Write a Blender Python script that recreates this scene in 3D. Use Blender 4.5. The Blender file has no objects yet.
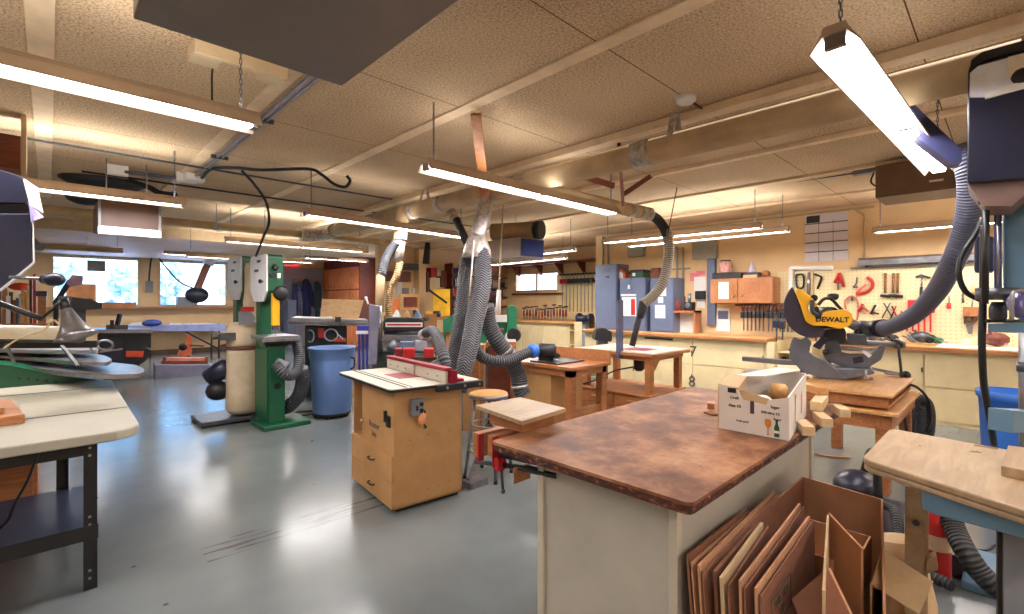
import bpy, bmesh, math, random
from mathutils import Vector, Matrix, Euler
C = bpy.context.scene
COL = C.collection
random.seed(7)
# ------------------------------------------------------------------ camera, world, exposure
FPX = 480.0; CX = 512.0; HY = 302.0; EYE = 1.5
TH = math.radians(46); CF = math.cos(TH); SF = math.sin(TH)
cd = bpy.data.cameras.new('camera'); cam = bpy.data.objects.new('camera', cd); COL.objects.link(cam)
cam.location = (0, 0, EYE); cam.rotation_euler = (math.pi/2, 0, TH - math.pi/2)
cd.sensor_width = 36; cd.lens = FPX/1024*36; cd.shift_y = -(307-HY)/1024; cd.clip_start = 0.05; cd.clip_end = 300
C.camera = cam
w = bpy.data.worlds.new('world'); C.world = w; w.use_nodes = True
nt = w.node_tree; bg = nt.nodes['Background']
sky = nt.nodes.new('ShaderNodeTexSky'); sky.sky_type = 'HOSEK_WILKIE'; sky.turbidity = 3.2; sky.ground_albedo = 0.6
sky.sun_direction = Vector((0.5, -0.35, 0.75)).normalized()
hs = nt.nodes.new('ShaderNodeHueSaturation'); hs.inputs['Saturation'].default_value = 1.35
nt.links.new(sky.outputs[0], hs.inputs['Color']); nt.links.new(hs.outputs[0], bg.inputs[0]); bg.inputs[1].default_value = 15.0
sl = bpy.data.lights.new('sun', 'SUN'); sl.energy = 16; sl.angle = 0.01; sl.color = (1, .97, .92)
so = bpy.data.objects.new('sun', sl); COL.objects.link(so); so.rotation_euler = Vector((0.5, -0.35, 0.75)).to_track_quat('Z', 'Y').to_euler()
C.view_settings.view_transform = 'Standard'; C.view_settings.look = 'None'; C.view_settings.gamma = 1
C.view_settings.use_curve_mapping = False; C.view_settings.exposure = 0.4
LAMP_W = 25.0     # watts of every fluorescent tube fixture
TUBE_E = 24.0

def G(px, py, z=0.0):
    w = (z-EYE)*FPX/(HY-py); r = (px-CX)/FPX*w
    return Vector((CF*w+SF*r, SF*w-CF*r, z))
def V(px, py, w):
    r = (px-CX)/FPX*w
    return Vector((CF*w+SF*r, SF*w-CF*r, EYE+(HY-py)/FPX*w))
def XP(px, py, X):
    return V(px, py, X/(CF+SF*(px-CX)/FPX))
def YP(px, py, Y):
    return V(px, py, Y/(SF-CF*(px-CX)/FPX))

# ------------------------------------------------------------------ materials
def lin(c):
    return tuple(((v/255)/12.92 if v/255 <= .04045 else ((v/255+.055)/1.055)**2.4) for v in c)
def _new(name):
    m = bpy.data.materials.new(name); m.use_nodes = True
    return m, m.node_tree, m.node_tree.nodes['Principled BSDF']
def N(nt, t, **k):
    n = nt.nodes.new(t)
    for a, b in k.items():
        if a.startswith('i_'): n.inputs[int(a[2:]) if a[2:].isdigit() else a[2:].replace('_', ' ')].default_value = b
        else: setattr(n, a, b)
    return n
def coords(nt, scale=(1, 1, 1), rot=(0, 0, 0)):
    tc = N(nt, 'ShaderNodeTexCoord'); mp = N(nt, 'ShaderNodeMapping')
    mp.inputs['Scale'].default_value = scale; mp.inputs['Rotation'].default_value = rot
    nt.links.new(tc.outputs['Object'], mp.inputs[0]); return mp.outputs[0]
def ramp(nt, fac, stops):
    r = N(nt, 'ShaderNodeValToRGB'); e = r.color_ramp.elements
    while len(e) < len(stops): e.new(.5)
    for k, (p, c) in enumerate(stops):
        e[k].position = p; e[k].color = (*lin(c), 1) if len(c) == 3 else c
    nt.links.new(fac, r.inputs[0]); return r.outputs[0]
def bump(nt, b, fac, strength=.3, dist=.01):
    bn = N(nt, 'ShaderNodeBump'); bn.inputs['Strength'].default_value = strength; bn.inputs['Distance'].default_value = dist
    nt.links.new(fac, bn.inputs['Height']); nt.links.new(bn.outputs[0], b.inputs['Normal'])
_M = {}
def paint(name, c, rough=.5, metal=0.0, var=.10, scale=6.0, bmp=0.0, c2=None, spec=.5):
    if name in _M: return _M[name]
    m, nt, b = _new(name)
    n = N(nt, 'ShaderNodeTexNoise', i_Scale=scale, i_Detail=6.0, i_Roughness=.6); nt.links.new(coords(nt), n.inputs['Vector'])
    lo = tuple(max(0, v*(1-var)) for v in c) if c2 is None else c2; hi = tuple(min(255, v*(1+var)) for v in c) if c2 is None else c
    nt.links.new(ramp(nt, n.outputs[0], [(.3, lo), (.7, hi)]), b.inputs['Base Color'])
    b.inputs['Roughness'].default_value = rough; b.inputs['Metallic'].default_value = metal
    b.inputs['Specular IOR Level'].default_value = spec
    if bmp: bump(nt, b, n.outputs[0], bmp)
    _M[name] = m; return m
def wood(name, c, dark, scale=(3, 30, 30), rough=.45, amount=.6, rings=True):
    if name in _M: return _M[name]
    m, nt, b = _new(name)
    n = N(nt, 'ShaderNodeTexNoise', i_Scale=1.6, i_Detail=8.0, i_Roughness=.65, i_Distortion=.8); nt.links.new(coords(nt, scale), n.inputs['Vector'])
    n2 = N(nt, 'ShaderNodeTexNoise', i_Scale=2.2, i_Detail=3.0); nt.links.new(coords(nt), n2.inputs['Vector'])
    mx = N(nt, 'ShaderNodeMath', operation='MULTIPLY_ADD'); nt.links.new(n2.outputs[0], mx.inputs[0]); mx.inputs[1].default_value = .5; 
    m2 = N(nt, 'ShaderNodeMath', operation='MULTIPLY'); nt.links.new(n.outputs[0], m2.inputs[0]); m2.inputs[1].default_value = .75
    nt.links.new(m2.outputs[0], mx.inputs[2])
    mid = tuple((a+b2)/2 for a, b2 in zip(c, dark))
    nt.links.new(ramp(nt, mx.outputs[0], [(.42, dark), (.58, mid), (.72, c)]), b.inputs['Base Color'])
    b.inputs['Roughness'].default_value = rough
    bump(nt, b, n.outputs[0], .08)
    _M[name] = m; return m
def emit(name, c, s):
    m, nt, b = _new(name)
    b.inputs['Base Color'].default_value = (*lin(c), 1); b.inputs['Emission Color'].default_value = (*lin(c), 1); b.inputs['Emission Strength'].default_value = s
    return m
def ribs(name, c, dark, axis_scale=60, rough=.55, metal=0.0):
    # corrugated look for hoses: wave along UV y
    m, nt, b = _new(name)
    uv = N(nt, 'ShaderNodeUVMap'); sp = N(nt, 'ShaderNodeSeparateXYZ'); nt.links.new(uv.outputs[0], sp.inputs[0])
    s = N(nt, 'ShaderNodeMath', operation='MULTIPLY'); nt.links.new(sp.outputs[1], s.inputs[0]); s.inputs[1].default_value = axis_scale*2*math.pi
    sn = N(nt, 'ShaderNodeMath', operation='SINE'); nt.links.new(s.outputs[0], sn.inputs[0])
    f = N(nt, 'ShaderNodeMath', operation='MULTIPLY_ADD'); nt.links.new(sn.outputs[0], f.inputs[0]); f.inputs[1].default_value = .5; f.inputs[2].default_value = .5
    nt.links.new(ramp(nt, f.outputs[0], [(.25, dark), (.6, c)]), b.inputs['Base Color'])
    b.inputs['Roughness'].default_value = rough; b.inputs['Metallic'].default_value = metal
    bump(nt, b, f.outputs[0], .6, .01); return m

# ------------------------------------------------------------------ mesh builder
class MB:
    def __init__(s): s.v = []; s.f = []; s.m = []; s.sm = []; s.uv = {}
    def _add(s, vs, fs, mi=0, smooth=False, M=None):
        o = len(s.v)
        s.v += [tuple(M @ Vector(v)) if M else tuple(v) for v in vs]
        for f in fs: s.f.append([i+o for i in f]); s.m.append(mi); s.sm.append(smooth)
        return s
    def box(s, a, b, rz=0, mi=0, M=None, taper=0):
        (x0, y0, z0), (x1, y1, z1) = a, b
        x0, x1 = sorted((x0, x1)); y0, y1 = sorted((y0, y1)); z0, z1 = sorted((z0, z1))
        vs = [(x0, y0, z0), (x1, y0, z0), (x1, y1, z0), (x0, y1, z0), (x0+taper, y0+taper, z1), (x1-taper, y0+taper, z1), (x1-taper, y1-taper, z1), (x0+taper, y1-taper, z1)]
        if rz:
            c = Vector(((x0+x1)/2, (y0+y1)/2, 0)); R = Matrix.Translation(c) @ Matrix.Rotation(rz, 4, 'Z') @ Matrix.Translation(-c)
            M = (M @ R) if M else R
        return s._add(vs, [(0, 3, 2, 1), (4, 5, 6, 7), (0, 1, 5, 4), (1, 2, 6, 5), (2, 3, 7, 6), (3, 0, 4, 7)], mi, False, M)
    def bar(s, p, q, w, h=None, mi=0, roll=0):
        """rectangular bar from p to q: w across, h in the up direction"""
        h = h or w; p = Vector(p); q = Vector(q); d = (q-p); L = d.length; R = d.to_track_quat('X', 'Z').to_matrix().to_4x4()
        M = Matrix.Translation(p) @ R @ Matrix.Rotation(roll, 4, 'X')
        return s.box((0, -w/2, -h/2), (L, w/2, h/2), mi=mi, M=M)
    def tube(s, pts, r, n=12, mi=0, cap=True, closed=False):
        """smooth tube through pts; r number or list"""
        P = [Vector(p) for p in pts]; k = len(P); rs = r if isinstance(r, (list, tuple)) else [r]*k
        o = len(s.v); up = None; L = 0
        for i, p in enumerate(P):
            d = (P[min(i+1, k-1)]-P[max(i-1, 0)]).normalized()
            if up is None:
                up = Vector((0, 0, 1)) if abs(d.z) < .9 else Vector((1, 0, 0))
            a = d.cross(up); 
            if a.length < 1e-5: a = d.orthogonal()
            a.normalize(); b = a.cross(d).normalized(); up = b
            if i: L += (P[i]-P[i-1]).length
            for j in range(n):
                t = 2*math.pi*j/n; s.uv[len(s.v)] = (j/n, L)
                s.v.append(tuple(p+(a*math.cos(t)+b*math.sin(t))*rs[i]))
        for i in range(k-1):
            for j in range(n):
                s.f.append([o+i*n+j, o+i*n+(j+1) % n, o+(i+1)*n+(j+1) % n, o+(i+1)*n+j]); s.m.append(mi); s.sm.append(True)
        if cap:
            s.f.append([o+j for j in range(n)][::-1]); s.m.append(mi); s.sm.append(False)
            s.f.append([o+(k-1)*n+j for j in range(n)]); s.m.append(mi); s.sm.append(False)
        return s
    def cyl(s, p, q, r, r2=None, n=16, mi=0, cap=True):
        return s.tube([p, q], [r, r if r2 is None else r2], n, mi, cap)
    def lathe(s, c, prof, n=24, mi=0, axis=(0, 0, 1), cap=True):
        """prof: list of (radius, height) about axis through c"""
        R = Vector(axis).to_track_quat('Z', 'Y').to_matrix().to_4x4(); M = Matrix.Translation(Vector(c)) @ R; o = len(s.v)
        for r, h in prof:
            for j in range(n):
                t = 2*math.pi*j/n; s.uv[len(s.v)] = (j/n, h); s.v.append(tuple(M @ Vector((r*math.cos(t), r*math.sin(t), h))))
        for i in range(len(prof)-1):
            for j in range(n):
                s.f.append([o+i*n+j, o+i*n+(j+1) % n, o+(i+1)*n+(j+1) % n, o+(i+1)*n+j]); s.m.append(mi); s.sm.append(True)
        if cap:
            s.f.append([o+j for j in range(n)][::-1]); s.m.append(mi); s.sm.append(False)
            e = o+(len(prof)-1)*n; s.f.append([e+j for j in range(n)]); s.m.append(mi); s.sm.append(False)
        return s
    def prism(s, poly, t, M=None, mi=0):
        """polygon in local XY extruded t along Z, then M"""
        n = len(poly); vs = [(x, y, 0) for x, y in poly]+[(x, y, t) for x, y in poly]
        ar = sum(poly[i][0]*poly[(i+1) % n][1]-poly[(i+1) % n][0]*poly[i][1] for i in range(n))
        fs = [list(range(n))[::-1], list(range(n, 2*n))]+[[i, (i+1) % n, n+(i+1) % n, n+i] for i in range(n)]
        if ar*t < 0: fs = [f[::-1] for f in fs]
        return s._add(vs, fs, mi, False, M)
    def quadslab(s, pts, t, mi=0):
        """planar polygon in 3D given thickness t along its normal"""
        P = [Vector(p) for p in pts]; nrm = (P[1]-P[0]).cross(P[2]-P[1]).normalized()*t; n = len(P)
        vs = P+[p-nrm for p in P]
        return s._add(vs, [list(range(n)), list(range(n, 2*n))[::-1]]+[[(i+1) % n, i, n+i, n+(i+1) % n] for i in range(n)], mi)
    def ball(s, c, r, n=14, mi=0, sc=(1, 1, 1)):
        k = n//2; prof = [(max(1e-4, math.sin(math.pi*i/k))*1.0, -math.cos(math.pi*i/k)) for i in range(k+1)]
        o = len(s.v)
        for a, h in prof:
            for j in range(n):
                t = 2*math.pi*j/n; s.v.append((c[0]+r*sc[0]*a*math.cos(t), c[1]+r*sc[1]*a*math.sin(t), c[2]+r*sc[2]*h))
        for i in range(k):
            for j in range(n):
                s.f.append([o+i*n+j, o+i*n+(j+1) % n, o+(i+1)*n+(j+1) % n, o+(i+1)*n+j]); s.m.append(mi); s.sm.append(True)
        return s
    def mesh(s, name, mats):
        me = bpy.data.meshes.new(name); me.from_pydata(s.v, [], s.f)
        for m in (mats if isinstance(mats, (list, tuple)) else [mats]): me.materials.append(m)
        for p, mi, sm in zip(me.polygons, s.m, s.sm): p.material_index = mi; p.use_smooth = sm
        if s.uv:
            l = me.uv_layers.new(name='UVMap')
            for p in me.polygons:
                us = [s.uv.get(me.loops[li].vertex_index, (0, 0)) for li in p.loop_indices]
                wrap = max(u[0] for u in us)-min(u[0] for u in us) > .5
                for li, u in zip(p.loop_indices, us): l.data[li].uv = (u[0]+1 if wrap and u[0] < .5 else u[0], u[1])
        me.update(); return me

def rnd(poly, r, k=4):
    """round the corners of a polygon"""
    out = []; n = len(poly)
    for i in range(n):
        p = Vector(poly[i]); a = Vector(poly[i-1]); b = Vector(poly[(i+1) % n])
        d1 = (a-p).normalized(); d2 = (b-p).normalized(); rr = min(r, (a-p).length*.49, (b-p).length*.49)
        s0 = p+d1*rr; s1 = p+d2*rr
        for j in range(k+1):
            t = j/k; out.append(tuple(s0*(1-t)**2+p*2*t*(1-t)+s1*t*t))
    return out
def spline(pts, n=8):
    P = [Vector(p) for p in pts]; Q = [P[0]*2-P[1]]+P+[P[-1]*2-P[-2]]; out = []
    for i in range(1, len(Q)-2):
        for j in range(n):
            t = j/n; a, b, c, d = Q[i-1], Q[i], Q[i+1], Q[i+2]
            out.append(.5*((2*b)+(c-a)*t+(2*a-5*b+4*c-d)*t*t+(3*b-a-3*c+d)*t**3))
    return out+[P[-1]]
def thing(name, label, cat, loc=(0, 0, 0), rz=0, group=None):
    o = bpy.data.objects.new(name, None); COL.objects.link(o); o.empty_display_size = .1
    o.location = Vector(loc); o.rotation_euler = (0, 0, rz); o['label'] = label; o['category'] = cat
    if group: o['group'] = group
    return o
def wmat(o):
    m = Matrix.LocRotScale(o.location, o.rotation_euler, o.scale)
    return (wmat(o.parent) @ m) if o.parent else m
def part(name, mb, mat, parent, local=False, bev=0, label=None, kind=None):
    me = mb.mesh(name, mat)
    if not local: me.transform(wmat(parent).inverted())
    o = bpy.data.objects.new(name, me); COL.objects.link(o); o.parent = parent
    if bev: _bev(o, bev)
    if label: o['label'] = label
    if kind: o['kind'] = kind
    return o
def _bev(o, w):
    b = o.modifiers.new('bevel', 'BEVEL'); b.width = w; b.segments = 2; b.limit_method = 'ANGLE'; b.angle_limit = math.radians(40)
def solo(name, mb, mat, label, cat, group=None, bev=0, kind=None, origin=None):
    me = mb.mesh(name, mat); xs = [v.co for v in me.vertices]
    c = Vector(origin) if origin else Vector(((min(v.x for v in xs)+max(v.x for v in xs))/2, (min(v.y for v in xs)+max(v.y for v in xs))/2, min(v.z for v in xs)))
    me.transform(Matrix.Translation(-c)); o = bpy.data.objects.new(name, me); COL.objects.link(o); o.location = c
    o['label'] = label; o['category'] = cat
    if group: o['group'] = group
    if kind: o['kind'] = kind
    if bev: _bev(o, bev)
    return o
def struct(name, mb, mat, bev=0, parent=None):
    o = bpy.data.objects.new(name, mb.mesh(name, mat)); COL.objects.link(o); 
    if parent: o.parent = parent
    else: o['kind'] = 'structure'
    if bev: _bev(o, bev)
    return o
def dup(root, loc, rz=None, label=None, group=None):
    r = root.copy(); COL.objects.link(r); r.location = Vector(loc)
    if rz is not None: r.rotation_euler = (0, 0, rz)
    if label: r['label'] = label
    if group: r['group'] = group
    def rec(a, b):
        for ch in [x for x in list(COL.objects) if x.parent == a]:
            c = ch.copy(); COL.objects.link(c); c.parent = b; rec(ch, c)
    rec(root, r); return r
def text(s, size, depth=.002, bold=0):
    cu = bpy.data.curves.new('t', 'FONT'); cu.body = s; cu.size = size; cu.extrude = depth; cu.offset = bold; cu.align_x = 'CENTER'; cu.align_y = 'CENTER'; cu.resolution_u = 3
    o = bpy.data.objects.new('t', cu); COL.objects.link(o); dg = bpy.context.evaluated_depsgraph_get()
    me = bpy.data.meshes.new_from_object(o.evaluated_get(dg)); bpy.data.objects.remove(o); bpy.data.curves.remove(cu)
    b = MB(); b.v = [tuple(v.co) for v in me.vertices]; b.f = [list(p.vertices) for p in me.polygons]; b.m = [0]*len(b.f); b.sm = [False]*len(b.f)
    bpy.data.meshes.remove(me); return b
def xform(mb, M):
    mb.v = [tuple(M @ Vector(v)) for v in mb.v]; return mb
# orientation frames for flat things: local x = reading direction, local y = up, local z = outward normal
F_negX = Matrix(((0, 0, -1, 0), (-1, 0, 0, 0), (0, 1, 0, 0), (0, 0, 0, 1)))   # faces -X (read along -Y)
F_negY = Matrix(((1, 0, 0, 0), (0, 0, -1, 0), (0, 1, 0, 0), (0, 0, 0, 1)))    # faces -Y (read along +X)
def at(p, Fm): return Matrix.Translation(Vector(p)) @ Fm

# palette
WALL = paint('tan_wall_paint', (226, 194, 148), .8, var=.04, scale=2)
PEG = paint('cream_pegboard_paint', (226, 208, 158), .75, var=.03, scale=2)
CREAM = paint('cream_paint', (205, 182, 146), .6, var=.05)
BENCHPAINT = paint('cream_bench_paint', (214, 196, 152), .6, var=.05, scale=3)
GREYPANEL = paint('warm_grey_panel', (176, 170, 156), .6, var=.05, scale=2)
OAK = wood('oak_wood', (184, 124, 76), (140, 86, 48))
ORANGEWOOD = wood('orange_stained_wood', (182, 118, 72), (136, 80, 44), rough=.4)
REDWOOD = wood('red_brown_wood', (120, 56, 32), (78, 32, 20))
PLY = wood('pale_plywood', (176, 150, 116), (146, 118, 86), scale=(2, 14, 14))
MAPLE = wood('maple_butcher_block', (214, 164, 104), (180, 126, 72), scale=(2, 16, 16))
PLYL = wood('light_plywood_sheet', (228, 190, 140), (200, 158, 108), scale=(2, 14, 14))
MDF = paint('mdf_board', (186, 140, 88), .6, var=.04, scale=9)
CARD = paint('brown_cardboard', (188, 138, 102), .85, var=.08, scale=5)
CARDL = paint('pale_cardboard', (198, 168, 128), .85, var=.06, scale=5)
CARDD = paint('dark_cardboard', (134, 88, 64), .85, var=.1, scale=5)
BLACK = paint('black_metal', (24, 24, 28), .45, var=.2)
RUBBER = paint('black_rubber', (34, 34, 38), .6, var=.15)
STEEL = paint('brushed_steel', (150, 150, 155), .3, .85, var=.12, scale=12)
DSTEEL = paint('dark_steel', (84, 86, 92), .4, .6, var=.15, scale=12)
CAST = paint('cast_iron', (140, 140, 146), .32, .7, var=.1)
NAVY = paint('navy_enamel', (30, 33, 54), .35, var=.08)
BLUEG = paint('blue_grey_enamel', (92, 126, 150), .4, var=.06)
GREEN = paint('green_enamel', (18, 86, 56), .35, var=.08)
TEAL = paint('teal_enamel', (38, 128, 92), .45, var=.08)
WHITE = paint('white_enamel', (226, 226, 230), .4, var=.03)
OFFW = paint('off_white_laminate', (196, 188, 172), .4, var=.03)
RED = paint('red_paint', (180, 34, 34), .4, var=.1)
CRIM = paint('crimson_aluminium', (150, 24, 48), .35, .3, var=.1)
YEL = paint('yellow_plastic', (236, 174, 24), .4, var=.05)
BLUEP = paint('blue_plastic', (100, 130, 184), .5, var=.05, scale=3)
BLUEB = paint('bright_blue_plastic', (50, 110, 200), .45, var=.05, scale=3)
LOCK = paint('blue_grey_locker_paint', (96, 108, 136), .45, var=.05, scale=3)
GREYM = paint('mid_grey_metal', (126, 128, 134), .5, .1, var=.06)
DUCTM = paint('tan_painted_duct', (190, 164, 128), .8, var=.08, scale=4, spec=.15)
FOIL = paint('foil_tape', (168, 160, 152), .35, .35, var=.25, scale=22, bmp=.5)
CANVAS = paint('cream_canvas', (196, 178, 150), .9, var=.08, scale=5)
PAPER = paint('white_paper', (230, 228, 226), .8, var=.02)
BRASS = paint('brass', (190, 150, 70), .3, .8)
HOSEG = ribs('grey_ribbed_hose', (120, 122, 130), (58, 58, 64), 40)
HOSED = ribs('dark_ribbed_hose', (84, 84, 92), (34, 34, 38), 36)
HOSEK = ribs('black_ribbed_hose', (52, 54, 60), (14, 14, 16), 50)
HOSEL = ribs('pale_ribbed_hose', (176, 166, 154), (120, 108, 96), 36)
HOSET = ribs('tan_ribbed_hose', (186, 150, 104), (130, 98, 62), 36)
def chevron():
    m, nt, b = _new('zigzag_wire_hose')
    uv = N(nt, 'ShaderNodeUVMap'); sp = N(nt, 'ShaderNodeSeparateXYZ'); nt.links.new(uv.outputs[0], sp.inputs[0])
    tri = N(nt, 'ShaderNodeMath', operation='PINGPONG'); nt.links.new(sp.outputs[0], tri.inputs[0]); tri.inputs[1].default_value = .125
    a = N(nt, 'ShaderNodeMath', operation='MULTIPLY_ADD'); nt.links.new(tri.outputs[0], a.inputs[0]); a.inputs[1].default_value = .28; nt.links.new(sp.outputs[1], a.inputs[2])
    s = N(nt, 'ShaderNodeMath', operation='MULTIPLY'); nt.links.new(a.outputs[0], s.inputs[0]); s.inputs[1].default_value = 2*math.pi*42
    sn = N(nt, 'ShaderNodeMath', operation='SINE'); nt.links.new(s.outputs[0], sn.inputs[0])
    nt.links.new(ramp(nt, sn.outputs[0], [(.4, (40, 42, 48)), (.9, (124, 124, 132))]), b.inputs['Base Color'])
    b.inputs['Roughness'].default_value = .45; bump(nt, b, sn.outputs[0], .5, .008); return m
CHEV = chevron()
TUBEM = emit('fluorescent_tube', (255, 250, 252), TUBE_E)
# ------------------------------------------------------------------ room shell
ZC = 2.92
def floor_mat():
    m, nt, b = _new('grey_painted_concrete')
    v = coords(nt)
    n = N(nt, 'ShaderNodeTexNoise', i_Scale=.9, i_Detail=5.0); nt.links.new(v, n.inputs['Vector'])
    base = ramp(nt, n.outputs[0], [(.3, (96, 103, 105)), (.55, (114, 121, 122)), (.8, (128, 131, 126))])
    # scuffs: stretched noise, thresholded, only in a few patches
    n2 = N(nt, 'ShaderNodeTexNoise', i_Scale=1.0, i_Detail=7.0, i_Roughness=.7); nt.links.new(coords(nt, (4, 34, 1), (0, 0, math.radians(-24))), n2.inputs['Vector'])
    n3 = N(nt, 'ShaderNodeTexNoise', i_Scale=1.3, i_Detail=1.0); nt.links.new(v, n3.inputs['Vector'])
    t = ramp(nt, n2.outputs[0], [(.585, (0, 0, 0)), (.62, (255, 255, 255))])
    t3 = ramp(nt, n3.outputs[0], [(.54, (0, 0, 0)), (.62, (255, 255, 255))])
    mu = N(nt, 'ShaderNodeMath', operation='MULTIPLY'); nt.links.new(t, mu.inputs[0]); nt.links.new(t3, mu.inputs[1])
    # dark drag marks left of the router table
    tc = N(nt, 'ShaderNodeTexCoord'); sp = N(nt, 'ShaderNodeSeparateXYZ'); mp = N(nt, 'ShaderNodeMapping', vector_type='POINT')
    a, c = G(222, 548), G(372, 502); ang = math.atan2(c.y-a.y, c.x-a.x); L = (c-a).length
    mp.inputs['Location'].default_value = (0, 0, 0); 
    off = Matrix.Rotation(-ang, 3, 'Z') @ a
    mp.inputs['Rotation'].default_value = (0, 0, -ang); mp.inputs['Location'].default_value = (-off.x, -off.y, 0)
    nt.links.new(tc.outputs['Object'], mp.inputs[0]); nt.links.new(mp.outputs[0], sp.inputs[0])
    def cmp(o, lo, hi):
        g = N(nt, 'ShaderNodeMath', operation='GREATER_THAN', i_1=lo); nt.links.new(o, g.inputs[0]); l = N(nt, 'ShaderNodeMath', operation='LESS_THAN', i_1=hi); nt.links.new(o, l.inputs[0])
        q = N(nt, 'ShaderNodeMath', operation='MULTIPLY'); nt.links.new(g.outputs[0], q.inputs[0]); nt.links.new(l.outputs[0], q.inputs[1]); return q.outputs[0]
    mk = N(nt, 'ShaderNodeMath', operation='MULTIPLY'); nt.links.new(cmp(sp.outputs[0], -.1, L+.1), mk.inputs[0]); nt.links.new(cmp(sp.outputs[1], -.13, .12), mk.inputs[1])
    n4 = N(nt, 'ShaderNodeTexNoise', i_Scale=1.0, i_Detail=5.0); mp2 = N(nt, 'ShaderNodeMapping'); mp2.inputs['Scale'].default_value = (2.2, 26, 1); nt.links.new(mp.outputs[0], mp2.inputs[0]); nt.links.new(mp2.outputs[0], n4.inputs['Vector'])
    t4 = ramp(nt, n4.outputs[0], [(.53, (0, 0, 0)), (.57, (255, 255, 255))]); mk2 = N(nt, 'ShaderNodeMath', operation='MULTIPLY'); nt.links.new(mk.outputs[0], mk2.inputs[0]); nt.links.new(t4, mk2.inputs[1])
    # small spots
    vo = N(nt, 'ShaderNodeTexVoronoi', i_Scale=3.2); nt.links.new(v, vo.inputs['Vector']); t5 = ramp(nt, vo.outputs['Distance'], [(.03, (255, 255, 255)), (.05, (0, 0, 0))])
    s1 = N(nt, 'ShaderNodeMath', operation='MAXIMUM', i_0=0.0); nt.links.new(mk2.outputs[0], s1.inputs[1])
    s2 = N(nt, 'ShaderNodeMath', operation='MAXIMUM'); nt.links.new(s1.outputs[0], s2.inputs[0]); nt.links.new(t5, s2.inputs[1])
    s3 = N(nt, 'ShaderNodeMath', operation='MULTIPLY', i_1=.85); nt.links.new(s2.outputs[0], s3.inputs[0])
    mix = N(nt, 'ShaderNodeMix', data_type='RGBA'); nt.links.new(s3.outputs[0], mix.inputs[0]); nt.links.new(base, mix.inputs[6]); mix.inputs[7].default_value = (*lin((70, 60, 58)), 1)
    nt.links.new(mix.outputs[2], b.inputs['Base Color'])
    nr = N(nt, 'ShaderNodeTexNoise', i_Scale=2.5, i_Detail=4.0); nt.links.new(v, nr.inputs['Vector'])
    mr = N(nt, 'ShaderNodeMapRange', i_3=.12, i_4=.28); nt.links.new(nr.outputs[0], mr.inputs[0]); nt.links.new(mr.outputs[0], b.inputs['Roughness'])
    b.inputs['Specular IOR Level'].default_value = .7
    bump(nt, b, nr.outputs[0], .05, .01); return m
def ceil_mat():
    m, nt, b = _new('tan_fibre_ceiling_panel')
    v = coords(nt)
    n = N(nt, 'ShaderNodeTexNoise', i_Scale=75.0, i_Detail=3.0, i_Roughness=.7); nt.links.new(v, n.inputs['Vector'])
    n2 = N(nt, 'ShaderNodeTexNoise', i_Scale=1.2, i_Detail=3.0); nt.links.new(v, n2.inputs['Vector'])
    ad = N(nt, 'ShaderNodeMath', operation='MULTIPLY_ADD', i_1=.25); nt.links.new(n2.outputs[0], ad.inputs[0]); nt.links.new(n.outputs[0], ad.inputs[2])
    col = ramp(nt, ad.outputs[0], [(.42, (138, 114, 86)), (.6, (206, 178, 144)), (.8, (232, 208, 174))])
    sp = N(nt, 'ShaderNodeSeparateXYZ'); nt.links.new(v, sp.inputs[0])
    q = N(nt, 'ShaderNodeMath', operation='MULTIPLY_ADD', i_1=1/1.22, i_2=-.34/1.22+20); nt.links.new(sp.outputs[1], q.inputs[0])
    fr = N(nt, 'ShaderNodeMath', operation='FRACT'); nt.links.new(q.outputs[0], fr.inputs[0])
    lt = N(nt, 'ShaderNodeMath', operation='LESS_THAN', i_1=.006); nt.links.new(fr.outputs[0], lt.inputs[0])
    mix = N(nt, 'ShaderNodeMix', data_type='RGBA'); nt.links.new(lt.outputs[0], mix.inputs[0]); nt.links.new(col, mix.inputs[6]); mix.inputs[7].default_value = (*lin((104, 80, 56)), 1)
    nt.links.new(mix.outputs[2], b.inputs['Base Color']); b.inputs['Roughness'].default_value = .95; b.inputs['Specular IOR Level'].default_value = .1
    bump(nt, b, n.outputs[0], .5, .01); return m
X0, X1, Y0, Y1 = -4.0, 10.6, -3.2, 17.0
XR = 8.5; YJ = 6.2; XR2 = 9.9; YF = 10.8
struct('floor', MB().box((X0, Y0, -.1), (X1, Y1+.2, 0)), floor_mat())
struct('ceiling', MB().box((X0, Y0, ZC), (X1, Y1+.2, ZC+.1)), ceil_mat())
struct('wall_left', MB().box((X0-.15, Y0-.15, -.1), (X0, Y1+.2, ZC+.1)), WALL)
struct('wall_back', MB().box((X0, Y0-.15, -.1), (X1, Y0, ZC+.1)), WALL)
struct('wall_right', MB().box((XR, Y0, 0), (XR+.15, YJ, ZC)), WALL)
struct('wall_right_return', MB().box((XR+.15, YJ-.15, 0), (XR2, YJ, ZC)), WALL)
# recessed right wall with its pair of high panes
wl, wr = XP(515.5, 280, XR2), XP(560, 280, XR2); za, zb = 1.80, 2.33
struct('wall_right_recess', MB().box((XR2, YJ-.15, 0), (XR2+.15, YF+.15, za)).box((XR2, YJ-.15, zb), (XR2+.15, YF+.15, ZC)).box((XR2, YJ-.15, za), (XR2+.15, wr.y, zb)).box((XR2, wl.y, za), (XR2+.15, YF+.15, zb)), WALL)
LX = 5.85
struct('wall_far', MB().box((LX, YF, 0), (XR2, YF+.15, ZC)), WALL)
struct('wall_passage', MB().box((7.6, 13.95, 0), (X1, 14.1, ZC)), WALL)
struct('wall_end', MB().box((X1, 14.1, 0), (X1+.15, Y1+.2, ZC+.1)), WALL)
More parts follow.
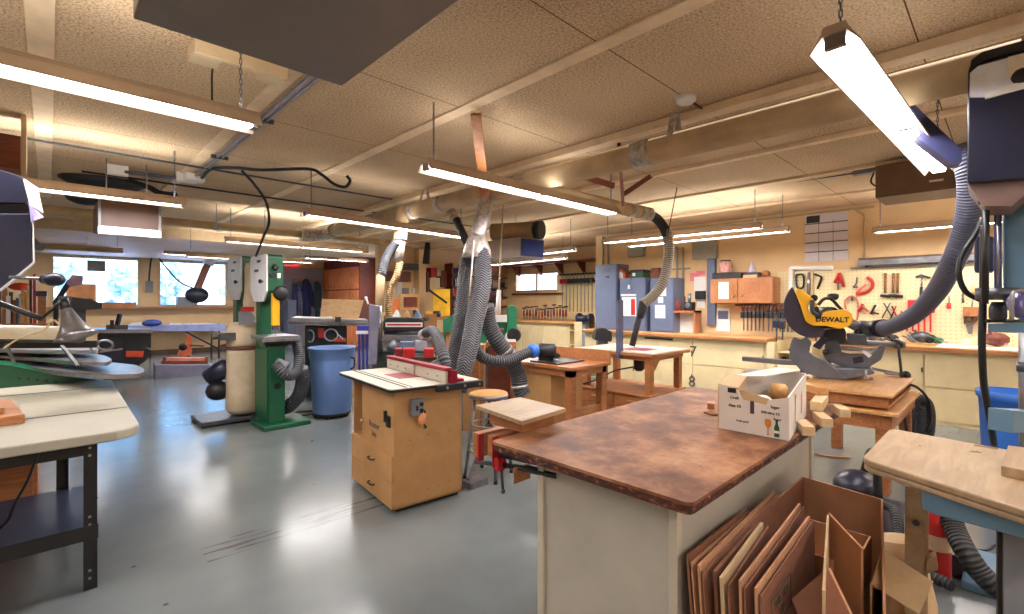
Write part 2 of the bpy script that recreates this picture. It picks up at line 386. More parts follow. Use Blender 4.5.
# window wall
W1 = (YP(52, 257, Y1), YP(139, 257, Y1)); W2 = (YP(159, 262, Y1), YP(226.5, 262, Y1)); zs, zt = 1.39, 2.69
x1a, x1b, x2a, x2b = W1[0].x, W1[1].x, W2[0].x, W2[1].x
wb = MB()
wb.box((X0, Y1, 0), (X1, Y1+.2, zs)).box((X0, Y1, zt), (X1, Y1+.2, ZC))
wb.box((X0, Y1, zs), (x1a, Y1+.2, zt)).box((x1b, Y1, zs), (x2a, Y1+.2, zt)).box((x2b, Y1, zs), (X1, Y1+.2, zt))
struct('wall_window', wb, WALL)
def glass():
    m, nt, b = _new('window_glass')
    t = N(nt, 'ShaderNodeBsdfTransparent'); g = N(nt, 'ShaderNodeBsdfGlossy'); g.inputs['Roughness'].default_value = .02
    mx = N(nt, 'ShaderNodeMixShader', i_0=.06); nt.links.new(t.outputs[0], mx.inputs[1]); nt.links.new(g.outputs[0], mx.inputs[2])
    nt.links.new(mx.outputs[0], nt.nodes['Material Output'].inputs[0]); return m
GLASS = glass()
for k, (a, b) in enumerate(((x1a, x1b), (x2a, x2b)), 1):
    t = .03
    f = MB().box((a, Y1-.03, zs), (a+t, Y1+.12, zt)).box((b-t, Y1-.03, zs), (b, Y1+.12, zt)).box((a+t, Y1-.03, zs), (b-t, Y1+.12, zs+t)).box((a+t, Y1-.03, zt-t), (b-t, Y1+.12, zt))
    f.box((a-.04, Y1-.09, zs-.06), (b+.04, Y1, zs))
    o = struct('window_%d' % k, f, paint('window_frame_paint', (206, 186, 158), .5, var=.04))
    struct('window_glass', MB().box((a+t, Y1+.05, zs+t), (b-t, Y1+.06, zt-t)), GLASS, parent=o)
f = MB(); ym = (wl.y+wr.y)/2
f.box((XR2-.03, wr.y, za), (XR2+.12, wl.y, za+.04)).box((XR2-.03, wr.y, zb-.04), (XR2+.12, wl.y, zb))
for y in (wr.y, ym-.03, wl.y-.05): f.box((XR2-.03, y, za), (XR2+.12, y+.05, zb))
o = struct('window_3', f, CREAM); struct('window_glass', MB().box((XR2+.05, wr.y, za), (XR2+.06, wl.y, zb)), GLASS, parent=o)
# soffit before the window wall and its lighter underside panel
struct('trim_1', MB().box((X0, 11.3, 2.74), (LX, Y1, ZC)), CREAM)
struct('baseboard_window', MB().box((X0, Y1-.02, 0), (5.6, Y1, .12)), paint('brown_baseboard', (104, 80, 60), .5))
struct('trim_2', MB().box((X0, Y1-.03, zt+.0), (5.6, Y1, 2.74)), CREAM)
# grey partition with a door beyond the band saws
gl, gr = YP(270, 270, Y1-.05), YP(322, 270, Y1-.05)
DG = paint('grey_partition_paint', (138, 140, 156), .7, var=.04)
struct('door_1', MB().box((gl.x, Y1-.08, 0), (gr.x-.02, Y1-.01, 2.66)).box((gl.x, Y1-.1, 0), (gl.x+.9, Y1-.08, 2.1)), DG)
# ceiling strips
STRIP = paint('ceiling_strip_paint', (232, 206, 170), .7, var=.06, scale=5)
for k, (x, w_, h_, yb) in enumerate([(-.03, .11, .014, 9.0), (1.08, .10, .014, 8.9), (2.19, .10, .016, 10.7), (3.47, .11, .06, 10.7), (4.80, .08, .04, 10.7), (6.10, .05, .03, 10.7), (7.45, .05, .03, 10.7)]):
    struct('trim_%d' % (k+3), MB().box((x-w_/2, Y0+.05, ZC-h_), (x+w_/2, yb, ZC)), STRIP, .004)
# black seam under the second strip joint, base of the room
struct('baseboard_right', MB().box((XR-.02, Y0, 0), (XR, YJ, .1)), paint('brown_baseboard', (104, 80, 60), .5))
# ------------------------------------------------------------------ outside the windows
struct('ground', MB().box((X1+.2, -40, -.3), (90, Y1+.3, -.25)), paint('sky_tinted_gravel', (176, 194, 240), .9, var=.05, scale=.3))  # sky blue put into the gravel colour to tint the floor reflection
struct('ground', MB().box((-60, Y1+.3, -.3), (80, 110, -.25)), paint('sky_tinted_gravel', (176, 194, 240), .9, var=.05, scale=.3))
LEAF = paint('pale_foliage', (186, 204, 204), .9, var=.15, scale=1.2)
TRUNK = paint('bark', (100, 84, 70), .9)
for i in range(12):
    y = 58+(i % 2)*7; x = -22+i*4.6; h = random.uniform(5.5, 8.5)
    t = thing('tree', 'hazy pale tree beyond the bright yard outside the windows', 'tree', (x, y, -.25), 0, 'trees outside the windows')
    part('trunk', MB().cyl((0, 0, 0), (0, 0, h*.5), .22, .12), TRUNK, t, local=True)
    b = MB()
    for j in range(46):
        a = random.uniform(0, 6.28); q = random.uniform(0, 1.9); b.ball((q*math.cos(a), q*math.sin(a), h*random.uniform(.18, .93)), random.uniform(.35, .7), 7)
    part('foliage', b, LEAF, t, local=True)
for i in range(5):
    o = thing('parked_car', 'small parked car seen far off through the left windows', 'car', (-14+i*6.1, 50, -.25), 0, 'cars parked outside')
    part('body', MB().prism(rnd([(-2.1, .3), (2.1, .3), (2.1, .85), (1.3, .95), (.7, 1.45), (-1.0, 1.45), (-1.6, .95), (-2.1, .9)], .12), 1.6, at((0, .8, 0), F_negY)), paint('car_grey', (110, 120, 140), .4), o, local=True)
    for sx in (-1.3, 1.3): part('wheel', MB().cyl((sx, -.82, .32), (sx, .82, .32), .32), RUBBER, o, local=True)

# ------------------------------------------------------------------ fluorescent fixtures
HOUS = paint('fixture_enamel', (184, 164, 144), .5, var=.05)
REFL = paint('fixture_reflector', (232, 230, 232), .4, var=.02)
def fixture(name, label, p, q, z, on=1.0, wd=.17, group='suspended fluorescent fixtures', chains=True, half=True, zc=ZC, up_fill=.36):
    p = Vector((p[0], p[1], z)); q = Vector((q[0], q[1], z)); c = (p+q)/2; L = (q-p).length; ang = math.atan2((q-p).y, (q-p).x)
    t = thing(name, label, 'light', (c.x, c.y, z), ang, group)
    hw = wd/2
    # reflector hood: an inverted tray
    pr = [(-hw, 0), (-hw+.006, 0), (-hw*.45, .052), (hw*.45, .052), (hw-.006, 0), (hw, 0), (hw*.5, .062), (hw*.42, .085), (-hw*.42, .085), (-hw*.5, .062)]
    M = Matrix(((0, 0, 1, -L/2), (1, 0, 0, 0), (0, 1, 0, 0), (0, 0, 0, 1)))
    part('housing', MB().prism(pr, L, M), HOUS, t, local=True)
    part('reflector', MB().box((-L/2+.01, -hw*.42, .046), (L/2-.01, hw*.42, .051)), REFL, t, local=True)
    for s in (-1, 1): part('socket', MB().box((s*(L/2-.02)-.012, -hw*.4, .005), (s*(L/2-.02)+.012, hw*.4, .05)), STEEL, t, local=True)
    if half: part('socket', MB().box((-.02, -hw*.4, .008), (.02, hw*.4, .05)), STEEL, t, local=True)
    for s in (-1, 1):
        for (u, v) in (((-L/2+.04, -.03), (.03, L/2-.04)) if half else ((-L/2+.04, L/2-.04),)):
            part('tube', MB().cyl((u, s*hw*.28, .022), (v, s*hw*.28, .022), .0165, n=10), TUBEM if on else REFL, t, local=True)
    if chains:
        for s in (-1, 1):
            x = s*(L/2-.08); cb = MB(); k = 0; zz = .085; top = zc-z
            while zz < top-.01:
                a = .012
                cb.tube([(x-(a*.4 if k % 2 else 0), -(0 if k % 2 else a*.4), zz), (x-(a*.4 if k % 2 else 0), -(0 if k % 2 else a*.4), min(top, zz+.03))], .0025, 5)
                cb.tube([(x+(a*.4 if k % 2 else 0), (0 if k % 2 else a*.4), zz), (x+(a*.4 if k % 2 else 0), (0 if k % 2 else a*.4), min(top, zz+.03))], .0025, 5)
                zz += .026; k += 1
            part('chain', cb, DSTEEL, t, local=True)
    if on:
        ld = bpy.data.lights.new('tube_light', 'AREA'); ld.shape = 'RECTANGLE'; ld.size = L-.1; ld.size_y = wd*.6; ld.energy = LAMP_W*on*L/2.44; ld.color = (1, .97, .935)
        lo = bpy.data.objects.new('tube_light', ld); COL.objects.link(lo); lo.parent = t; lo.location = (0, 0, -.002)
        # spill: added area light facing up to brighten the ceiling
        lu = bpy.data.lights.new('ceiling_fill', 'AREA'); lu.shape = 'RECTANGLE'; lu.size = L-.1; lu.size_y = wd*.4; lu.energy = LAMP_W*up_fill*on*L/2.44; lu.color = (1, .97, .935)
        lp = bpy.data.objects.new('ceiling_fill', lu); COL.objects.link(lp); lp.parent = t; lp.location = (0, 0, .092); lp.rotation_euler = (math.pi, 0, 0)
    return t
Z = 2.40
fixture('fluorescent_fixture', 'long lit fluorescent fixture nearest the upper left, running out of frame', (-1.65, 2.72), (.79, 2.74), Z, wd=.17)
fixture('fluorescent_fixture', 'lit fluorescent fixture above the router table, crossing the ribbed dust hoses', (1.89, 2.84), (4.32, 2.9), Z+.02, up_fill=.16)
fixture('fluorescent_fixture', 'glaring double fluorescent fixture hanging close by, beside the drill press head', (2.0, .43), (4.5, .34), Z, wd=.165, on=.36, up_fill=.2)
fixture('fluorescent_fixture', 'fluorescent fixture in front of the hanging brown air cleaner', (-1.5, 5.43), (.93, 5.43), Z, on=1.4)
fixture('fluorescent_fixture', 'fluorescent fixture crossing the tan drop hoses over the drum sander', (1.92, 5.12), (4.25, 5.36), Z, on=1.2, up_fill=.1)
fixture('fluorescent_fixture', 'fluorescent fixture over the blue trash can, far side of the large duct', (1.9, 8.16), (4.15, 8.2), Z, on=1.6)
fixture('fluorescent_fixture', 'fluorescent fixture just left of the red exit sign', (1.9, 11.0), (4.3, 10.9), Z-.03, zc=2.92, on=1.1)
fixture('fluorescent_fixture', 'unlit fluorescent fixture under the soffit above the left window', (-1.5, 11.2), (.95, 10.9), Z-.03, on=0, zc=2.92)
fixture('fluorescent_fixture', 'nearer of the two parallel fixtures in front of the oak wall cabinet', (6.3, 4.45), (6.42, 2.15), Z+.02)
fixture('fluorescent_fixture', 'farther of the two parallel fixtures in front of the oak wall cabinet', (7.0, 4.45), (6.98, 2.0), Z+.02)
fixture('fluorescent_fixture', 'short fixture with two bulbs beside the blue filter box', (6.55, 7.3), (6.45, 5.15), Z-.03)
fixture('fluorescent_fixture', 'added fixture behind the short one beside the blue filter box, in front of the high windows', (7.6, 8.6), (7.5, 6.2), Z-.03, on=1.5)  # extra lamp added to brighten the dark recess
fixture('fluorescent_fixture', 'added fixture close under the ceiling before the tall red-brown cabinets', (4.9, 13.0), (6.7, 13.0), 2.66, on=1.8, zc=2.74)  # added lamp that lights the cabinets and coats
fixture('fluorescent_fixture', 'fluorescent fixture over the pegboard, right of the wall calendar', (7.62, 1.22), (7.62, -1.2), Z-.02)
fixture('fluorescent_fixture', 'added fixture close under the soffit before the left window', (-1.4, 14.2), (1.0, 14.2), 2.655, on=1.3, zc=2.74)  # added to brighten the left part of the window wall
fixture('fluorescent_fixture', 'added fixture close under the soffit before the right window', (2.0, 14.2), (4.4, 14.2), 2.655, on=.9, zc=2.74)  # likewise an added lamp, for the right part of that wall
# unseen lamps of the same kind, added behind the photographer for more light
for k, (x, y) in enumerate(((-1.4, -1.2), (1.7, -1.9), (5.2, -2.2))):
    fixture('fluorescent_fixture', 'added unseen fluorescent fixture behind the photographer', (x-1.2, y), (x+1.2, y), Z, group='added unseen fixtures behind the photographer')
# ------------------------------------------------------------------ ducts and things under the ceiling
DX = 3.34; DZ = 2.66
t = thing('dust_duct', 'large round tan main duct running the length of the ceiling', 'duct', (DX, 0, DZ))
b = MB().cyl((DX, Y0+.02, DZ), (DX, 7.7, DZ), .1, n=24)
part('pipe', b, DUCTM, t)
for y in (-.2, 1.9, 3.2, 3.35, 4.6, 5.2, 6.15, 6.4, 7.3):
    part('tape_band', MB().cyl((DX, y, DZ), (DX, y+(.16 if y < 3 else .1), DZ), .1035, n=24), FOIL, t)
for y in (.6, 1.72, 5.0):
    part('hanger', MB().bar((DX-.1, y, DZ), (DX-.02, y, ZC-.03), .05, .004).bar((DX+.1, y, DZ), (DX+.02, y, ZC-.03), .05, .004), FOIL, t)
part('elbow', MB().tube(spline([(DX, 7.6, DZ), (DX-.02, 7.82, DZ-.02), (DX-.2, 7.97, DZ-.05), (DX-.4, 7.98, DZ-.06)]), .112, 20), FOIL, t)
t = thing('cross_pipe', 'slim cream pipe crossing the ceiling in front of the left windows', 'pipe', (0, 7.98, 2.6))
part('pipe', MB().cyl((X0+.02, 7.98, 2.60), (3.0, 7.98, 2.60), .058, n=16), DUCTM, t)
for x in (-2.4, -.6, .9, 1.75, 2.4): part('hanger', MB().cyl((x, 7.98, 2.65), (x, 7.98, ZC), .006, n=6), STEEL, t)
for x in (-.6, 1.75): part('coupling', MB().cyl((x-.05, 7.98, 2.6), (x+.05, 7.98, 2.6), .064), FOIL, t)
t = thing('end_pipe', 'slim cream pipe running right from the end of the large duct', 'pipe', (4, 7.98, 2.6))
part('pipe', MB().cyl((3.46, 7.98, 2.60), (5.2, 7.98, 2.60), .05, n=16), DUCTM, t)
part('hanger', MB().cyl((4.4, 7.98, 2.64), (4.4, 7.98, ZC), .006, n=6), STEEL, t)
# branch to the far router table and its drop hose
t = thing('branch_duct', 'tan branch duct with foil tape joints, ending at the hanging ribbed hose', 'duct', (4.4, 3.2, 2.6))
p0, p1 = Vector((3.42, 3.3, 2.63)), V(648, 214, 5.95)
part('pipe', MB().cyl(p0, p1, .078, n=20), DUCTM, t)
for a in (.03, .8, .9, .97):
    q = p0.lerp(p1, a); part('tape_band', MB().cyl(q, q+(p1-p0).normalized()*.09, .083, n=20), FOIL, t)
part('elbow', MB().tube(spline([p1, V(657, 219, 6.05), V(664, 228, 6.05), V(667, 236, 6.05)]), .06, 14), RUBBER, t)
t = thing('hanging_dust_hose', 'pale ribbed hose hanging beside the grey lockers, ending in a black pipe', 'hose', V(645, 300, 6.0))
part('hose', MB().tube(spline([V(666, 230, 6.05), V(669, 245, 6.05), V(668, 262, 6.05), V(663, 282, 6.0), V(653, 296, 6.0), V(643, 304, 6.0)]), .062, 16), HOSEL, t)
part('nozzle', MB().cyl(V(644, 302, 6.0), V(640, 318, 6.0), .06, .045), RUBBER, t)
part('pipe', MB().cyl(V(640, 314, 6.0), V(632, 346, 6.0), .038), RUBBER, t)
# timber hangers
t = thing('timber_hanger', 'red-brown timber strut with diagonal braces carrying the branch duct', 'bracket', V(621, 170, 4.7))
part('upright', MB().bar(V(619, 142, 4.1), V(623, 203, 5.2), .03, .075), REDWOOD, t)
part('brace', MB().bar(V(624, 194, 5.2), V(652, 175, 5.3), .03, .05), REDWOOD, t)
part('brace', MB().bar(V(582, 176, 5.1), V(614, 186, 5.2), .03, .06), REDWOOD, t)
solo('timber_post', MB().bar(V(476, 114, 3.46), V(485, 197, 4.15), .075, .03), OAK, 'brown wooden post slanting from the ceiling strip behind the central fixture', 'post')
for k, (x, y) in enumerate(((500, 108), (585, 179))): pass
t = thing('smoke_detector', 'round white smoke detector on the ceiling above the large duct', 'smoke detector', (V(686, 96, 3.32).x, V(686, 96, 3.32).y, ZC))
q = Vector(t.location)
part('housing', MB().lathe(q+Vector((0, 0, -.045)), [(.05, 0), (.065, .012), (.07, .045)]), PAPER, t)
part('conduit', MB().cyl(q+Vector((.07, 0, -.012)), q+Vector((.42, .0, -.012)), .008), REDWOOD, t)
# air filter cabinets
AIRG = paint('air_cleaner_grey_brown', (122, 108, 98), .4, .1, var=.05, scale=3)
t = thing('air_filter_unit', 'big flat-bottomed grey box hanging at the top left', 'air cleaner', (.6, 1.5, 2.5))
part('cabinet', MB().box((.215, .85, 2.5), (.98, 2.15, 2.86)), AIRG, t, bev=.006)
part('grille', MB().box((.25, 2.15, 2.56), (.94, 2.157, 2.82)), WHITE, t)
for x in (.3, .9): part('hanger', MB().cyl((x, 2.0, 2.86), (x, 2.0, ZC), .008), STEEL, t)
t = thing('air_cleaner', 'brown box air cleaner with a white lower panel, near the left windows', 'air cleaner', (.56, 6.1, 2.19))
a, b_ = YP(98, 225, 5.9), YP(161, 230, 5.9)
part('cabinet', MB().box((a.x, 5.9, 2.21), (b_.x, 6.6, 2.46)), paint('air_cleaner_brown', (88, 62, 52), .5, var=.05), t, bev=.006)
part('filter_frame', MB().quadslab([(a.x, 5.88, 2.14), (b_.x, 5.88, 2.14), (b_.x, 5.9, 2.215), (a.x, 5.9, 2.215)], .02), WHITE, t)
for x in (a.x, b_.x-.02): part('side_plate', MB().box((x, 5.885, 2.21), (x+.02, 5.9, 2.46)), GREYM, t)
for x in (a.x+.08, b_.x-.08): part('hanger', MB().cyl((x, 6.2, 2.46), (x, 6.2, ZC), .006, n=6), STEEL, t)
t = thing('blower_shroud', 'black fan shroud and hose above the brown air cleaner', 'fan', V(115, 186, 5.3))
part('shroud', MB().ball(V(104, 181, 5.6), .27, 14, sc=(1.5, 1, .42)), RUBBER, t)
part('intake', MB().ball(V(86, 198, 5.6), .17, 12, sc=(1.1, .8, .5)), RUBBER, t)
part('hose', MB().tube(spline([V(125, 180, 5.6), V(148, 187, 5.5), V(160, 193, 5.5), V(176, 195, 5.5)]), .03), RUBBER, t)
part('support_rod', MB().cyl(V(109, 178, 5.7), (V(109, 178, 5.7).x, V(109, 178, 5.7).y, ZC), .01), STEEL, t)
t = thing('air_cleaner', 'air cleaner with a square blue filter face and tan duct on top', 'air cleaner', (5.36, 5.6, 2.18))
part('cabinet', MB().box((5.09, 5.1, 2.18), (5.63, 6.2, 2.48)), paint('air_cleaner_mauve', (168, 150, 142), .5, var=.05), t, bev=.006)
part('filter', MB().box((5.12, 5.08, 2.2), (5.60, 5.1, 2.46)), paint('blue_filter', (30, 58, 140), .7, var=.06), t)
part('duct', MB().cyl(V(492, 232, 7.6), V(536, 230, 7.4), .13, n=18), paint('kraft_duct', (150, 122, 88), .7), t)
part('duct_end', MB().cyl(V(536, 230, 7.4), V(542, 230, 7.35), .14, n=18), BLACK, t)
for x in (5.2, 5.5): part('hanger', MB().cyl((x, 5.6, 2.48), (x, 5.6, ZC), .006, n=6), STEEL, t)
t = thing('air_cleaner', 'wide brown air cleaner box hanging under the ceiling over the pegboard', 'air cleaner', (6.2, .3, 2.5))
part('cabinet', MB().box((5.95, -.35, 2.54), (6.5, .93, 2.86)), paint('air_cleaner_taupe', (118, 92, 70), .5, var=.05), t, bev=.006)
part('side_panel', MB().box((5.94, .35, 2.56), (5.95, .9, 2.84)).box((5.94, -.33, 2.56), (5.95, .33, 2.84)), paint('air_cleaner_taupe', (118, 92, 70), .5, var=.05), t, bev=.003)
part('data_label', MB().box((5.935, .42, 2.62), (5.94, .52, 2.64)), PAPER, t)
for y in (0, .7): part('hanger', MB().cyl((6.2, y, 2.86), (6.2, y, ZC), .01), STEEL, t)
t = thing('hanging_sign_box', 'small grey box hung on two white cords in the left window', 'box', V(96, 266, 9.0))
part('box', MB().box(V(87, 271, 9.0), V(106, 260.5, 9.0)+Vector((0, .12, 0))), GREYM, t)
for px in (88, 104): part('cord', MB().cyl(V(px, 260, 9.0), V(px, 212, 9.0)*1.0, .005, n=5), PAPER, t)
t = thing('hanging_crate', 'brown wooden box fixed to the ceiling at the left edge, over the navy machine head', 'box', V(5, 150, 3.6))
c0 = V(4, 170, 3.6)
part('box', MB().box((c0.x-.35, c0.y-.1, c0.z), (c0.x+.09, c0.y+.15, c0.z+.25)), REDWOOD, t, bev=.004)
part('cleat', MB().box((c0.x+.09, c0.y-.06, c0.z-.02), (c0.x+.12, c0.y+.1, ZC)), CREAM, t)
t = thing('ceiling_cleat', 'cream wooden cleat box on the ceiling beside the big grey hanging box', 'mounting board', (.8, 3.12, ZC))
part('block', MB().box((.56, 3.03, ZC-.07), (.70, 3.2, ZC)), CREAM, t)
part('block', MB().box((.92, 3.03, ZC-.07), (1.03, 3.2, ZC)), CREAM, t)
part('board', MB().box((.56, 3.0, ZC-.09), (1.03, 3.03, ZC)), CREAM, t)
solo('power_cord', MB().tube(spline([(.79, 3.1, ZC-.02), V(215, 62, 2.8), V(212, 92, 2.75), V(214, 110, 2.7), V(221, 118, 2.62)]), .006, 8), BLACK, 'black cord dangling from the ceiling to the upper left fixture', 'cord')
# conduits
t = thing('twin_conduit', 'pair of metal conduits along the ceiling strip behind the grey hanging box', 'conduit', (1.14, 2, ZC))
for x, r in ((1.15, .013), (1.19, .011)): part('pipe', MB().cyl((x, Y0+.1, ZC-.045), (x, 6.15, ZC-.045), r, n=8), STEEL, t)
part('junction_box', MB().box((1.06, 6.13, ZC-.1), (1.24, 6.27, ZC-.02)), PAPER, t, bev=.01)
for y in (1.4, 3.9, 5.2): part('strap', MB().box((1.1, y, ZC-.06), (1.24, y+.03, ZC-.03)), DSTEEL, t)
for i, (y, xa, xb, lab) in enumerate(((5.72, X0, 3.3, 'thin conduit crossing the ceiling ahead of the black looping cable'), (6.75, .2, 5.5, 'thin dark conduit crossing the ceiling past the junction box'))):
    solo('conduit', MB().cyl((xa+.05, y, ZC-.05), (xb, y, ZC-.05), .011, n=8), BLACK if i else DSTEEL, lab, 'conduit')
t = thing('track_light_bar', 'short white-ended track on the ceiling above the second left fixture', 'bracket', V(150, 162, 4.9))
a, b_ = V(117, 158, 5.0), V(186, 166, 5.3)
a.z = b_.z = ZC-.06
part('bar', MB().bar(a, b_, .05, .03), DSTEEL, t)
for q in (a, b_): part('end_block', MB().box((q.x-.09, q.y-.04, ZC-.1), (q.x+.09, q.y+.04, ZC)), PAPER, t)
solo('hanging_cable', MB().tube(spline([V(202, 178, 5.2), V(212, 169, 4.95), V(236, 168, 4.9), V(262, 170, 4.9), V(308, 169, 4.9), V(322, 175, 4.9), V(334, 184, 4.9), V(345, 187, 4.9), V(350, 181, 4.9), V(347, 176, 4.9)]), .016, 10), BLACK, 'thick black cable looping along the ceiling strip above the band saws', 'cable')
solo('hanging_cable', MB().tube(spline([V(242, 171, 5.0), V(254, 184, 5.2), V(266, 202, 5.5), V(269, 222, 5.5), V(263, 238, 5.5), V(256, 256, 5.9)]), .014, 10), RUBBER, 'black drop cable curving down to the green band saw', 'cable')
solo('conduit', MB().tube([V(895, 167, 5.0), V(770, 185, 5.9), V(650, 203, 6.9)], .012, 8), DSTEEL, 'thin wire conduit sagging across the right ceiling to the taupe air cleaner', 'conduit')
t = thing('octagon_box', 'metal junction box at the left end of the taupe air cleaner', 'junction box', V(868, 169, 5.15))
q = V(868, 169, 5.15); part('box', MB().box((q.x-.05, q.y-.13, q.z-.05), (q.x+.05, q.y+.13, q.z+.05)), GREYM, t)
part('cord', MB().tube(spline([q+Vector((0, -.05, -.05)), V(871, 182, 5.1), V(877, 187, 5.05)]), .008, 6), BLACK, t)
solo('hanging_wire', MB().cyl(V(681, 168, 5.9), V(667, 238, 6.0), .007, n=6), DSTEEL, 'thin wire slanting down to the pale hanging hose', 'wire')
t = thing('cord_reel_drop', 'long pale cord hanging in the middle with a white socket end', 'cord', V(500, 300, 6.6))
part('cord', MB().cyl(V(503, 205, 6.8), V(499, 290, 6.6), .012, n=8), CREAM, t)
part('socket', MB().cyl(V(499, 290, 6.6), V(498, 314, 6.6), .03, .04), PAPER, t)
solo('light_chain', MB().cyl(V(435, 116, 3.36), V(436, 166, 3.42), .003, n=5), DSTEEL, 'thin chain at the left end of the central fixture', 'chain')
bpy.data.objects.remove(bpy.data.objects['light_chain'])
for k, (px, py, w_) in enumerate(((782, 205, 7.0), (640, 205, 7.4), (505, 215, 8.0))):
    pass
# ------------------------------------------------------------------ drop hoses over the router table
t = thing('dust_hose', 'silver-topped hose splitting into zigzag-wired hoses behind the router table', 'hose', V(475, 250, 4.8))
part('inlet', MB().cyl(V(483, 186, 5.1), V(484, 200, 4.95), .06, .075), paint('lamplit_amber', (214, 150, 84), .5), t)  # amber colour stands for lamplight on the lower end of the post
part('sleeve', MB().tube(spline([V(484, 199, 4.95), V(485, 208, 4.9), V(482, 220, 4.85), V(478, 232, 4.8), V(477, 240, 4.8)]), [.075]*33, 18), paint('silver_hose', (184, 178, 176), .35, .4, var=.2, scale=30, bmp=.5), t)
part('joint', MB().lathe(V(477, 246, 4.8), [(.075, .12), (.1, .06), (.14, -.05), (.15, -.12)][::-1], axis=(0, 0, 1)), FOIL, t)
P = spline([V(479, 246, 4.78), V(482, 262, 4.72), V(482, 285, 4.66), V(475, 318, 4.58), V(470, 345, 4.5), V(464, 370, 4.42), V(460, 392, 4.4)], 8)
part('hose', MB().tube(P, [.082+.018*math.sin(i/len(P)*3.1) - .02*i/len(P) for i in range(len(P))], 20), CHEV, t)
P = spline([V(472, 246, 4.85), V(465, 268, 4.85), V(462, 300, 4.8), V(457, 335, 4.75), V(452, 365, 4.7), V(450, 390, 4.7)], 8)
part('hose', MB().tube(P, .062, 16), CHEV, t)
part('pull_cord', MB().cyl(V(474, 240, 4.66), V(470, 292, 4.6), .008, n=6), PAPER, t)
t = thing('dust_hose', 'grey hose curving right from a pale coupler to the blue-ended motor', 'hose', V(490, 345, 4.8))
part('coupler', MB().tube([V(483, 305, 4.75), V(479, 320, 4.72), V(475, 334, 4.7)], [.05, .05, .055], 14), HOSEL, t)
part('hose', MB().tube(spline([V(475, 332, 4.7), V(475, 345, 4.7), V(481, 356, 4.75), V(494, 361, 4.8), V(510, 360, 4.9), V(522, 355, 5.0), V(529, 352, 5.05)]), .055, 16), HOSED, t)
part('coupling', MB().lathe(V(533, 351, 5.1), [(.045, -.05), (.075, -.02), (.075, .03), (.05, .05)], axis=(.72, .0, 0)), BLUEB, t)
t = thing('dust_hose', 'thick grey hose with clamp rings dropping behind the round stool', 'hose', V(505, 360, 5.1))
P = spline([V(486, 305, 4.95), V(489, 325, 5.0), V(498, 342, 5.0), V(510, 358, 5.05), V(518, 375, 5.1), V(520, 388, 5.1), V(524, 395, 5.1)], 8)
part('hose', MB().tube(P, .085, 18), HOSED, t)
for i in (20, 22, 38): part('clamp', MB().cyl(P[i], P[i]+(P[i+1]-P[i]).normalized()*.025, .092), FOIL, t)
t = thing('dust_hose', 'black hose arching from the right onto the router table fence', 'hose', V(435, 345, 4.4))
part('hose', MB().tube(spline([V(426, 333, 4.6), V(432, 331, 4.4), V(437, 336, 4.25), V(441, 348, 4.1), V(444, 358, 4.02), V(446, 366, 4.0)]), .048, 14), HOSED, t)
t = thing('dust_hose', 'black plastic tube with a clear cap angling into the zigzag hose joint', 'hose', V(462, 230, 5.2))
part('cap', MB().cyl(V(451, 212, 5.3), V(456, 220, 5.25), .055, .05), FOIL, t)
part('tube', MB().cyl(V(456, 219, 5.25), V(470, 250, 4.95), .042), RUBBER, t)
t = thing('drop_pipe', 'tan drop pipe from the large duct splitting over the drum sander', 'pipe', V(400, 240, 6.2))
part('elbow', MB().tube(spline([Vector((DX, V(403, 208, 6.28).y, DZ-.05)), V(403, 212, 6.2), V(401, 225, 6.15), V(400, 240, 6.15)]), .085, 16), DUCTM, t)
part('coupling', MB().cyl(V(400, 240, 6.15), V(398, 262, 6.15), .07, .06), FOIL, t)
part('hose', MB().tube(spline([V(397, 242, 6.1), V(391, 250, 6.1), V(385, 262, 6.05), V(381, 276, 6.0)]), .06, 14), HOSED, t)
part('pipe', MB().tube([V(381, 274, 6.0), V(380, 290, 6.0), V(380, 312, 6.0)], .055, 14), DUCTM, t)
part('tan_hose', MB().tube(spline([V(400, 262, 6.15), V(397, 275, 6.1), V(391, 288, 6.1), V(389, 300, 6.1), V(389, 318, 6.1)]), .045, 14), HOSET, t)
# ------------------------------------------------------------------ foreground assembly bench
def benchtop():
    m, nt, b = _new('worn_hardboard_top')
    v = coords(nt)
    n = N(nt, 'ShaderNodeTexNoise', i_Scale=3.0, i_Detail=9.0, i_Roughness=.68); nt.links.new(v, n.inputs['Vector'])
    c = ramp(nt, n.outputs[0], [(.32, (74, 48, 34)), (.46, (120, 78, 54)), (.56, (156, 108, 76)), (.68, (180, 138, 104))])
    n2 = N(nt, 'ShaderNodeTexNoise', i_Scale=26.0, i_Detail=8.0, i_Roughness=.85); nt.links.new(v, n2.inputs['Vector'])
    f = ramp(nt, n2.outputs[0], [(.56, (0, 0, 0)), (.72, (255, 255, 255))])
    k = N(nt, 'ShaderNodeMath', operation='MULTIPLY', i_1=.75); nt.links.new(f, k.inputs[0])
    mix = N(nt, 'ShaderNodeMix', data_type='RGBA'); nt.links.new(k.outputs[0], mix.inputs[0]); nt.links.new(c, mix.inputs[6]); mix.inputs[7].default_value = (*lin((78, 48, 40)), 1)
    nt.links.new(mix.outputs[2], b.inputs['Base Color'])
    mr = N(nt, 'ShaderNodeMapRange', i_3=.42, i_4=.62); nt.links.new(n.outputs[0], mr.inputs[0]); nt.links.new(mr.outputs[0], b.inputs['Roughness']); b.inputs['Specular IOR Level'].default_value = .18; return m
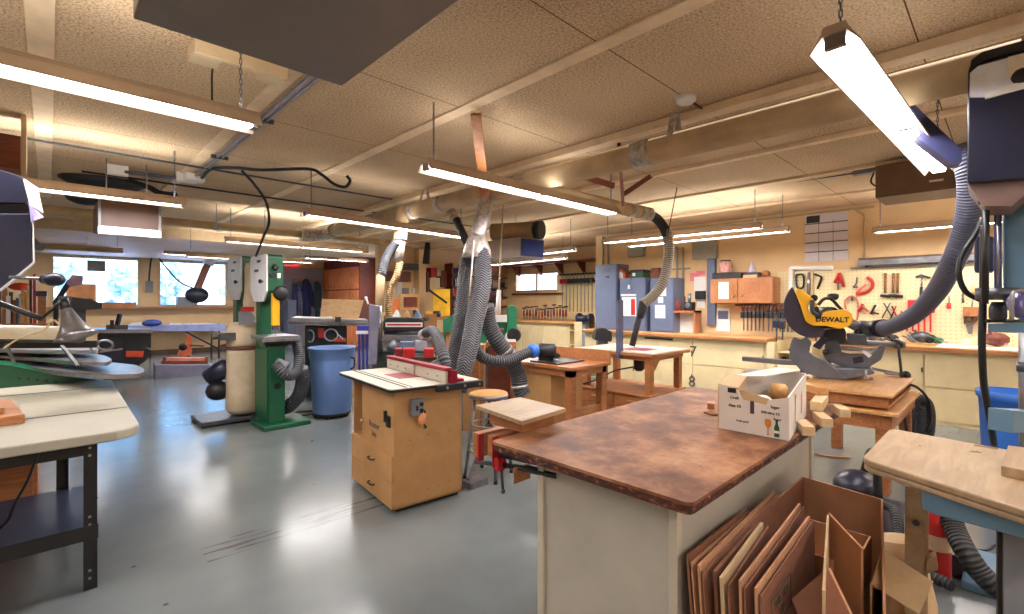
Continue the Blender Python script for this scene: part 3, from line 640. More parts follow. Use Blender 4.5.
def chipped():
    m, nt, b = _new('chipped_dark_edge')
    v = coords(nt, (30, 30, 60)); n = N(nt, 'ShaderNodeTexNoise', i_Scale=1.0, i_Detail=6.0); nt.links.new(v, n.inputs['Vector'])
    nt.links.new(ramp(nt, n.outputs[0], [(.3, (30, 14, 12)), (.55, (84, 36, 26)), (.68, (150, 96, 62)), (.74, (200, 190, 180))]), b.inputs['Base Color'])
    b.inputs['Roughness'].default_value = .6; bump(nt, b, n.outputs[0], .6); return m
BX0, BX1, BY0, BY1, BZ = 1.465, 3.50, .70, 1.66, .86
t = thing('assembly_bench', 'large workbench with a worn brown top on a cream base, nearest the viewer', 'workbench', (2.5, 1.15, 0))
poly = rnd([(BX0, BY0), (BX1, BY0), (BX1, BY1), (BX0, BY1)], .03, 3)
part('top', MB().prism(poly, .012, Matrix.Translation((0, 0, BZ-.012))), benchtop(), t)
part('top_edge', MB().prism(rnd([(BX0+.004, BY0+.004), (BX1-.004, BY0+.004), (BX1-.004, BY1-.004), (BX0+.004, BY1-.004)], .03, 3), .03, Matrix.Translation((0, 0, BZ-.042))), chipped(), t)
bx0, bx1, by0, by1 = 1.60, 3.30, .815, 1.49
part('cabinet', MB().box((bx0+.015, by0+.015, 0), (bx1-.015, by1-.015, BZ-.042)), GREYPANEL, t)
POSTP = paint('greyed_cream_paint', (192, 182, 162), .6, var=.05)
for x, y in ((bx0, by0), (bx0, by1-.035), (bx1-.035, by0), (bx1-.035, by1-.035)):
    part('corner_post', MB().box((x, y, 0), (x+.035, y+.035, BZ-.042)), POSTP, t, bev=.003)
part('toe_rail', MB().box((bx0+.05, by0+.005, 0), (bx1-.05, by0+.015, .09)), BENCHPAINT, t)
# vise at the left end
vt = thing('bench_vise', 'wooden-jawed vise with red frame at the left end of the brown-topped bench', 'vise', (1.4, 1.75, .75))
q = V(492, 440, 2.35)
part('outer_jaw', MB().box(V(479, 458, 2.55), V(479, 434, 2.55)+Vector((.42, .05, 0))), ORANGEWOOD, vt, bev=.004)
part('inner_jaw', MB().box(V(494, 458, 2.35), V(494, 437, 2.35)+Vector((.3, .05, 0))), ORANGEWOOD, vt, bev=.004)
part('frame', MB().box(V(492, 468, 2.33), V(499, 437, 2.33)+Vector((.02, .02, 0))).box(V(494, 470, 2.33), V(506, 460, 2.3)+Vector((.03, .03, 0))), RED, vt, bev=.004)
part('jaw_plate', MB().box(V(477, 461, 2.54), V(481, 434, 2.54)+Vector((.02, .0, 0))), RED, vt)
part('screw', MB().cyl(V(476, 462, 2.6), V(545, 470, 2.2), .011), DSTEEL, vt)
for dy in (-5, 4): part('guide_rod', MB().cyl(V(500, 460+dy, 2.35), V(556, 472+dy, 2.12), .012), BLACK, vt)
part('handle', MB().cyl(V(501, 466, 2.34), V(503, 491, 2.34), .007).ball(V(503, 491, 2.34), .013, 8), DSTEEL, vt)
part('nut_block', MB().box(V(513, 484, 2.25), V(531, 468, 2.25)+Vector((.05, .05, 0))), ORANGEWOOD, vt, bev=.004)
# plywood-topped jig on the corner
jt = thing('plywood_stand', 'small square plywood-topped stand on the far left corner of the brown bench', 'stand', (1.78, 1.66, BZ))
c4 = [G(476, 405, .95), G(520, 397, .95), G(566, 408, .95), G(522, 421, .95)]
part('top', MB().quadslab([c+Vector((0, 0, 0)) for c in c4][::-1], .022), PLY, jt, bev=.003)
cc = sum(c4, Vector())/4
part('box', MB().box((cc.x-.11, cc.y-.12, BZ), (cc.x+.13, cc.y+.12, .928)), OAK, jt, bev=.002)
# beer carton
CARTON = paint('carton_print', (222, 214, 204), .6, var=.02)
kt = thing('bottle_carton', 'white printed bottle carton with cut hand hole, at the right end of the brown bench', 'carton', (2.85, .9, BZ))
c1, c2 = G(718, 428, BZ), G(792, 440, BZ)      # visible long side at table level
c1 = Vector((2.72, 1.08, BZ)); 
c2 = G(789, 441, BZ); c1 = G(719, 428, BZ); c3 = G(806, 416, BZ)
u = (c2-c1); v_ = (c3-c2); HZ = .235; th_ = .006
def wallq(a, b, h0=0, h1=HZ, z=BZ):
    return [a+Vector((0, 0, h0)), b+Vector((0, 0, h0)), b+Vector((0, 0, h1)), a+Vector((0, 0, h1))]
# long side with notch: outline in the side's own frame
L = u.length; M = Matrix.Translation(c1) @ Matrix(((u.x/L, 0, u.y/L, 0), (u.y/L, 0, -u.x/L, 0), (0, 1, 0, 0), (0, 0, 0, 1)))
part('front_panel', MB().prism([(0, 0), (L, 0), (L, .20), (L*.84, .185), (L*.72, .175), (L*.7, .15), (L*.36, .16), (L*.3, .19), (L*.26, .215), (0, .225)], -th_, M), CARTON, kt)
part('inner_flap', MB().prism([(L*.3, .16), (L*.72, .148), (L*.72, .178), (L*.3, .205)], -th_, M @ Matrix.Translation((0, 0, -.012))), CARDL, kt)
W = v_.length; M2 = Matrix.Translation(c2) @ Matrix(((v_.x/W, 0, v_.y/W, 0), (v_.y/W, 0, -v_.x/W, 0), (0, 1, 0, 0), (0, 0, 0, 1)))
part('side_panel', MB().prism([(0, 0), (W, 0), (W, .235), (W*.5, .22), (0, .2)], -th_, M2), CARTON, kt)
part('back_panel', MB().quadslab(wallq(c1+v_, c3, 0, .24), th_), CARTON, kt)
part('side_panel', MB().quadslab(wallq(c1, c1+v_, 0, .225), th_), CARDL, kt)
part('bottom', MB().quadslab([c1, c2, c3, c1+v_], .004), CARDL, kt)
part('top_flap', MB().quadslab([c1+Vector((0, 0, .225)), c1+u*.3+Vector((0, 0, .215)), c1+u*.3+v_*.3+Vector((0, 0, .25)), c1+v_*.35+Vector((0, 0, .255))], .005), CARDL, kt)
part('top_flap', MB().quadslab([c1+v_*.35+Vector((0, 0, .235)), c1+v_+u*.55+Vector((0, 0, .255)), c1+v_+u*.9+Vector((0, 0, .25)), c1+v_*.5+u*.5+Vector((0, 0, .24))], .005), CARTON, kt)
INK = paint('dark_print', (60, 58, 60), .6)
def onp(M_, x, y, b, mat, n='print', z=.0012): part(n, xform(b, M_ @ Matrix.Translation((x, y, z))), mat, kt)
onp(M, L*.24, .165, text('Craft', .02), INK); onp(M, L*.24, .125, text('Ales 12', .02), INK)
onp(M, L*.82, .145, text('lager', .02), INK); onp(M, L*.75, .115, text('330 ml x 12', .017), INK); onp(M, L*.85, .09, text('beer', .018), INK)
onp(M, L*.36, .055, text('fresh pack', .014), INK)
onp(M, L*.5, .1, MB().box((-.009, 0, 0), (.009, .06, .001)), INK)
onp(M, L*.2, .2, MB().box((-.02, -.012, 0), (.02, .012, .001)), BLACK)
onp(M, L*.72, .01, MB().prism([(-.006, 0), (.006, 0), (.002, .01), (.002, .03), (.014, .05), (.012, .075), (-.012, .075), (-.014, .05), (-.002, .03), (-.002, .01)], .001), paint('amber_print', (206, 130, 50), .6))
onp(M, L*.84, .008, MB().prism([(-.011, 0), (.011, 0), (.011, .045), (.005, .06), (.005, .08), (-.005, .08), (-.005, .06), (-.011, .045)], .001), paint('bottle_green_print', (36, 90, 50), .6))
onp(M, L*.84, .025, MB().prism([(-.011, 0), (.011, 0), (.011, .012), (-.011, .012)], .0016), PAPER)
onp(M2, W*.3, .1, MB().prism([(-.01, -.05), (.0, -.06), (.02, .03), (.015, .08), (-.01, .09), (0, .03)], .001), paint('blue_grey_print', (120, 130, 150), .6))
onp(M2, W*.68, .11, MB().prism([(-.02, -.05), (.0, -.06), (.025, .0), (.01, .06), (-.02, .04)], .001), paint('pink_print', (196, 120, 130), .6))
onp(M2, W*.35, .17, MB().prism([(-.02, -.012), (.02, -.01), (.02, .012), (-.02, .01)], .001), paint('ochre_print', (190, 160, 80), .6))
# things in the carton
solo('crumpled_bag', MB().ball(c1+u*.52+v_*.3+Vector((0, 0, .13)), .055, 10, sc=(1.3, .9, .6)), PAPER, 'white plastic bag inside the bottle carton, behind the hand hole', 'bag')
t2 = thing('wood_offcut', 'round tan wood offcut sticking out of the bottle carton', 'offcut', c1+u*.72+v_*.5+Vector((0, 0, .12)))
part('block', MB().lathe(t2.location, [(.03, 0), (.045, .04), (.045, .07), (.03, .09)], axis=(.2, .1, 1)), MAPLE, t2)
# stacked wooden blocks at the bench corner
BLK = wood('pale_pine_block', (226, 200, 160), (200, 168, 126), scale=(8, 8, 8))
blocks = [((804, 428), .045, (.055, .16, .05), 'pine block at the very edge of the bench, right of the carton'),
          ((822, 420), .045, (.05, .16, .05), 'middle pine block of the front row at the bench edge'),
          ((840, 411), .045, (.06, .16, .05), 'rightmost pine block overhanging the bench corner')]
rzb = math.atan2(v_.y, v_.x)
for (px, py), h, s, lab in blocks:
    c = G(px, py, BZ+.02); o = MB().box((c.x-.075, c.y-.027, BZ), (c.x+.09, c.y+.027, BZ+.045), rz=rzb*.18+math.radians(26))
    solo('wood_block', o, BLK, lab, 'wood block', 'pine blocks on the bench corner', bev=.002)
c = G(820, 400, BZ+.08)
solo('wood_block', MB().box((c.x-.16, c.y-.03, BZ+.047), (c.x+.14, c.y+.03, BZ+.095), rz=math.radians(8)), BLK, 'long pine block lying across the front row of blocks', 'wood block', 'pine blocks on the bench corner', bev=.002)
c = G(812, 388, BZ+.12)
solo('wood_block', MB().box((c.x-.1, c.y-.03, BZ+.097), (c.x+.10, c.y+.03, BZ+.14), rz=math.radians(50)), MAPLE, 'tan block resting on the long pine block', 'wood block', 'pine blocks on the bench corner', bev=.002)
c = V(788, 370, 3.25)
solo('wood_block', MB().box((c.x-.12, c.y-.06, BZ), (c.x+.12, c.y+.06, c.z+.02), rz=math.radians(20)), BLK, 'tall stack of pine behind the bottle carton', 'wood block', 'pine blocks on the bench corner', bev=.002)
c = G(711, 408, BZ); 
solo('wood_scrap', MB().box((c.x-.04, c.y-.02, BZ), (c.x+.04, c.y+.02, BZ+.035), rz=.4), OAK, 'little brown wood scrap left of the bottle carton', 'scrap', bev=.002)
c = G(712, 414, BZ)
solo('wood_scrap', MB().box((c.x-.05, c.y-.02, BZ), (c.x+.03, c.y+.02, BZ+.008), rz=1.1), CARDD, 'thin dark flat scrap touching the carton base', 'scrap')

# ------------------------------------------------------------------ cardboard beside the bench
def sheet(name, pa, pb, zt, lean, mat, label, t_=.008, drop=0, grp='flattened cardboard against the bench', printed=False):
    """pa, pb: top corners (x,y) ; bottom edge displaced by lean toward -Y"""
    a, b = Vector((*pa, zt)), Vector((*pb, zt+drop)); a0 = Vector((pa[0], pa[1]+lean, .0)); b0 = Vector((pb[0], pb[1]+lean, .0))
    t = thing(name, label, 'cardboard', (a0+b0)/2, 0, grp)
    part('panel', MB().quadslab([a0, b0, b, a], t_), mat, t)
    # second ply folded over
    n = (b-a).cross(a0-a).normalized()
    s = -1 if n.y > 0 else 1
    off = n*s*(t_*1.6)
    part('folded_flap', MB().quadslab([a0.lerp(a, .35)+off, b0.lerp(b, .35)+off, b+off-Vector((0, 0, .01)), a+off-Vector((0, 0, .02))], t_*.6), CARDD if mat is not CARDD else CARD, t)
    if printed:
        X = (b-a).normalized(); Yv = (a-a0).normalized(); Zv = X.cross(Yv)
        M3 = Matrix(((X.x, Yv.x, Zv.x, 0), (X.y, Yv.y, Zv.y, 0), (X.z, Yv.z, Zv.z, 0), (0, 0, 0, 1)))
        c = a0.lerp(b0, .24)+Yv*((a-a0).length*.84)+Zv*.026*(1 if Zv.y < 0 else -1)
        PR_ = paint('green_black_print', (44, 46, 34), .8)
        bb = MB().box((-.1, -.05, 0), (.1, -.045, .001)).box((-.1, .05, 0), (.1, .055, .001)).box((-.1, -.05, 0), (-.095, .055, .001)).box((.095, -.05, 0), (.1, .055, .001))
        part('print', xform(bb, Matrix.Translation(c) @ M3), PR_, t)
        part('print', xform(text('THIS SIDE', .035, .0006), Matrix.Translation(c+Yv*.022) @ M3), PR_, t)
        part('print', xform(text('UP', .04, .0006), Matrix.Translation(c-Yv*.02) @ M3), PR_, t)
    return t
sheet('cardboard_sheet', (1.60, .775), (2.14, .775), .62, -.05, CARDD, 'dark cardboard sheet closest to the cream side of the bench')
sheet('cardboard_sheet', (1.60, .735), (2.40, .75), .60, -.04, CARD, 'cardboard sheet second out from the bench side', drop=.03)
sheet('cardboard_sheet', (1.63, .69), (2.10, .72), .585, -.03, CARDD, 'short folded cardboard third out from the bench side', t_=.012)
sheet('cardboard_sheet', (1.60, .655), (2.05, .68), .59, -.03, CARDL, 'pale-edged cardboard sheet in the middle of the leaning stack', t_=.012, drop=.03)
sheet('cardboard_sheet', (1.605, .60), (2.28, .61), .60, -.02, CARD, 'cardboard sheet just behind the printed one', drop=.05)
sheet('cardboard_sheet', (1.60, .55), (2.2, .555), .60, -.02, CARD, 'cardboard sheet printed with a dark box, front of the leaning stack', printed=True, drop=.04)
def gcorner(px, py, z): return G(px, py, z)
# standing folded box pieces on the right
t = thing('folded_carton', 'tall folded cardboard piece standing on edge left of the open box', 'cardboard', G(835, 560, .3)*1.0-Vector((0, 0, .3)))
A = V(828, 513, 1.95); Bq = V(861, 548, 1.75); Cq = V(843, 566, 1.62)
part('panel', MB().quadslab([Vector((A.x, A.y, 0)), Vector((Bq.x, Bq.y, 0)), Bq, A], .008), CARD, t)
part('panel', MB().quadslab([Vector((A.x-.02, A.y, 0)), Vector((V(822, 590, 1.5).x, V(822, 590, 1.5).y, 0)), V(822, 590, 1.5), A-Vector((.02, 0, 0))], .008), CARDL, t)
t = thing('folded_carton', 'low cardboard panel tilted in front of the tall folded piece', 'cardboard', (1.75, .35, 0))
A = V(828, 568, 1.62); Bq = V(850, 614, 1.5)
part('panel', MB().quadslab([Vector((A.x, A.y, 0)), Vector((Bq.x, Bq.y, 0)), Bq, A], .008), CARD, t)
part('flap', MB().quadslab([A, Bq, Bq+Vector((-.1, .08, -.1)), A+Vector((-.1, .08, -.1))], .006), CARDD, t)
# the open box
t = thing('open_box', 'open brown cardboard box standing between the bench and the plywood table', 'box', (2.55, .5, 0))
ZB = .6
a = G(799, 469, ZB+.0); b = G(886, 494, ZB); c = V(866, 588, 1.62); a = Vector((2.80, .74, ZB)); b = Vector((2.74, .40, ZB)); c = Vector((1.72, .24, .46)); d = Vector((1.98, .66, ZB-.1))
def g0(v): return Vector((v.x, v.y, 0))
part('back_wall', MB().quadslab([g0(b), g0(a), a, b], .008), CARD, t)
part('side_wall', MB().quadslab([g0(c), g0(b), b, c], .008), CARD, t)
part('side_wall', MB().quadslab([g0(a), g0(a)-Vector((.5, 0, 0)), a-Vector((.5, 0, 0)), a], .008), CARDD, t)
part('floor_panel', MB().quadslab([Vector((1.9, .3, .01)), Vector((2.72, .42, .01)), Vector((2.78, .72, .01)), Vector((1.9, .7, .01))], .008), CARDD, t)
t = thing('inner_box', 'small open cardboard box nested inside the big open box', 'box', (2.42, .5, .2))
x0_, x1_, y0_, y1_, z_ = 2.25, 2.6, .42, .68, .47
b = MB()
for q in (((x0_, y0_, .3), (x1_, y0_+.008, z_)), ((x0_, y1_-.008, .3), (x1_, y1_, z_)), ((x0_, y0_, .3), (x0_+.008, y1_, z_)), ((x1_-.008, y0_, .3), (x1_, y1_, z_))):
    part('wall', MB().box(*q), CARD, t)
part('bottom', MB().box((x0_, y0_, .012), (x1_, y1_, .31)), CARDL, t)
# pale loose flap leaning on the box front right
t = thing('loose_flap', 'pale cardboard flap folded over beside the open box, over a rolled sheet', 'cardboard', (2.2, .2, 0))
P4 = [V(882, 550, 1.95), V(932, 582, 1.95), V(918, 614, 1.8), V(870, 585, 1.72)]
part('flap', MB().quadslab(P4, .006), CARDL, t)
part('panel', MB().quadslab([g0(P4[0]), g0(P4[3]), P4[3], P4[0]], .006), CARDL, t)
solo('rolled_sheet', MB().tube([V(897, 538, 2.3), V(910, 600, 2.25), Vector((V(910, 600, 2.25).x, V(910, 600, 2.25).y, .02))], [.09, .10, .10], 16), CARDL, 'rolled tan sheet standing behind the pale flap', 'roll')

# ------------------------------------------------------------------ router table
t = thing('router_table', 'router table with white top, crimson fence and drawer cabinet', 'router table', (2.05, 3.45, 0))
rx0, rx1, ry0, ry1, rz_ = 1.73, 2.31, 3.02, 3.83, .9
part('cabinet', MB().box((rx0+.018, ry0, .03), (rx1, ry1, .045)).box((rx0+.018, ry0, .03), (rx1, ry0+.018, rz_-.025)).box((rx0+.018, ry1-.018, .03), (rx1, ry1, rz_-.025)).box((rx1-.018, ry0, .03), (rx1, ry1, rz_-.025)).box((rx0+.018, ry0+.018, .40), (rx1-.018, ry1-.018, .418)).box((rx0+.018, ry1-.21, .41), (rx1-.018, ry1-.195, rz_-.03)), MDF, t)
part('plinth', MB().box((rx0+.05, ry0+.03, 0), (rx1-.02, ry1-.03, .03)), BLACK, t)
for z0, z1 in ((.035, .215), (.222, .405)):
    dr = part('drawer', MB().box((rx0, ry0+.004, z0), (rx0+.018, ry1, z1)), MDF, t, bev=.002)
    zz = (z0+z1)/2; yy = (ry0+ry1)/2-.05
    me = MB().tube(spline([(rx0-.0, yy+.05, zz), (rx0-.025, yy+.035, zz), (rx0-.025, yy-.035, zz), (rx0, yy-.05, zz)], 4), .006, 8)
    part('handle', me, BLACK, dr)
dr = part('door', MB().box((rx0+.018, ry0+.018, .42), (rx0+.03, ry1-.2, rz_-.03)), MDF, t, bev=.002)
part('latch', MB().box((rx0+.006, ry0+.06, .6), (rx0+.018, ry0+.12, .68)).box((rx0-.02, ry0+.08, .64), (rx0, ry0+.1, .72)), BLACK, dr)
part('knob', MB().lathe((rx0, ry1-.27, .56), [(.012, 0), (.02, .01), (.02, .02), (.006, .026)], axis=(-1, 0, 0)), PLY, dr)
part('tape_mark', xform(text('Router', .07, .0005), at((rx0+.017, ry0+.36, .56), F_negX)), INK, dr)
part('tape_mark', xform(text('bits', .06, .0005), at((rx0+.017, ry0+.36, .49), F_negX)), INK, dr)
tp = rnd([(1.68, 2.93), (2.42, 2.93), (2.42, 4.0), (1.68, 4.0)], .04)
part('top', MB().prism(tp, .022, Matrix.Translation((0, 0, rz_-.022))), OFFW, t)
part('top_edging', MB().prism([( (x-2.05)*1.006+2.05, (y-3.465)*1.004+3.465) for x, y in tp], .018, Matrix.Translation((0, 0, rz_-.024))), BLACK, t)
part('mitre_slot', MB().box((1.80, 2.95, rz_-.001), (1.818, 3.98, rz_+.002)).box((1.845, 2.95, rz_-.001), (1.855, 3.98, rz_+.002)), BLACK, t)
part('insert_plate', MB().box((1.93, 3.33, rz_), (2.2, 3.62, rz_+.003)), paint('maroon_phenolic', (134, 34, 50), .35), t, bev=.001)
fx = 2.11
part('fence_face', MB().box((fx, 2.93, rz_+.002), (fx+.02, 3.42, rz_+.085)).box((fx, 3.45, rz_+.002), (fx+.02, 3.98, rz_+.085)), OFFW, t, bev=.002)
part('fence', MB().box((fx+.02, 2.93, rz_+.002), (fx+.055, 3.98, rz_+.1)).box((fx-.004, 2.93, rz_+.087), (fx+.06, 3.98, rz_+.112)), CRIM, t, bev=.002)
for y in (3.05, 3.2, 3.6, 3.75, 3.9): part('bolt', MB().cyl((fx-.003, y, rz_+.04), (fx, y, rz_+.04), .007, n=10), BLACK, t)
part('fence_bracket', MB().box((fx+.03, 2.91, rz_+.0), (fx+.09, 2.93, rz_+.09)).box((fx+.06, 2.93, rz_), (fx+.16, 3.05, rz_+.02)), CRIM, t)
part('fence_rail', MB().box((2.02, 2.885, rz_-.05), (2.42, 2.927, rz_-.002)), BLACK, t, bev=.004)
for x in (2.1, 2.25, 2.38): part('bolt', MB().cyl((x, 2.878, rz_-.026), (x, 2.886, rz_-.026), .01, n=10), STEEL, t)
part('dust_port', MB().cyl((fx+.05, 3.3, rz_+.05), (fx+.15, 3.3, rz_+.09), .045), BLACK, t)
sw = part('switch_box', MB().box((1.86, ry0-.045, .68), (1.96, ry0, .8)), GREYM, t, bev=.006)
part('switch_button', MB().box((1.895, ry0-.052, .72), (1.91, ry0-.045, .755)).box((1.925, ry0-.055, .70), (1.948, ry0-.045, .73)).box((1.925, ry0-.055, .75), (1.948, ry0-.045, .775)), BLACK, sw)
part('plug', MB().lathe((1.945, ry0-.04, .66), [(.012, -.05), (.03, -.02), (.026, .02), (.012, .05)], axis=(.3, 0, 1)), paint('amber_plug', (214, 140, 90), .4), sw)
part('plug_cord', MB().tube(spline([(1.93, ry0-.05, .73), (1.96, ry0-.06, .71), (1.955, ry0-.05, .69)], 5), .006, 8), BLACK, sw)
part('cord_end', MB().tube(spline([(1.96, ry0-.04, .61), (1.98, ry0-.04, .59), (1.96, ry0-.04, .585)], 5), .006, 8), BLACK, sw)
for x, y in ((2.02, .52), (2.1, .515), (2.2, .52), (2.02, .12), (2.1, .12), (2.2, .13), (1.87, .5)): part('screw', MB().cyl((x, ry0-.001, y), (x, ry0, y), .004, n=8), BLACK, t)
t.rotation_euler.z = math.radians(-6); t.location.x += .05; t.location.y -= .04
# ------------------------------------------------------------------ stool
def stool(x, y):
    t = thing('round_stool', 'round metal stool with a worn wooden seat behind the router table', 'stool', (x, y, 0))
    part('seat', MB().lathe((x, y, .695), [(.155, 0), (.165, .008), (.165, .02), (.15, .026), (.001, .028)]), MAPLE, t)
    part('seat_ring', MB().lathe((x, y, .675), [(.15, 0), (.172, .004), (.172, .03), (.166, .034)]), STEEL, t)
    for k in range(4):
        a = math.pi/4+k*math.pi/2+.35
        part('leg', MB().cyl((x+.12*math.cos(a), y+.12*math.sin(a), .68), (x+.21*math.cos(a), y+.21*math.sin(a), .012), .014, n=10), STEEL, t)
        part('foot', MB().cyl((x+.21*math.cos(a), y+.21*math.sin(a), 0), (x+.21*math.cos(a), y+.21*math.sin(a), .03), .017, n=10), BLACK, t)
    for z, r in ((.24, .178), (.45, .15)):
        part('foot_ring', MB().tube([(x+r*math.cos(a*math.pi/16), y+r*math.sin(a*math.pi/16), z) for a in range(33)], .009, 8, cap=False), STEEL, t)
stool(2.74, 3.13)
solo('floor_bracket', MB().bar((2.45, 3.05, .06), (2.62, 3.12, .2), .02, .05).box((2.42, 2.98, .0), (2.6, 3.1, .05)), STEEL, 'bright metal stand foot on the floor below the stool', 'foot')
# view-facing profile helper: polygon traced at its own distance w, given real depth away from the viewer
FACE = CX
def pp(poly, w, depth, mb=None, mi=0):
    r0 = (FACE-CX)/FPX; q = math.sqrt(1+r0*r0)
    n = Vector((CF+SF*r0, SF-CF*r0, 0))/q; rt_ = Vector((n.y, -n.x, 0)); c = n*(w*q)
    M = Matrix(((rt_.x, 0, -n.x, c.x), (rt_.y, 0, -n.y, c.y), (0, 1, 0, EYE), (0, 0, 0, 1)))
    out = []
    for x, y in poly:
        r = (x-CX)/FPX; ww = w*(1+r0*r0)/(1+r*r0); p = Vector((CF+SF*r, SF-CF*r, 0))*ww
        out.append(((p-c).dot(rt_), (HY-y)/FPX*ww))
    return (mb or MB()).prism(out, -depth, M, mi)
def ppr(x0, y0, x1, y1, w, depth, mb=None): return pp([(x0, y1), (x1, y1), (x1, y0), (x0, y0)], w, depth, mb)
def gz(px, py, w):
    v = V(px, py, w); return Vector((v.x, v.y, 0))
# ------------------------------------------------------------------ green band saws
def bandsaw(dy, label, top):
    X = 1.85; Y = 6.05+dy; dz = top-2.06
    t = thing('band_saw', label, 'band saw', (X+.1, Y+.3, 0), group='green band saws')
    part('base', MB().box((X-.07, Y-.1, 0), (X+.47, Y+.42, .06)), GREEN, t, bev=.012)
    part('lower_housing', MB().box((X+.02, Y+.0, .06), (X+.2, Y+.5, .98)), GREEN, t, bev=.012)
    part('lower_door', MB().box((X, Y+.02, .12), (X+.02, Y+.48, .94)), GREEN, t, bev=.008)
    part('hub_plate', MB().cyl((X+.11, Y-.006, .5), (X+.11, Y, .5), .04), BLACK, t)
    part('trunnion', MB().box((X-.02, Y+.02, .98), (X+.3, Y+.34, 1.06)), BLACK, t, bev=.01)
    part('trunnion_casting', MB().prism([(.0, 0), (.22, 0), (.3, .1), (-.06, .1)], .22, at((X, Y+.25, .955), F_negY)), GREEN, t)
    part('table', MB().box((X-.08, Y-.12, 1.055), (X+.32, Y+.36, 1.1)), CAST, t, bev=.004)
    part('fence_rail', MB().box((X-.1, Y-.15, 1.04), (X+.34, Y-.125, 1.07)), STEEL, t)
    part('neck', MB().box((X+.03, Y+.36, .9), (X+.16, Y+.54, 1.7)), GREEN, t, bev=.01)
    zt_ = top; zb = 1.5+dz*.5
    pr = [(.02, zb+.12), (.14, zb), (.5, zb), (.64, zb+.14), (.64, zt_-.04), (.6, zt_), (.05, zt_), (.02, zt_-.03)]
    MX = Matrix(((0, 0, 1, X+.015), (1, 0, 0, Y), (0, 1, 0, 0), (0, 0, 0, 1)))
    part('upper_housing', MB().prism(pr, .17, MX), GREEN, t, bev=.006)
    MX2 = Matrix(((0, 0, 1, X-.01), (1, 0, 0, Y), (0, 1, 0, 0), (0, 0, 0, 1)))
    d = part('upper_door', MB().prism([(y+.0, z) for y, z in pr], .024, MX2), WHITE, t, bev=.004)
    part('maker_plate', MB().box((X-.012, Y+.22, zt_-.09), (X-.010, Y+.36, zt_-.06)), BLACK, d)
    part('door_window', MB().box((X-.012, Y+.3, zt_-.2), (X-.010, Y+.46, zt_-.17)), BLACK, d)
    part('door_knob', MB().lathe((X-.01, Y+.12, zb+.24), [(.008, 0), (.012, .02), (.028, .03), (.02, .05)], axis=(-1, 0, 0)), BLACK, d)
    part('blade_guard', MB().box((X+.05, Y-.02, 1.22), (X+.13, Y+.04, zb+.1)), YEL, t, bev=.004)
    part('guide', MB().box((X+.06, Y-.01, 1.17), (X+.12, Y+.05, 1.23)), DSTEEL, t)
    part('blade', MB().box((X+.088, Y+.0, 1.1), (X+.092, Y+.014, 1.22)), STEEL, t)
    part('guide_post', MB().box((X+.15, Y-.01, 1.15), (X+.175, Y+.02, zb+.05)), BLACK, t)
    part('tension_wheel', MB().lathe((X+.14, Y+.02, zb+.1), [(.02, 0), (.03, .04), (.085, .045), (.09, .06), (.06, .075), (.01, .08)], axis=(0, -1, 0)), BLACK, t)
    part('tension_knob', MB().lathe((X+.09, Y+.01, zt_-.16), [(.03, 0), (.035, .01), (.02, .03)], axis=(0, -1, 0)), BLACK, t)
    part('switch_plate', MB().box((X+.11, Y+.005, zb+.28), (X+.15, Y+.018, zb+.34)), WHITE, t)
    part('handwheel', MB().lathe((X+.06, Y+.01, zb+.32), [(.02, 0), (.03, .01), (.03, .02)], axis=(0, -1, 0)), NAVY, t)
    return t
t = bandsaw(0, 'nearer green band saw with yellow blade guard and white upper door', 2.07)
part('dust_port', MB().cyl((1.95, 6.05, .78), (2.05, 5.97, .72), .06), GREYM, t)
t = bandsaw(1.05, 'farther green band saw behind the cream dust bag', 2.12)
H = V(290, 360, 5.7)
t = thing('dust_hose', 'grey ribbed hose looping below the nearer band saw table', 'hose', V(290, 380, 5.7))
part('hose', MB().tube(spline([V(276, 364, 5.62), V(282, 372, 5.6), V(290, 376, 5.65), (V(297, 371, 5.75)), V(299, 358, 5.85), V(297, 345, 5.95), V(295, 338, 6.0)]), .058, 14), HOSED, t)
part('hose', MB().tube(spline([V(301, 368, 5.9), V(303, 380, 5.95), V(299, 395, 6.0), V(290, 405, 6.0), V(284, 408, 6.05)]), .085, 14), HOSED, t)
t = thing('dust_collector', 'cream cloth dust collector with lower and upper bags between the band saws', 'dust collector', (1.8, 6.82, 0))
cx_, cy_ = 1.80, 6.80
b = MB(); n = 28; pr = [(.17, .1), (.205, .16), (.2, .5), (.195, .86), (.19, .92)]
part('lower_bag', MB().lathe((cx_, cy_, 0), pr, 24), CANVAS, t)
part('bag_clamp', MB().lathe((cx_, cy_, .9), [(.197, 0), (.203, .01), (.203, .03), (.197, .04)]), paint('brown_strap', (96, 50, 40), .6), t)
part('collar', MB().lathe((cx_, cy_, .94), [(.19, 0), (.2, .05), (.2, .22), (.16, .3)]), CANVAS, t)
part('upper_bag', MB().tube(spline([(cx_+.04, cy_, 1.2), (cx_+.1, cy_+.03, 1.45), (cx_+.13, cy_+.05, 1.7), (cx_+.13, cy_+.06, 1.95), (cx_+.13, cy_+.06, 2.02)]), [.10]*9+[.11]*8+[.11]*8+[.10]*6+[.05, .03], 16), CANVAS, t)
part('ring_handle', MB().cyl((cx_-.2, cy_-.1, 1.08), (cx_-.35, cy_-.02, 1.05), .016).box((cx_-.3, cy_-.15, 1.03), (cx_-.1, cy_-.02, 1.12)), DSTEEL, t)
part('motor', MB().lathe((cx_-.24, cy_+.16, .62), [(.05, -.17), (.11, -.15), (.12, 0), (.11, .12), (.06, .15)], axis=(.6, -.5, .5)), NAVY, t)
part('motor_housing', MB().ball((cx_-.26, cy_+.15, .38), .14, 12, sc=(1, 1, .9)), BLACK, t)
part('base', MB().box((cx_-.5, cy_-.18, .02), (cx_+.1, cy_+.42, .07)), DSTEEL, t, bev=.01)
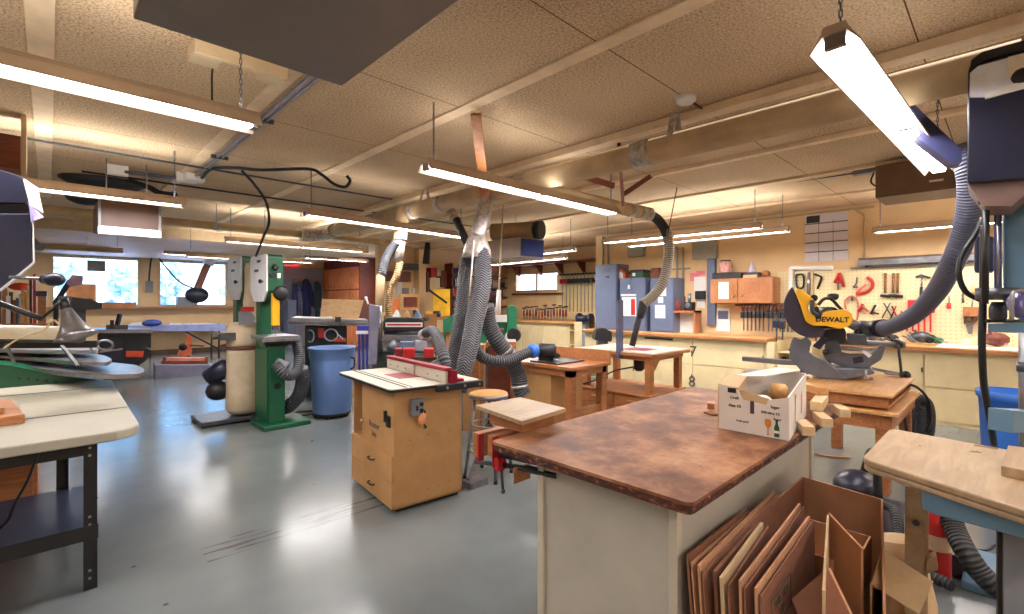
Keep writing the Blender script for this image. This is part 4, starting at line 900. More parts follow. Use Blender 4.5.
for x, y in ((-.48, -.16), (-.48, .4), (.08, -.16), (.08, .4)): part('caster', MB().cyl((cx_+x, cy_+y-.01, .02), (cx_+x, cy_+y+.01, .02), .02, n=10), BLACK, t)
part('filter_tag', MB().prism([(-.1, 0), (.06, 0), (.09, .08), (.02, .18), (-.1, .16)], .012, at((cx_-.02, cy_-.22, 1.22), F_negY)), GREYM, t)
part('switch_cap', MB().box((cx_-.09, cy_-.24, 1.38), (cx_+.05, cy_-.2, 1.44)), RED, t)
# ------------------------------------------------------------------ blue trash can
t = thing('trash_can', 'big blue plastic trash can on a wheeled dolly', 'trash can', (2.69, 6.2, 0))
c = (2.69, 6.2)
part('body', MB().lathe((*c, .06), [(.225, 0), (.24, .02), (.262, .5), (.272, .68), (.272, .70), (.282, .72), (.285, .82), (.298, .83), (.298, .85), (.288, .85), (.27, .80), (.25, .4), (.22, .05), (.001, .04)], 36, cap=False), BLUEP, t)
part('dolly', MB().lathe((*c, .035), [(.2, 0), (.235, .005), (.235, .03), (.2, .035)]), BLACK, t)
for k in range(5):
    a = k*2*math.pi/5-1.0; p = Vector((c[0]+.2*math.cos(a), c[1]+.2*math.sin(a), .035)); part('caster', MB().cyl(p-Vector((.015, .012, 0)), p+Vector((.015, .012, 0)), .035), BLACK, t)
h = c[0]+.2, c[1]-.2
for a in (-1.05, 2.2):
    p = Vector((c[0]+.285*math.cos(a), c[1]+.285*math.sin(a), .78)); d = Vector((math.cos(a), math.sin(a), 0))
    part('handle', MB().tube(spline([p+d*0, p+d*.05-Vector((0, 0, .02)), p+d*.05-Vector((0, 0, .12)), p-Vector((0, 0, .15))], 5), .012, 8), BLACK, t)
solo('extension_cord', MB().tube(spline([(2.3, 6.6, .01), (2.5, 6.8, .01), (2.42, 6.7, .01), (2.6, 6.62, .01), (2.46, 6.45, .01), (2.3, 6.5, .012)]), .009, 8), BLACK, 'black cord on the floor between the band saw and the trash can', 'cord')
# ------------------------------------------------------------------ outfeed table at the left
t = thing('router_workbench', 'pale laminate table with two dark lines on black angle-iron legs', 'table', (-.3, 4.2, 0))
TOPW = paint('bone_laminate', (172, 167, 150), .45, var=.03)
pl = rnd([(-1.6, 3.12), (.35, 3.12), (.38, 5.28), (-1.6, 5.28)], .16, 5)
part('top', MB().prism(pl, .05, Matrix.Translation((0, 0, .80))), TOPW, t, bev=.008)
for y in (3.78, 4.80): part('dark_line', MB().box((-1.6, y, .8505), (.355, y+.02, .852)), DSTEEL, t)
def angle_leg(x, y, sx, sy, w=.055, z=.8):
    b = MB().box((x, y, 0), (x+sx*w, y+sy*.004, z)).box((x, y, 0), (x+sx*.004, y+sy*w, z)); part('leg', b, BLACK, t)
    for zz in (.06, .1, .34, .38, .7, .74): part('bolt', MB().cyl((x+sx*.03, y, zz), (x+sx*.03, y-sy*.004, zz), .007, n=8), STEEL, t)
LX_, LY_ = .185, 3.33
angle_leg(LX_, LY_, -1, 1); angle_leg(.09, 4.1, -1, -1); angle_leg(-1.3, LY_, 1, 1); angle_leg(-1.3, 4.1, 1, -1)
for y in (LY_+.01, 4.08): part('apron', MB().box((-1.3, y, .7), (LX_, y+.004, .78)), BLACK, t)
part('shelf', MB().box((-1.28, LY_+.0, .30), (LX_-.004, 4.09, .335)), paint('blue_grey_shelf', (70, 76, 100), .3, var=.05), t)
part('shelf_rail', MB().box((-1.3, LY_-.004, .26), (LX_, LY_, .335)), BLACK, t)
part('shelf_rail', MB().box((LX_, LY_, .26), (LX_+.004, 4.1, .335)), BLACK, t)
solo('wood_cabinet', MB().box((-1.1, 4.35, 0), (-.05, 5.0, .62)).box((-1.1, 4.32, .05), (-.62, 4.35, .6)).box((-.6, 4.32, .05), (-.07, 4.35, .6)), ORANGEWOOD, 'orange wooden chest standing behind the black legs of the left table', 'cabinet', bev=.004)
solo('wooden_block', MB().box((-.72, 3.62, .852), (-.13, 4.3, .90), rz=.12).box((-.7, 3.7, .9), (-.2, 4.25, .935), rz=.12), OAK, 'reddish wooden block at the left edge of the pale table', 'wood block', bev=.003)
solo('extension_cord', MB().tube(spline([V(38, 452, 2.3), V(28, 480, 2.3), V(14, 505, 2.3), V(8, 520, 2.35), V(-4, 532, 2.4)]), .006, 8), BLACK, 'black cord hanging under the pale table at the left', 'cord')
# ------------------------------------------------------------------ left machines: green stand, polished plates
def plate(px, z, th_, mat, name, label, w=None):
    P = [G(x, y, z) for x, y in px]; P = [(p.x, p.y) for p in P]
    return MB().prism(P, th_, Matrix.Translation((0, 0, z-th_)))
FACE = 60
t = thing('disc_sander', 'green machine with two stacked polished oval wing tables behind the pale table', 'machine', G(40, 372, .98)*1.0-Vector((0, 0, .98)))
part('lower_plate', plate(rnd([(6, 364), (60, 371), (110, 374.5), (140, 373.5), (146, 370), (138, 365), (100, 361), (40, 357), (0, 356)], 4, 2), .975, .035, STEEL, '', ''), STEEL, t, bev=.004)
part('upper_plate', plate(rnd([(-40, 352), (40, 358), (85, 362), (108, 362), (113, 359), (104, 355), (60, 350), (-40, 345)], 3, 2), 1.045, .03, STEEL, '', ''), STEEL, t, bev=.004)
part('top_plate', plate([(-40, 348), (40, 350), (96, 350), (99, 347), (60, 342), (-40, 340)], 1.11, .03, CAST, '', ''), CAST, t, bev=.004)
part('body', pp([(-60, 359), (12, 366), (60, 376), (104, 380), (104, 384), (-60, 398)], 3.85, .35), GREEN, t)
for k in range(5): part('vent_hole', pp([(18+k*9, 377+k*.9), (21+k*9, 377+k*.9), (21+k*9, 379.5+k*.9), (18+k*9, 379.5+k*.9)], 3.845, .004), BLACK, t)
part('stand', MB().box((gz(-40, 400, 4.0).x, gz(-40, 400, 4.0).y, 0), (gz(30, 400, 4.3).x, gz(30, 400, 4.3).y+.1, .72)), DSTEEL, t)
part('column', MB().cyl((*gz(-10, 380, 4.2).xy, .7), (*gz(-10, 380, 4.2).xy, 1.08), .09).cyl((*gz(40, 360, 4.25).xy, .95), (*gz(40, 360, 4.25).xy, 1.08), .05), DSTEEL, t)
t = thing('lathe_bed', 'cream cylinder over black bars on top of the polished plates', 'machine', V(20, 345, 3.4))
part('cylinder', MB().cyl(V(-60, 331, 3.2), V(62, 333, 3.4), .048, n=20), paint('cream_enamel', (206, 196, 170), .4), t)
part('bar', MB().bar(V(-60, 345, 3.3), V(98, 344, 3.6), .06, .05), BLACK, t)
part('rail', MB().bar(V(-60, 340, 3.35), V(82, 341, 3.5), .03, .025), DSTEEL, t)
part('clamp_ring', MB().tube([Vector(V(105, 345, 3.6))+Vector((.0, 0, 0))+Vector((SF, -CF, 0))*.06*math.cos(a*.3142)+Vector((0, 0, .035*math.sin(a*.3142))) for a in range(21)], .008, 6), STEEL, t)
part('strap', MB().bar(V(62, 346, 3.3), V(78, 366, 3.2), .02, .012), BLACK, t)
part('lever', MB().bar(V(100, 352, 3.55), V(122, 349, 3.6), .02, .012), STEEL, t)
part('strut', MB().bar(V(6, 344, 3.25), V(14, 362, 3.4), .015), DSTEEL, t)
part('strut', MB().bar(V(90, 344, 3.6), V(92, 352, 3.7), .015), DSTEEL, t)
t = thing('bell_lamp', 'brushed metal bell-shaped work lamp on a black arm at the left', 'lamp', V(68, 330, 3.2))
apex, mouth = V(66, 308, 3.2), V(77, 338, 3.2); ax = (mouth-apex).normalized()
part('shade', MB().lathe(apex, [(.022, -.015), (.028, 0), (.04, .05), (.056, .10), (.074, .14), (.098, .18), (.118, .205), (.114, .207), (.09, .18), (.05, .1), (.02, .02)], 28, axis=ax, cap=False), STEEL, t)
part('socket', MB().cyl(apex-ax*.06, apex+ax*.01, .028, .03), BLACK, t)
part('arm', MB().tube([V(64, 303, 3.2), V(57, 305, 3.2), V(43, 318, 3.15)], .009, 8).tube([V(43, 319, 3.15), V(20, 311, 3.1), V(-30, 292, 3.0)], .018, 8), BLACK, t)
part('wire', MB().tube(spline([V(60, 325, 3.15), V(52, 320, 3.15), V(44, 330, 3.15), V(20, 338, 3.2), V(4, 348, 3.2)]), .006, 6), CREAM, t)
part('bulb_guard', MB().box(V(58, 296, 3.25), V(66, 302, 3.25)+Vector((.03, .03, 0))), DSTEEL, t)
# navy head
FACE = 12
t = thing('navy_machine', 'navy blue machine head with a white label plate at the left edge', 'machine', V(0, 290, 2.1))
part('upper_cover', pp(rnd([(-130, 200), (27, 203), (30, 199), (24, 179), (20, 176), (-20, 163), (-130, 158)], 3, 2), 2.0, .35), NAVY, t, bev=.004)
part('belt_gap', pp([(-130, 202), (28, 204), (30, 212), (-130, 214)], 2.02, .3), BLACK, t)
part('lower_body', pp([(-130, 214), (31, 213), (33, 262), (22, 271), (0, 289), (-130, 330)], 2.0, .36), NAVY, t, bev=.006)
fw_ = V(20, 302, 2.0)-Vector((0, 0, EYE)); fw_ = fw_.normalized()
q = [V(24, 178, 2.0), V(31, 203, 2.0), V(31, 203, 2.0)*1.0, V(24, 178, 2.0)]
fw = Vector((CF, SF, 0)); rt = Vector((SF, -CF, 0))
e0, e1 = V(25, 179, 1.995), V(32, 206, 1.995)
part('label_plate', MB().quadslab([e1, e1+fw_*.22+rt*.055, e0+fw_*.22+rt*.06, e0], .006), WHITE, t)
e2, e3 = V(31, 205, 1.99), V(40, 214, 2.0); e4 = V(33, 221, 1.99)
part('corner_trim', MB().quadslab([e4, e3+fw_*.1+rt*.02, e2+fw_*.1+rt*.02, e2], .01), paint('lilac_plate', (150, 140, 190), .4), t)
part('edge_trim', pp([(32.5, 222), (34, 222), (35, 262), (22, 273), (0, 291), (0, 289), (22, 271), (33, 262)], 1.995, .3), WHITE, t)
part('latch', pp(rnd([(33, 235), (38, 241), (45, 247), (44, 250), (33, 250)], 2, 2), 2.05, .06), BLACK, t)
part('lever_rod', MB().cyl(V(10, 277, 1.9), V(45, 279, 1.9), .006, n=10), STEEL, t)
part('lever_collar', MB().cyl(V(43, 279, 1.9), V(49, 279.5, 1.9), .018, .018, 12), BLACK, t)
part('lever_knob', MB().ball(V(54, 279.5, 1.9), .032, 16, sc=(1.1, 1.1, .85)), NAVY, t)
FACE = 120
# column carrying the head, out of frame
part('column', MB().cyl(V(-150, 300, 1.7), Vector((*V(-150, 300, 1.7).xy, 0)), .05), STEEL, t)
part('foot', MB().box((V(-150, 300, 1.7).x-.2, V(-150, 300, 1.7).y-.2, 0), (V(-150, 300, 1.7).x+.2, V(-150, 300, 1.7).y+.2, .04)), DSTEEL, t)
# ------------------------------------------------------------------ lumber and tools standing left of the window
cols = [(2, 7, 288, OAK), (6, 10, 296, PAPER), (9, 13, 292, REDWOOD), (13, 16, 300, OAK), (16, 18, 298, DSTEEL), (18, 21, 294, STEEL), (21, 24, 289, MAPLE), (24, 27, 292, YEL), (27, 29, 285, CREAM), (29, 32, 277, REDWOOD), (33, 36, 274, RED), (38, 46, 296, ORANGEWOOD), (-8, 1, 285, REDWOOD)]
rack = thing('lumber_rack', 'low rack behind the navy machine head holding upright boards and handles', 'rack', gz(20, 330, 8.0))
part('shelf', ppr(-40, 324, 50, 328, 7.9, .35), OAK, rack)
part('side', ppr(-40, 324, -38, 385, 7.9, .35), OAK, rack); part('side', ppr(48, 324, 50, 385, 7.9, .35), OAK, rack)
nm = ['brown board', 'white tube', 'dark red board', 'thin oak strip', 'dark steel bar', 'bright steel bar', 'pale maple strip', 'yellow-handled bar', 'cream batten', 'red-brown batten', 'red pole', 'squat orange wood block', 'wide brown board']
for (a, b_, y, m), l in zip(cols, nm):
    solo('upright_stock', ppr(a, y, b_, 324, 7.95+.02*(a % 5), .06), m, '%s standing in the rack left of the first window' % l, 'stock', 'upright stock left of the window')
solo('cloth_cap', MB().ball(V(21, 286.6, 8.0), .12, 12, sc=(1.3, 1, .55)), paint('orange_red_cloth', (226, 78, 52), .7), 'orange-red cap lying on the uprights under the navy head', 'cap')
solo('tool_box', ppr(36, 291, 47, 296.2, 7.96, .12), NAVY, 'small navy box on the squat orange wood block', 'box')
# sill objects
def sill(px0, py0, px1, py1, mat, name, label, cat):
    a, b_ = YP(px0, py1, Y1-.3), YP(px1, py0, Y1-.3); a.z = zs if abs(a.z-zs) < .2 else a.z
    return solo(name, MB().box((a.x, a.y, a.z), (b_.x, b_.y+.2, b_.z)), mat, label, cat)
sill_shelf = struct('trim_20', MB().box((x1a-.2, Y1-.36, zs-.07), (5.6, Y1-.02, zs-.02)), OAK)
a = YP(66, 304, 16.8)
t = thing('sill_box', 'brown cardboard box on the sill of the left window', 'box', (YP(80, 303, 16.8).x, 16.8, zs))
part('box', MB().box((YP(66, 303, 16.7).x, 16.66, zs-.02), (YP(96, 303, 16.7).x, 16.9, zs+.58)), paint('tan_card', (206, 140, 92), .8), t)
solo('sill_board', MB().box((YP(96, 303, 16.7).x+.05, 16.66, zs-.02), (YP(136, 303, 16.7).x, 16.85, zs+.1)), OAK, 'flat reddish board lying along the left window sill', 'board')
t = thing('angled_lamp', 'dark flag-shaped lamp on a slanting arm before the left window', 'lamp', V(68, 290, 6.0))
part('arm', MB().bar(V(55, 304, 6.0), V(70, 281, 6.0), .04, .04), NAVY, t)
part('post', MB().cyl(V(56, 303, 6.0), (*V(56, 303, 6.0).xy, 0), .025), BLACK, t)
part('head', pp([(66, 283), (72, 275), (83, 276), (82, 284), (70, 287)], 5.95, .12), paint('mauve_metal', (120, 84, 104), .4), t)
t = thing('miter_gauge', 'dark jumble of clamps lying in front of the left window box', 'clamp', V(85, 302, 6.4))
part('body', pp([(62, 306), (64, 299), (72, 297), (80, 298), (90, 299), (102, 304), (102, 309), (80, 310), (66, 310)], 6.4, .15), BLACK, t)
part('screw', MB().cyl(V(70, 300, 6.35), V(92, 300, 6.35), .02), DSTEEL, t)
part('stand', MB().box((V(80, 310, 6.45).x-.1, V(80, 310, 6.45).y, 0), (V(80, 310, 6.45).x+.06, V(80, 310, 6.45).y+.1, V(80, 309, 6.4).z)), DSTEEL, t)
t = thing('belt_sander', 'grey box machine with a brown flexible arm on the right window sill', 'machine', (YP(190, 303, 16.7).x, 16.7, zs))
a = YP(177, 303, 16.7); b_ = YP(197, 297, 16.7)
part('box', MB().box((a.x, 16.62, zs-.02), (b_.x, 16.9, b_.z)), GREYM, t)
part('motor', MB().ball(YP(197, 295, 16.6), .24, 12, sc=(1.3, .7, 1)), NAVY, t)
part('arm', MB().tube(spline([YP(196, 292, 16.6), YP(201, 280, 16.6), YP(205, 270, 16.6), YP(209, 262, 16.6)]), .1, 12), paint('brown_hose', (140, 86, 64), .5), t)
part('head', MB().cyl(YP(208, 265, 16.6), YP(212, 254, 16.6), .14, .18), WHITE, t)
# outlet between windows
t = thing('wall_outlet', 'grey outlet box with a looping black cord between the two left windows', 'outlet', YP(149, 290, Y1-.05))
a, b_ = YP(146, 292, Y1-.08), YP(153, 281, Y1-.08)
part('box', MB().box((a.x, Y1-.1, a.z), (b_.x, Y1-.0, b_.z)), GREYM, t)
part('cord', MB().tube(spline([YP(149, 281, 16.85), YP(150, 268, 16.85), YP(152, 257, 16.85), YP(157, 256, 16.8), YP(165, 266, 16.75), YP(180, 282, 16.7), YP(198, 290, 16.7)]), .022, 8), BLACK, t)
# folding table with cloth
t = thing('folding_table', 'long folding table with a blue-white cover under the windows', 'table', gz(180, 360, 12.5))
W = 12.6
part('top', pp([(112, 331), (226, 331), (229, 327), (222, 324), (112, 326)], W, .7), paint('pale_blue_cover', (140, 150, 196), .3), t)
for x in (211.5, 219): part('leg', MB().cyl(V(x, 331, W+.3), gz(x, 331, W+.3), .025), BLACK, t)
for x in (150, 118): part('leg', MB().cyl(V(x, 331, W+.5), gz(x, 331, W+.5), .025), BLACK, t)
part('brace', MB().bar(V(186, 332, W+.2), V(219, 349, W+.2), .04, .03), BLACK, t)
part('handle', MB().cyl(V(221, 346, W+.0), V(229, 344, W), .035), REDWOOD, t)
solo('paper_pile', pp([(126, 326), (150, 326), (148, 322), (132, 323)], W+.1, .3), PAPER, 'white papers on the left part of the covered folding table', 'paper')
solo('blue_bundle', MB().ball(V(152, 323, W+.2), .16, 12, sc=(1.4, 1, .6)), paint('blue_cloth', (50, 70, 150), .7), 'blue cloth bundle on the folding table', 'cloth')
solo('steel_sheet', pp([(168, 324.6), (216, 324.6), (216, 323.4), (170, 323.4)], W+.1, .3), paint('white_sheet', (220, 222, 236), .25), 'bright white sheet on the right part of the folding table', 'sheet')
# black table saw cabinet
t = thing('table_saw', 'black cabinet table saw with a red-orange stripe before the folding table', 'table saw', gz(122, 366, 9.6))
W = 9.9
part('cabinet', pp(rnd([(99, 364), (142, 364), (150, 356), (151, 334), (97, 334)], 2, 2), W, .6), BLACK, t)
part('stripe', pp([(126, 357), (143, 357), (144, 351), (126, 351)], W-.02, .02), paint('red_orange', (200, 74, 40), .5), t)
part('panel', pp([(103, 360), (122, 360), (122, 338), (103, 338)], W-.02, .02), NAVY, t)
part('foot', pp([(104, 374.5), (138, 374.5), (140, 364), (101, 364)], W+.1, .4), BLACK, t)
part('top', pp([(70, 333), (152, 333), (152, 329.5), (70, 329.5)], W-.15, .9), CAST, t)
part('handle', MB().cyl(V(143, 347, W-.1), V(151, 349, W-.2), .02), STEEL, t)
t = thing('drill_vise', 'small dark clamp stand on the table saw top near the lamp', 'clamp', V(118, 325, 9.8))
part('upright', MB().bar(V(116, 330, 9.8), V(120, 314, 9.8), .06), BLACK, t); part('base', ppr(106, 325, 128, 329.5, 9.8, .12), DSTEEL, t); part('arm', ppr(110, 320, 114, 329, 9.8, .05), BLACK, t)
# grey block and red jig
t = thing('grey_crate', 'grey low block on the floor beneath the windows', 'crate', gz(184, 383, 9.0))
part('body', pp([(155, 382.5), (214, 382.5), (213, 365), (155, 365)], 9.0, .55), paint('grey_crate_paint', (110, 108, 132), .6), t, bev=.01)
t = thing('red_jig', 'long reddish jig lying on the grey low block', 'jig', V(185, 362, 9.1))
part('board', pp([(161, 363.7), (208, 363.7), (208, 361), (163, 361)], 9.12, .3), REDWOOD, t)
part('top', pp([(163, 361), (207, 361), (206, 358), (168, 358)], 9.2, .2), paint('salmon_board', (190, 120, 100), .6), t)
for x in (164, 206): part('end', ppr(x, 357, x+2, 361, 9.15, .2), REDWOOD, t)
t = thing('orange_vise', 'orange cast machine standing behind the reddish jig', 'machine', V(186, 356, 10.4))
W = 10.4
part('base', pp([(178, 356), (192, 356), (191, 351), (186, 349), (180, 351)], W, .25), paint('orange_cast', (190, 88, 48), .5), t)
part('body', pp([(183, 352), (192, 352), (191, 335), (187, 335), (185, 344)], W+.03, .2), paint('orange_cast', (190, 88, 48), .5), t)
part('wheel', MB().lathe(V(183, 347, W-.05), [(.01, -.03), (.08, -.02), (.08, .02), (.01, .03)], axis=(-CF, -SF, 0)), BLACK, t)
part('lever', MB().cyl(V(190, 345, W), V(204, 346, W), .02), REDWOOD, t)
part('post', MB().cyl(V(189, 355, W+.1), gz(189, 355, W+.1), .04), DSTEEL, t)
# ------------------------------------------------------------------ exit sign, coats and coat rail on the grey partition
t = thing('exit_sign', 'glowing red EXIT sign above the grey partition', 'sign', YP(291, 266, 16.8))
EXM = emit('exit_red', (230, 60, 70), 1.4)
a, b_ = YP(285, 265.5, 16.7), YP(298, 258.5, 16.7)
part('case', MB().box((a.x, 16.68, a.z), (b_.x, 16.78, b_.z)), EXM, t)
part('letters', xform(text('EXIT', .2, .004), at(((a.x+b_.x)/2, 16.67, (a.z+b_.z)/2), F_negY)), emit('exit_letters', (255, 170, 180), 1.6), t)
t = thing('coat_rail', 'coat rail on the grey partition right of the band saws', 'coat rail', YP(305, 279, 16.85))
a, b_ = YP(293, 280, 16.85), YP(320, 280, 16.85)
part('rail', MB().box((a.x, 16.82, a.z-.03), (b_.x, 16.91, a.z+.03)), OAK, t)
jcols = [((294, 297), 283, 310, 'dark blue coat at the left end of the coat rail', paint('dark_blue_cloth', (52, 60, 110), .9)), ((298, 301), 287, 312, 'light blue-grey coat second along the rail', paint('slate_cloth', (110, 116, 150), .9)),
         ((303, 311), 279, 316, 'wide navy jacket in the middle of the coat rail', paint('navy_cloth', (34, 40, 84), .9)), ((316, 320), 281, 318, 'dark green-blue coat at the right end of the rail', paint('green_navy_cloth', (40, 58, 70), .9))]
for (xa, xb), ya, yb, lab, m in jcols:
    A_, B_ = YP(xa, yb, 16.7), YP(xb, ya, 16.7); wd = B_.x-A_.x
    b = MB(); xm = (A_.x+B_.x)/2
    b.tube([(xm, 16.78, B_.z), (xm, 16.77, B_.z-.08), (xm, 16.74, B_.z-.3), (xm, 16.74, (A_.z+B_.z)/2), (xm, 16.74, A_.z+.1), (xm, 16.74, A_.z)], [.05, .06+wd*.2, wd*.42, wd*.5, wd*.56, wd*.52], 12)
    for s in (-1, 1): b.tube([(xm+s*wd*.3, 16.72, B_.z-.15), (xm+s*wd*.55, 16.7, B_.z-.5), (xm+s*wd*.6, 16.7, B_.z-.95)], [.06, .06, .05], 8)
    solo('hanging_coat', b, m, lab, 'coat', 'coats on the rail')
solo('white_bin_lid', MB().box((YP(285, 306, 16.6).x, 16.3, 0), (YP(293, 306, 16.6).x, 16.85, YP(285, 300, 16.6).z)), LOCK, 'low grey-blue locker below the coats beside the band saw', 'locker')
# ------------------------------------------------------------------ mitre saw on its cart (right of centre)
ct = thing('saw_cart', 'low orange-brown wooden cart carrying the yellow mitre saw', 'cart', (5.3, 1.1, 0))
# cart top between these corners
ZT = .78; cA = Vector((4.55, .72, 0)); 
tx0, tx1, ty0, ty1 = 4.62, 5.95, .62, 1.30
part('top', MB().box((tx0+.02, ty0, ZT-.02), (tx1, ty1, ZT)), MAPLE, ct, bev=.003)
part('upper_shelf', MB().box((tx0+.06, ty0+.03, ZT-.11), (tx1-.05, ty1-.03, ZT-.09)), ORANGEWOOD, ct)
part('middle_top', MB().box((tx0-.02, ty0-.04, ZT-.155), (tx1+.02, ty1+.04, ZT-.13)), MAPLE, ct, bev=.003)
part('riser', MB().box((tx0+.06, ty0+.03, ZT-.09), (tx0+.08, ty1-.03, ZT-.02)), OAK, ct); part('riser', MB().box((tx1-.08, ty0+.03, ZT-.09), (tx1-.06, ty1-.03, ZT-.02)), OAK, ct)
part('apron', MB().box((tx0+.02, ty0, ZT-.27), (tx1-.02, ty0+.02, ZT-.155)).box((tx0+.02, ty0+.02, ZT-.27), (tx0+.04, ty1, ZT-.155)).box((tx0+.04, ty1-.02, ZT-.27), (tx1-.02, ty1, ZT-.155)), ORANGEWOOD, ct)
for x in (tx0+.04, tx1-.13):
    for y in (ty0+.02, ty1-.11): part('leg', MB().box((x, y, 0), (x+.09, y+.09, ZT-.155)), ORANGEWOOD, ct, bev=.004)
FACE = 830
t = thing('mitre_saw', 'yellow and black sliding mitre saw with lettered motor guard on the low cart', 'mitre saw', V(835, 375, 4.6))
W = 4.35
SAWG = paint('saw_cast_grey', (112, 114, 124), .4, .5, var=.1)
part('base', pp(rnd([(812, 375), (822, 379), (850, 379), (876, 374), (872, 369), (840, 368), (820, 367)], 3, 2), 4.5, .35), SAWG, t, bev=.01)
part('turntable', MB().lathe((*V(838, 372, 4.75).xy, ZT+.015), [(.2, 0), (.21, .01), (.21, .05), (.19, .06)]), SAWG, t)
part('arm_casting', pp(rnd([(789, 358), (798, 369), (818, 378), (848, 380), (838, 371), (826, 361), (814, 356), (808, 351), (812, 343), (806, 336), (801, 340), (793, 337), (790, 345)], 2, 2), W+.1, .1), SAWG, t, bev=.008)
part('fence', pp(rnd([(822, 353), (832, 349), (848, 354), (872, 354), (880, 345), (886, 347), (881, 360), (868, 368), (842, 367), (826, 360)], 2, 2), W+.25, .07), SAWG, t, bev=.006)
part('extension_wing', pp([(742, 357), (796, 361), (796, 366), (742, 361)], W+.25, .1), CAST, t)
part('rail', MB().cyl(V(836, 341, W+.15), V(899, 345, W+.5), .03), SAWG, t)
part('rail', MB().cyl(V(836, 348, W+.15), V(880, 350, W+.45), .02), STEEL, t)
part('rail_cap', MB().cyl(V(896, 344, W+.45), V(901, 345, W+.5), .042), BLACK, t)
part('scale_plate', pp([(864, 350), (872, 355), (869, 358), (862, 352)], W+.2, .01), WHITE, t)
part('pivot', pp(rnd([(820, 330), (846, 328), (846, 344), (820, 344)], 4, 2), W+.1, .16), BLACK, t)
part('pivot_casting', pp(rnd([(824, 348), (826, 342), (838, 340), (842, 352), (828, 354)], 2, 2), W+.1, .12), DSTEEL, t)
# blade housing: lower dark guard + yellow upper guard
gc = (813, 308)
arc = [(gc[0]+30*math.cos(a), gc[1]+30*math.sin(a)) for a in [math.radians(d) for d in range(70, 236, 12)]]
part('blade_guard', pp(arc+[(798, 300), (808, 322), (826, 330)], W, .09), paint('guard_dark', (52, 44, 58), .35), t, bev=.01)
part('motor_guard', pp(rnd([(795, 292), (797, 288), (803, 290), (812, 298), (818, 305), (816, 309), (808, 304), (807, 309), (811, 313), (820, 314), (827, 311), (845, 309.5), (852, 313), (853.5, 320), (850, 326), (840, 329), (826, 326), (813, 326), (806, 322), (803, 314), (800, 304)], 2, 2), W-.05, .09), YEL, t, bev=.008)
part('motor', MB().lathe(V(833, 318, W-.0), [(.09, 0), (.1, .02), (.1, .18), (.07, .2)], axis=(CF, SF, 0)), BLACK, t)
L_ = text('DEWALT', .062, .002, .0022)
def RF():
    r0 = (FACE-CX)/FPX; n = Vector((CF+SF*r0, SF-CF*r0, 0)).normalized()
    return Matrix(((n.y, 0, -n.x, 0), (-n.x, 0, -n.y, 0), (0, 1, 0, 0), (0, 0, 0, 1)))
R3 = RF()
part('lettering', xform(L_, Matrix.Translation(V(832, 319.8, W-.058)) @ R3), BLACK, t)
part('dust_neck', MB().tube([V(848, 322, W+.1), V(856, 326, W+.15), V(864, 328, W+.2)], [.04, .05, .045], 14), STEEL, t)
part('handle', MB().tube(spline([V(818, 305, W-.02), V(824, 299, W-.04), V(831, 299, W-.04), V(838, 306, W-.02), V(842, 310, W)]), .014, 10), BLACK, t)
part('carry_handle', MB().tube(spline([V(812, 300, W), V(813, 312, W), V(822, 314, W), V(832, 309, W)]), .02, 8), DSTEEL, t)
part('knob', MB().lathe(V(833, 300, W+.1), [(.03, 0), (.045, .02), (.045, .05), (.02, .06)]), BLACK, t)
part('knob', MB().ball(V(814, 298, W+.08), .032, 10), BLACK, t)
part('lever', pp(rnd([(812, 346), (822, 337), (828, 339), (820, 350)], 2, 2), W+.05, .03), NAVY, t)
part('slide_block', pp(rnd([(846, 333), (866, 335), (868, 345), (848, 345)], 2, 2), W+.1, .1), DSTEEL, t, bev=.006)
part('bevel_knob', MB().ball(V(858, 333, W+.05), .035, 10), BLACK, t)
part('bevel_knob', MB().ball(V(826, 352, W), .03, 10), BLACK, t)
part('bevel_scale', pp(rnd([(852, 358), (862, 356), (864, 362), (854, 364)], 1, 2), W+.1, .03), BLACK, t)
part('handle_grip', pp(rnd([(812, 308), (818, 306), (822, 318), (816, 320)], 2, 2), W-.06, .03), BLACK, t)
part('clamp_screw', MB().cyl(V(872, 378, W-.1), V(864, 379, W-.1), .012).cyl(V(866, 379, W-.1), V(866, 370, W-.1), .01), STEEL, t)
# hose from saw to ceiling
t = thing('dust_hose', 'fat grey hose sweeping up from the mitre saw past the drill press', 'hose', V(900, 322, 4.2))
Pn = [V(862, 328, 4.5), V(872, 329, 4.4), V(885, 328, 4.2), V(900, 323, 3.9), V(918, 312, 3.6), V(936, 292, 3.3), V(950, 268, 3.05), V(962, 240, 2.9), V(969, 212, 2.8), V(971, 185, 2.75), V(968, 165, 2.75), V(962, 150, 2.8)]
S = spline(Pn, 8)
part('hose', MB().tube(S, [.062 if i > 16 else .07+.0*i for i in range(len(S))], 18), ribs('slate_hose', (104, 108, 128), (70, 72, 90), 60), t)
part('cuff', MB().tube([V(862, 328, 4.5), V(870, 329, 4.42)], .062, 16).tube([V(873, 329, 4.38), V(884, 328, 4.22)], .078, 16), NAVY, t)
# small duct shade piece at the top: dark blue wedge behind the light
solo('duct_boot', pp([(902, 92), (914, 104), (962, 150), (962, 162), (952, 164), (905, 128)], 2.85, .12), paint('dark_blue_sheet_metal', (52, 56, 96), .45), 'dark blue metal boot between the near double fixture and the drill press head', 'duct')
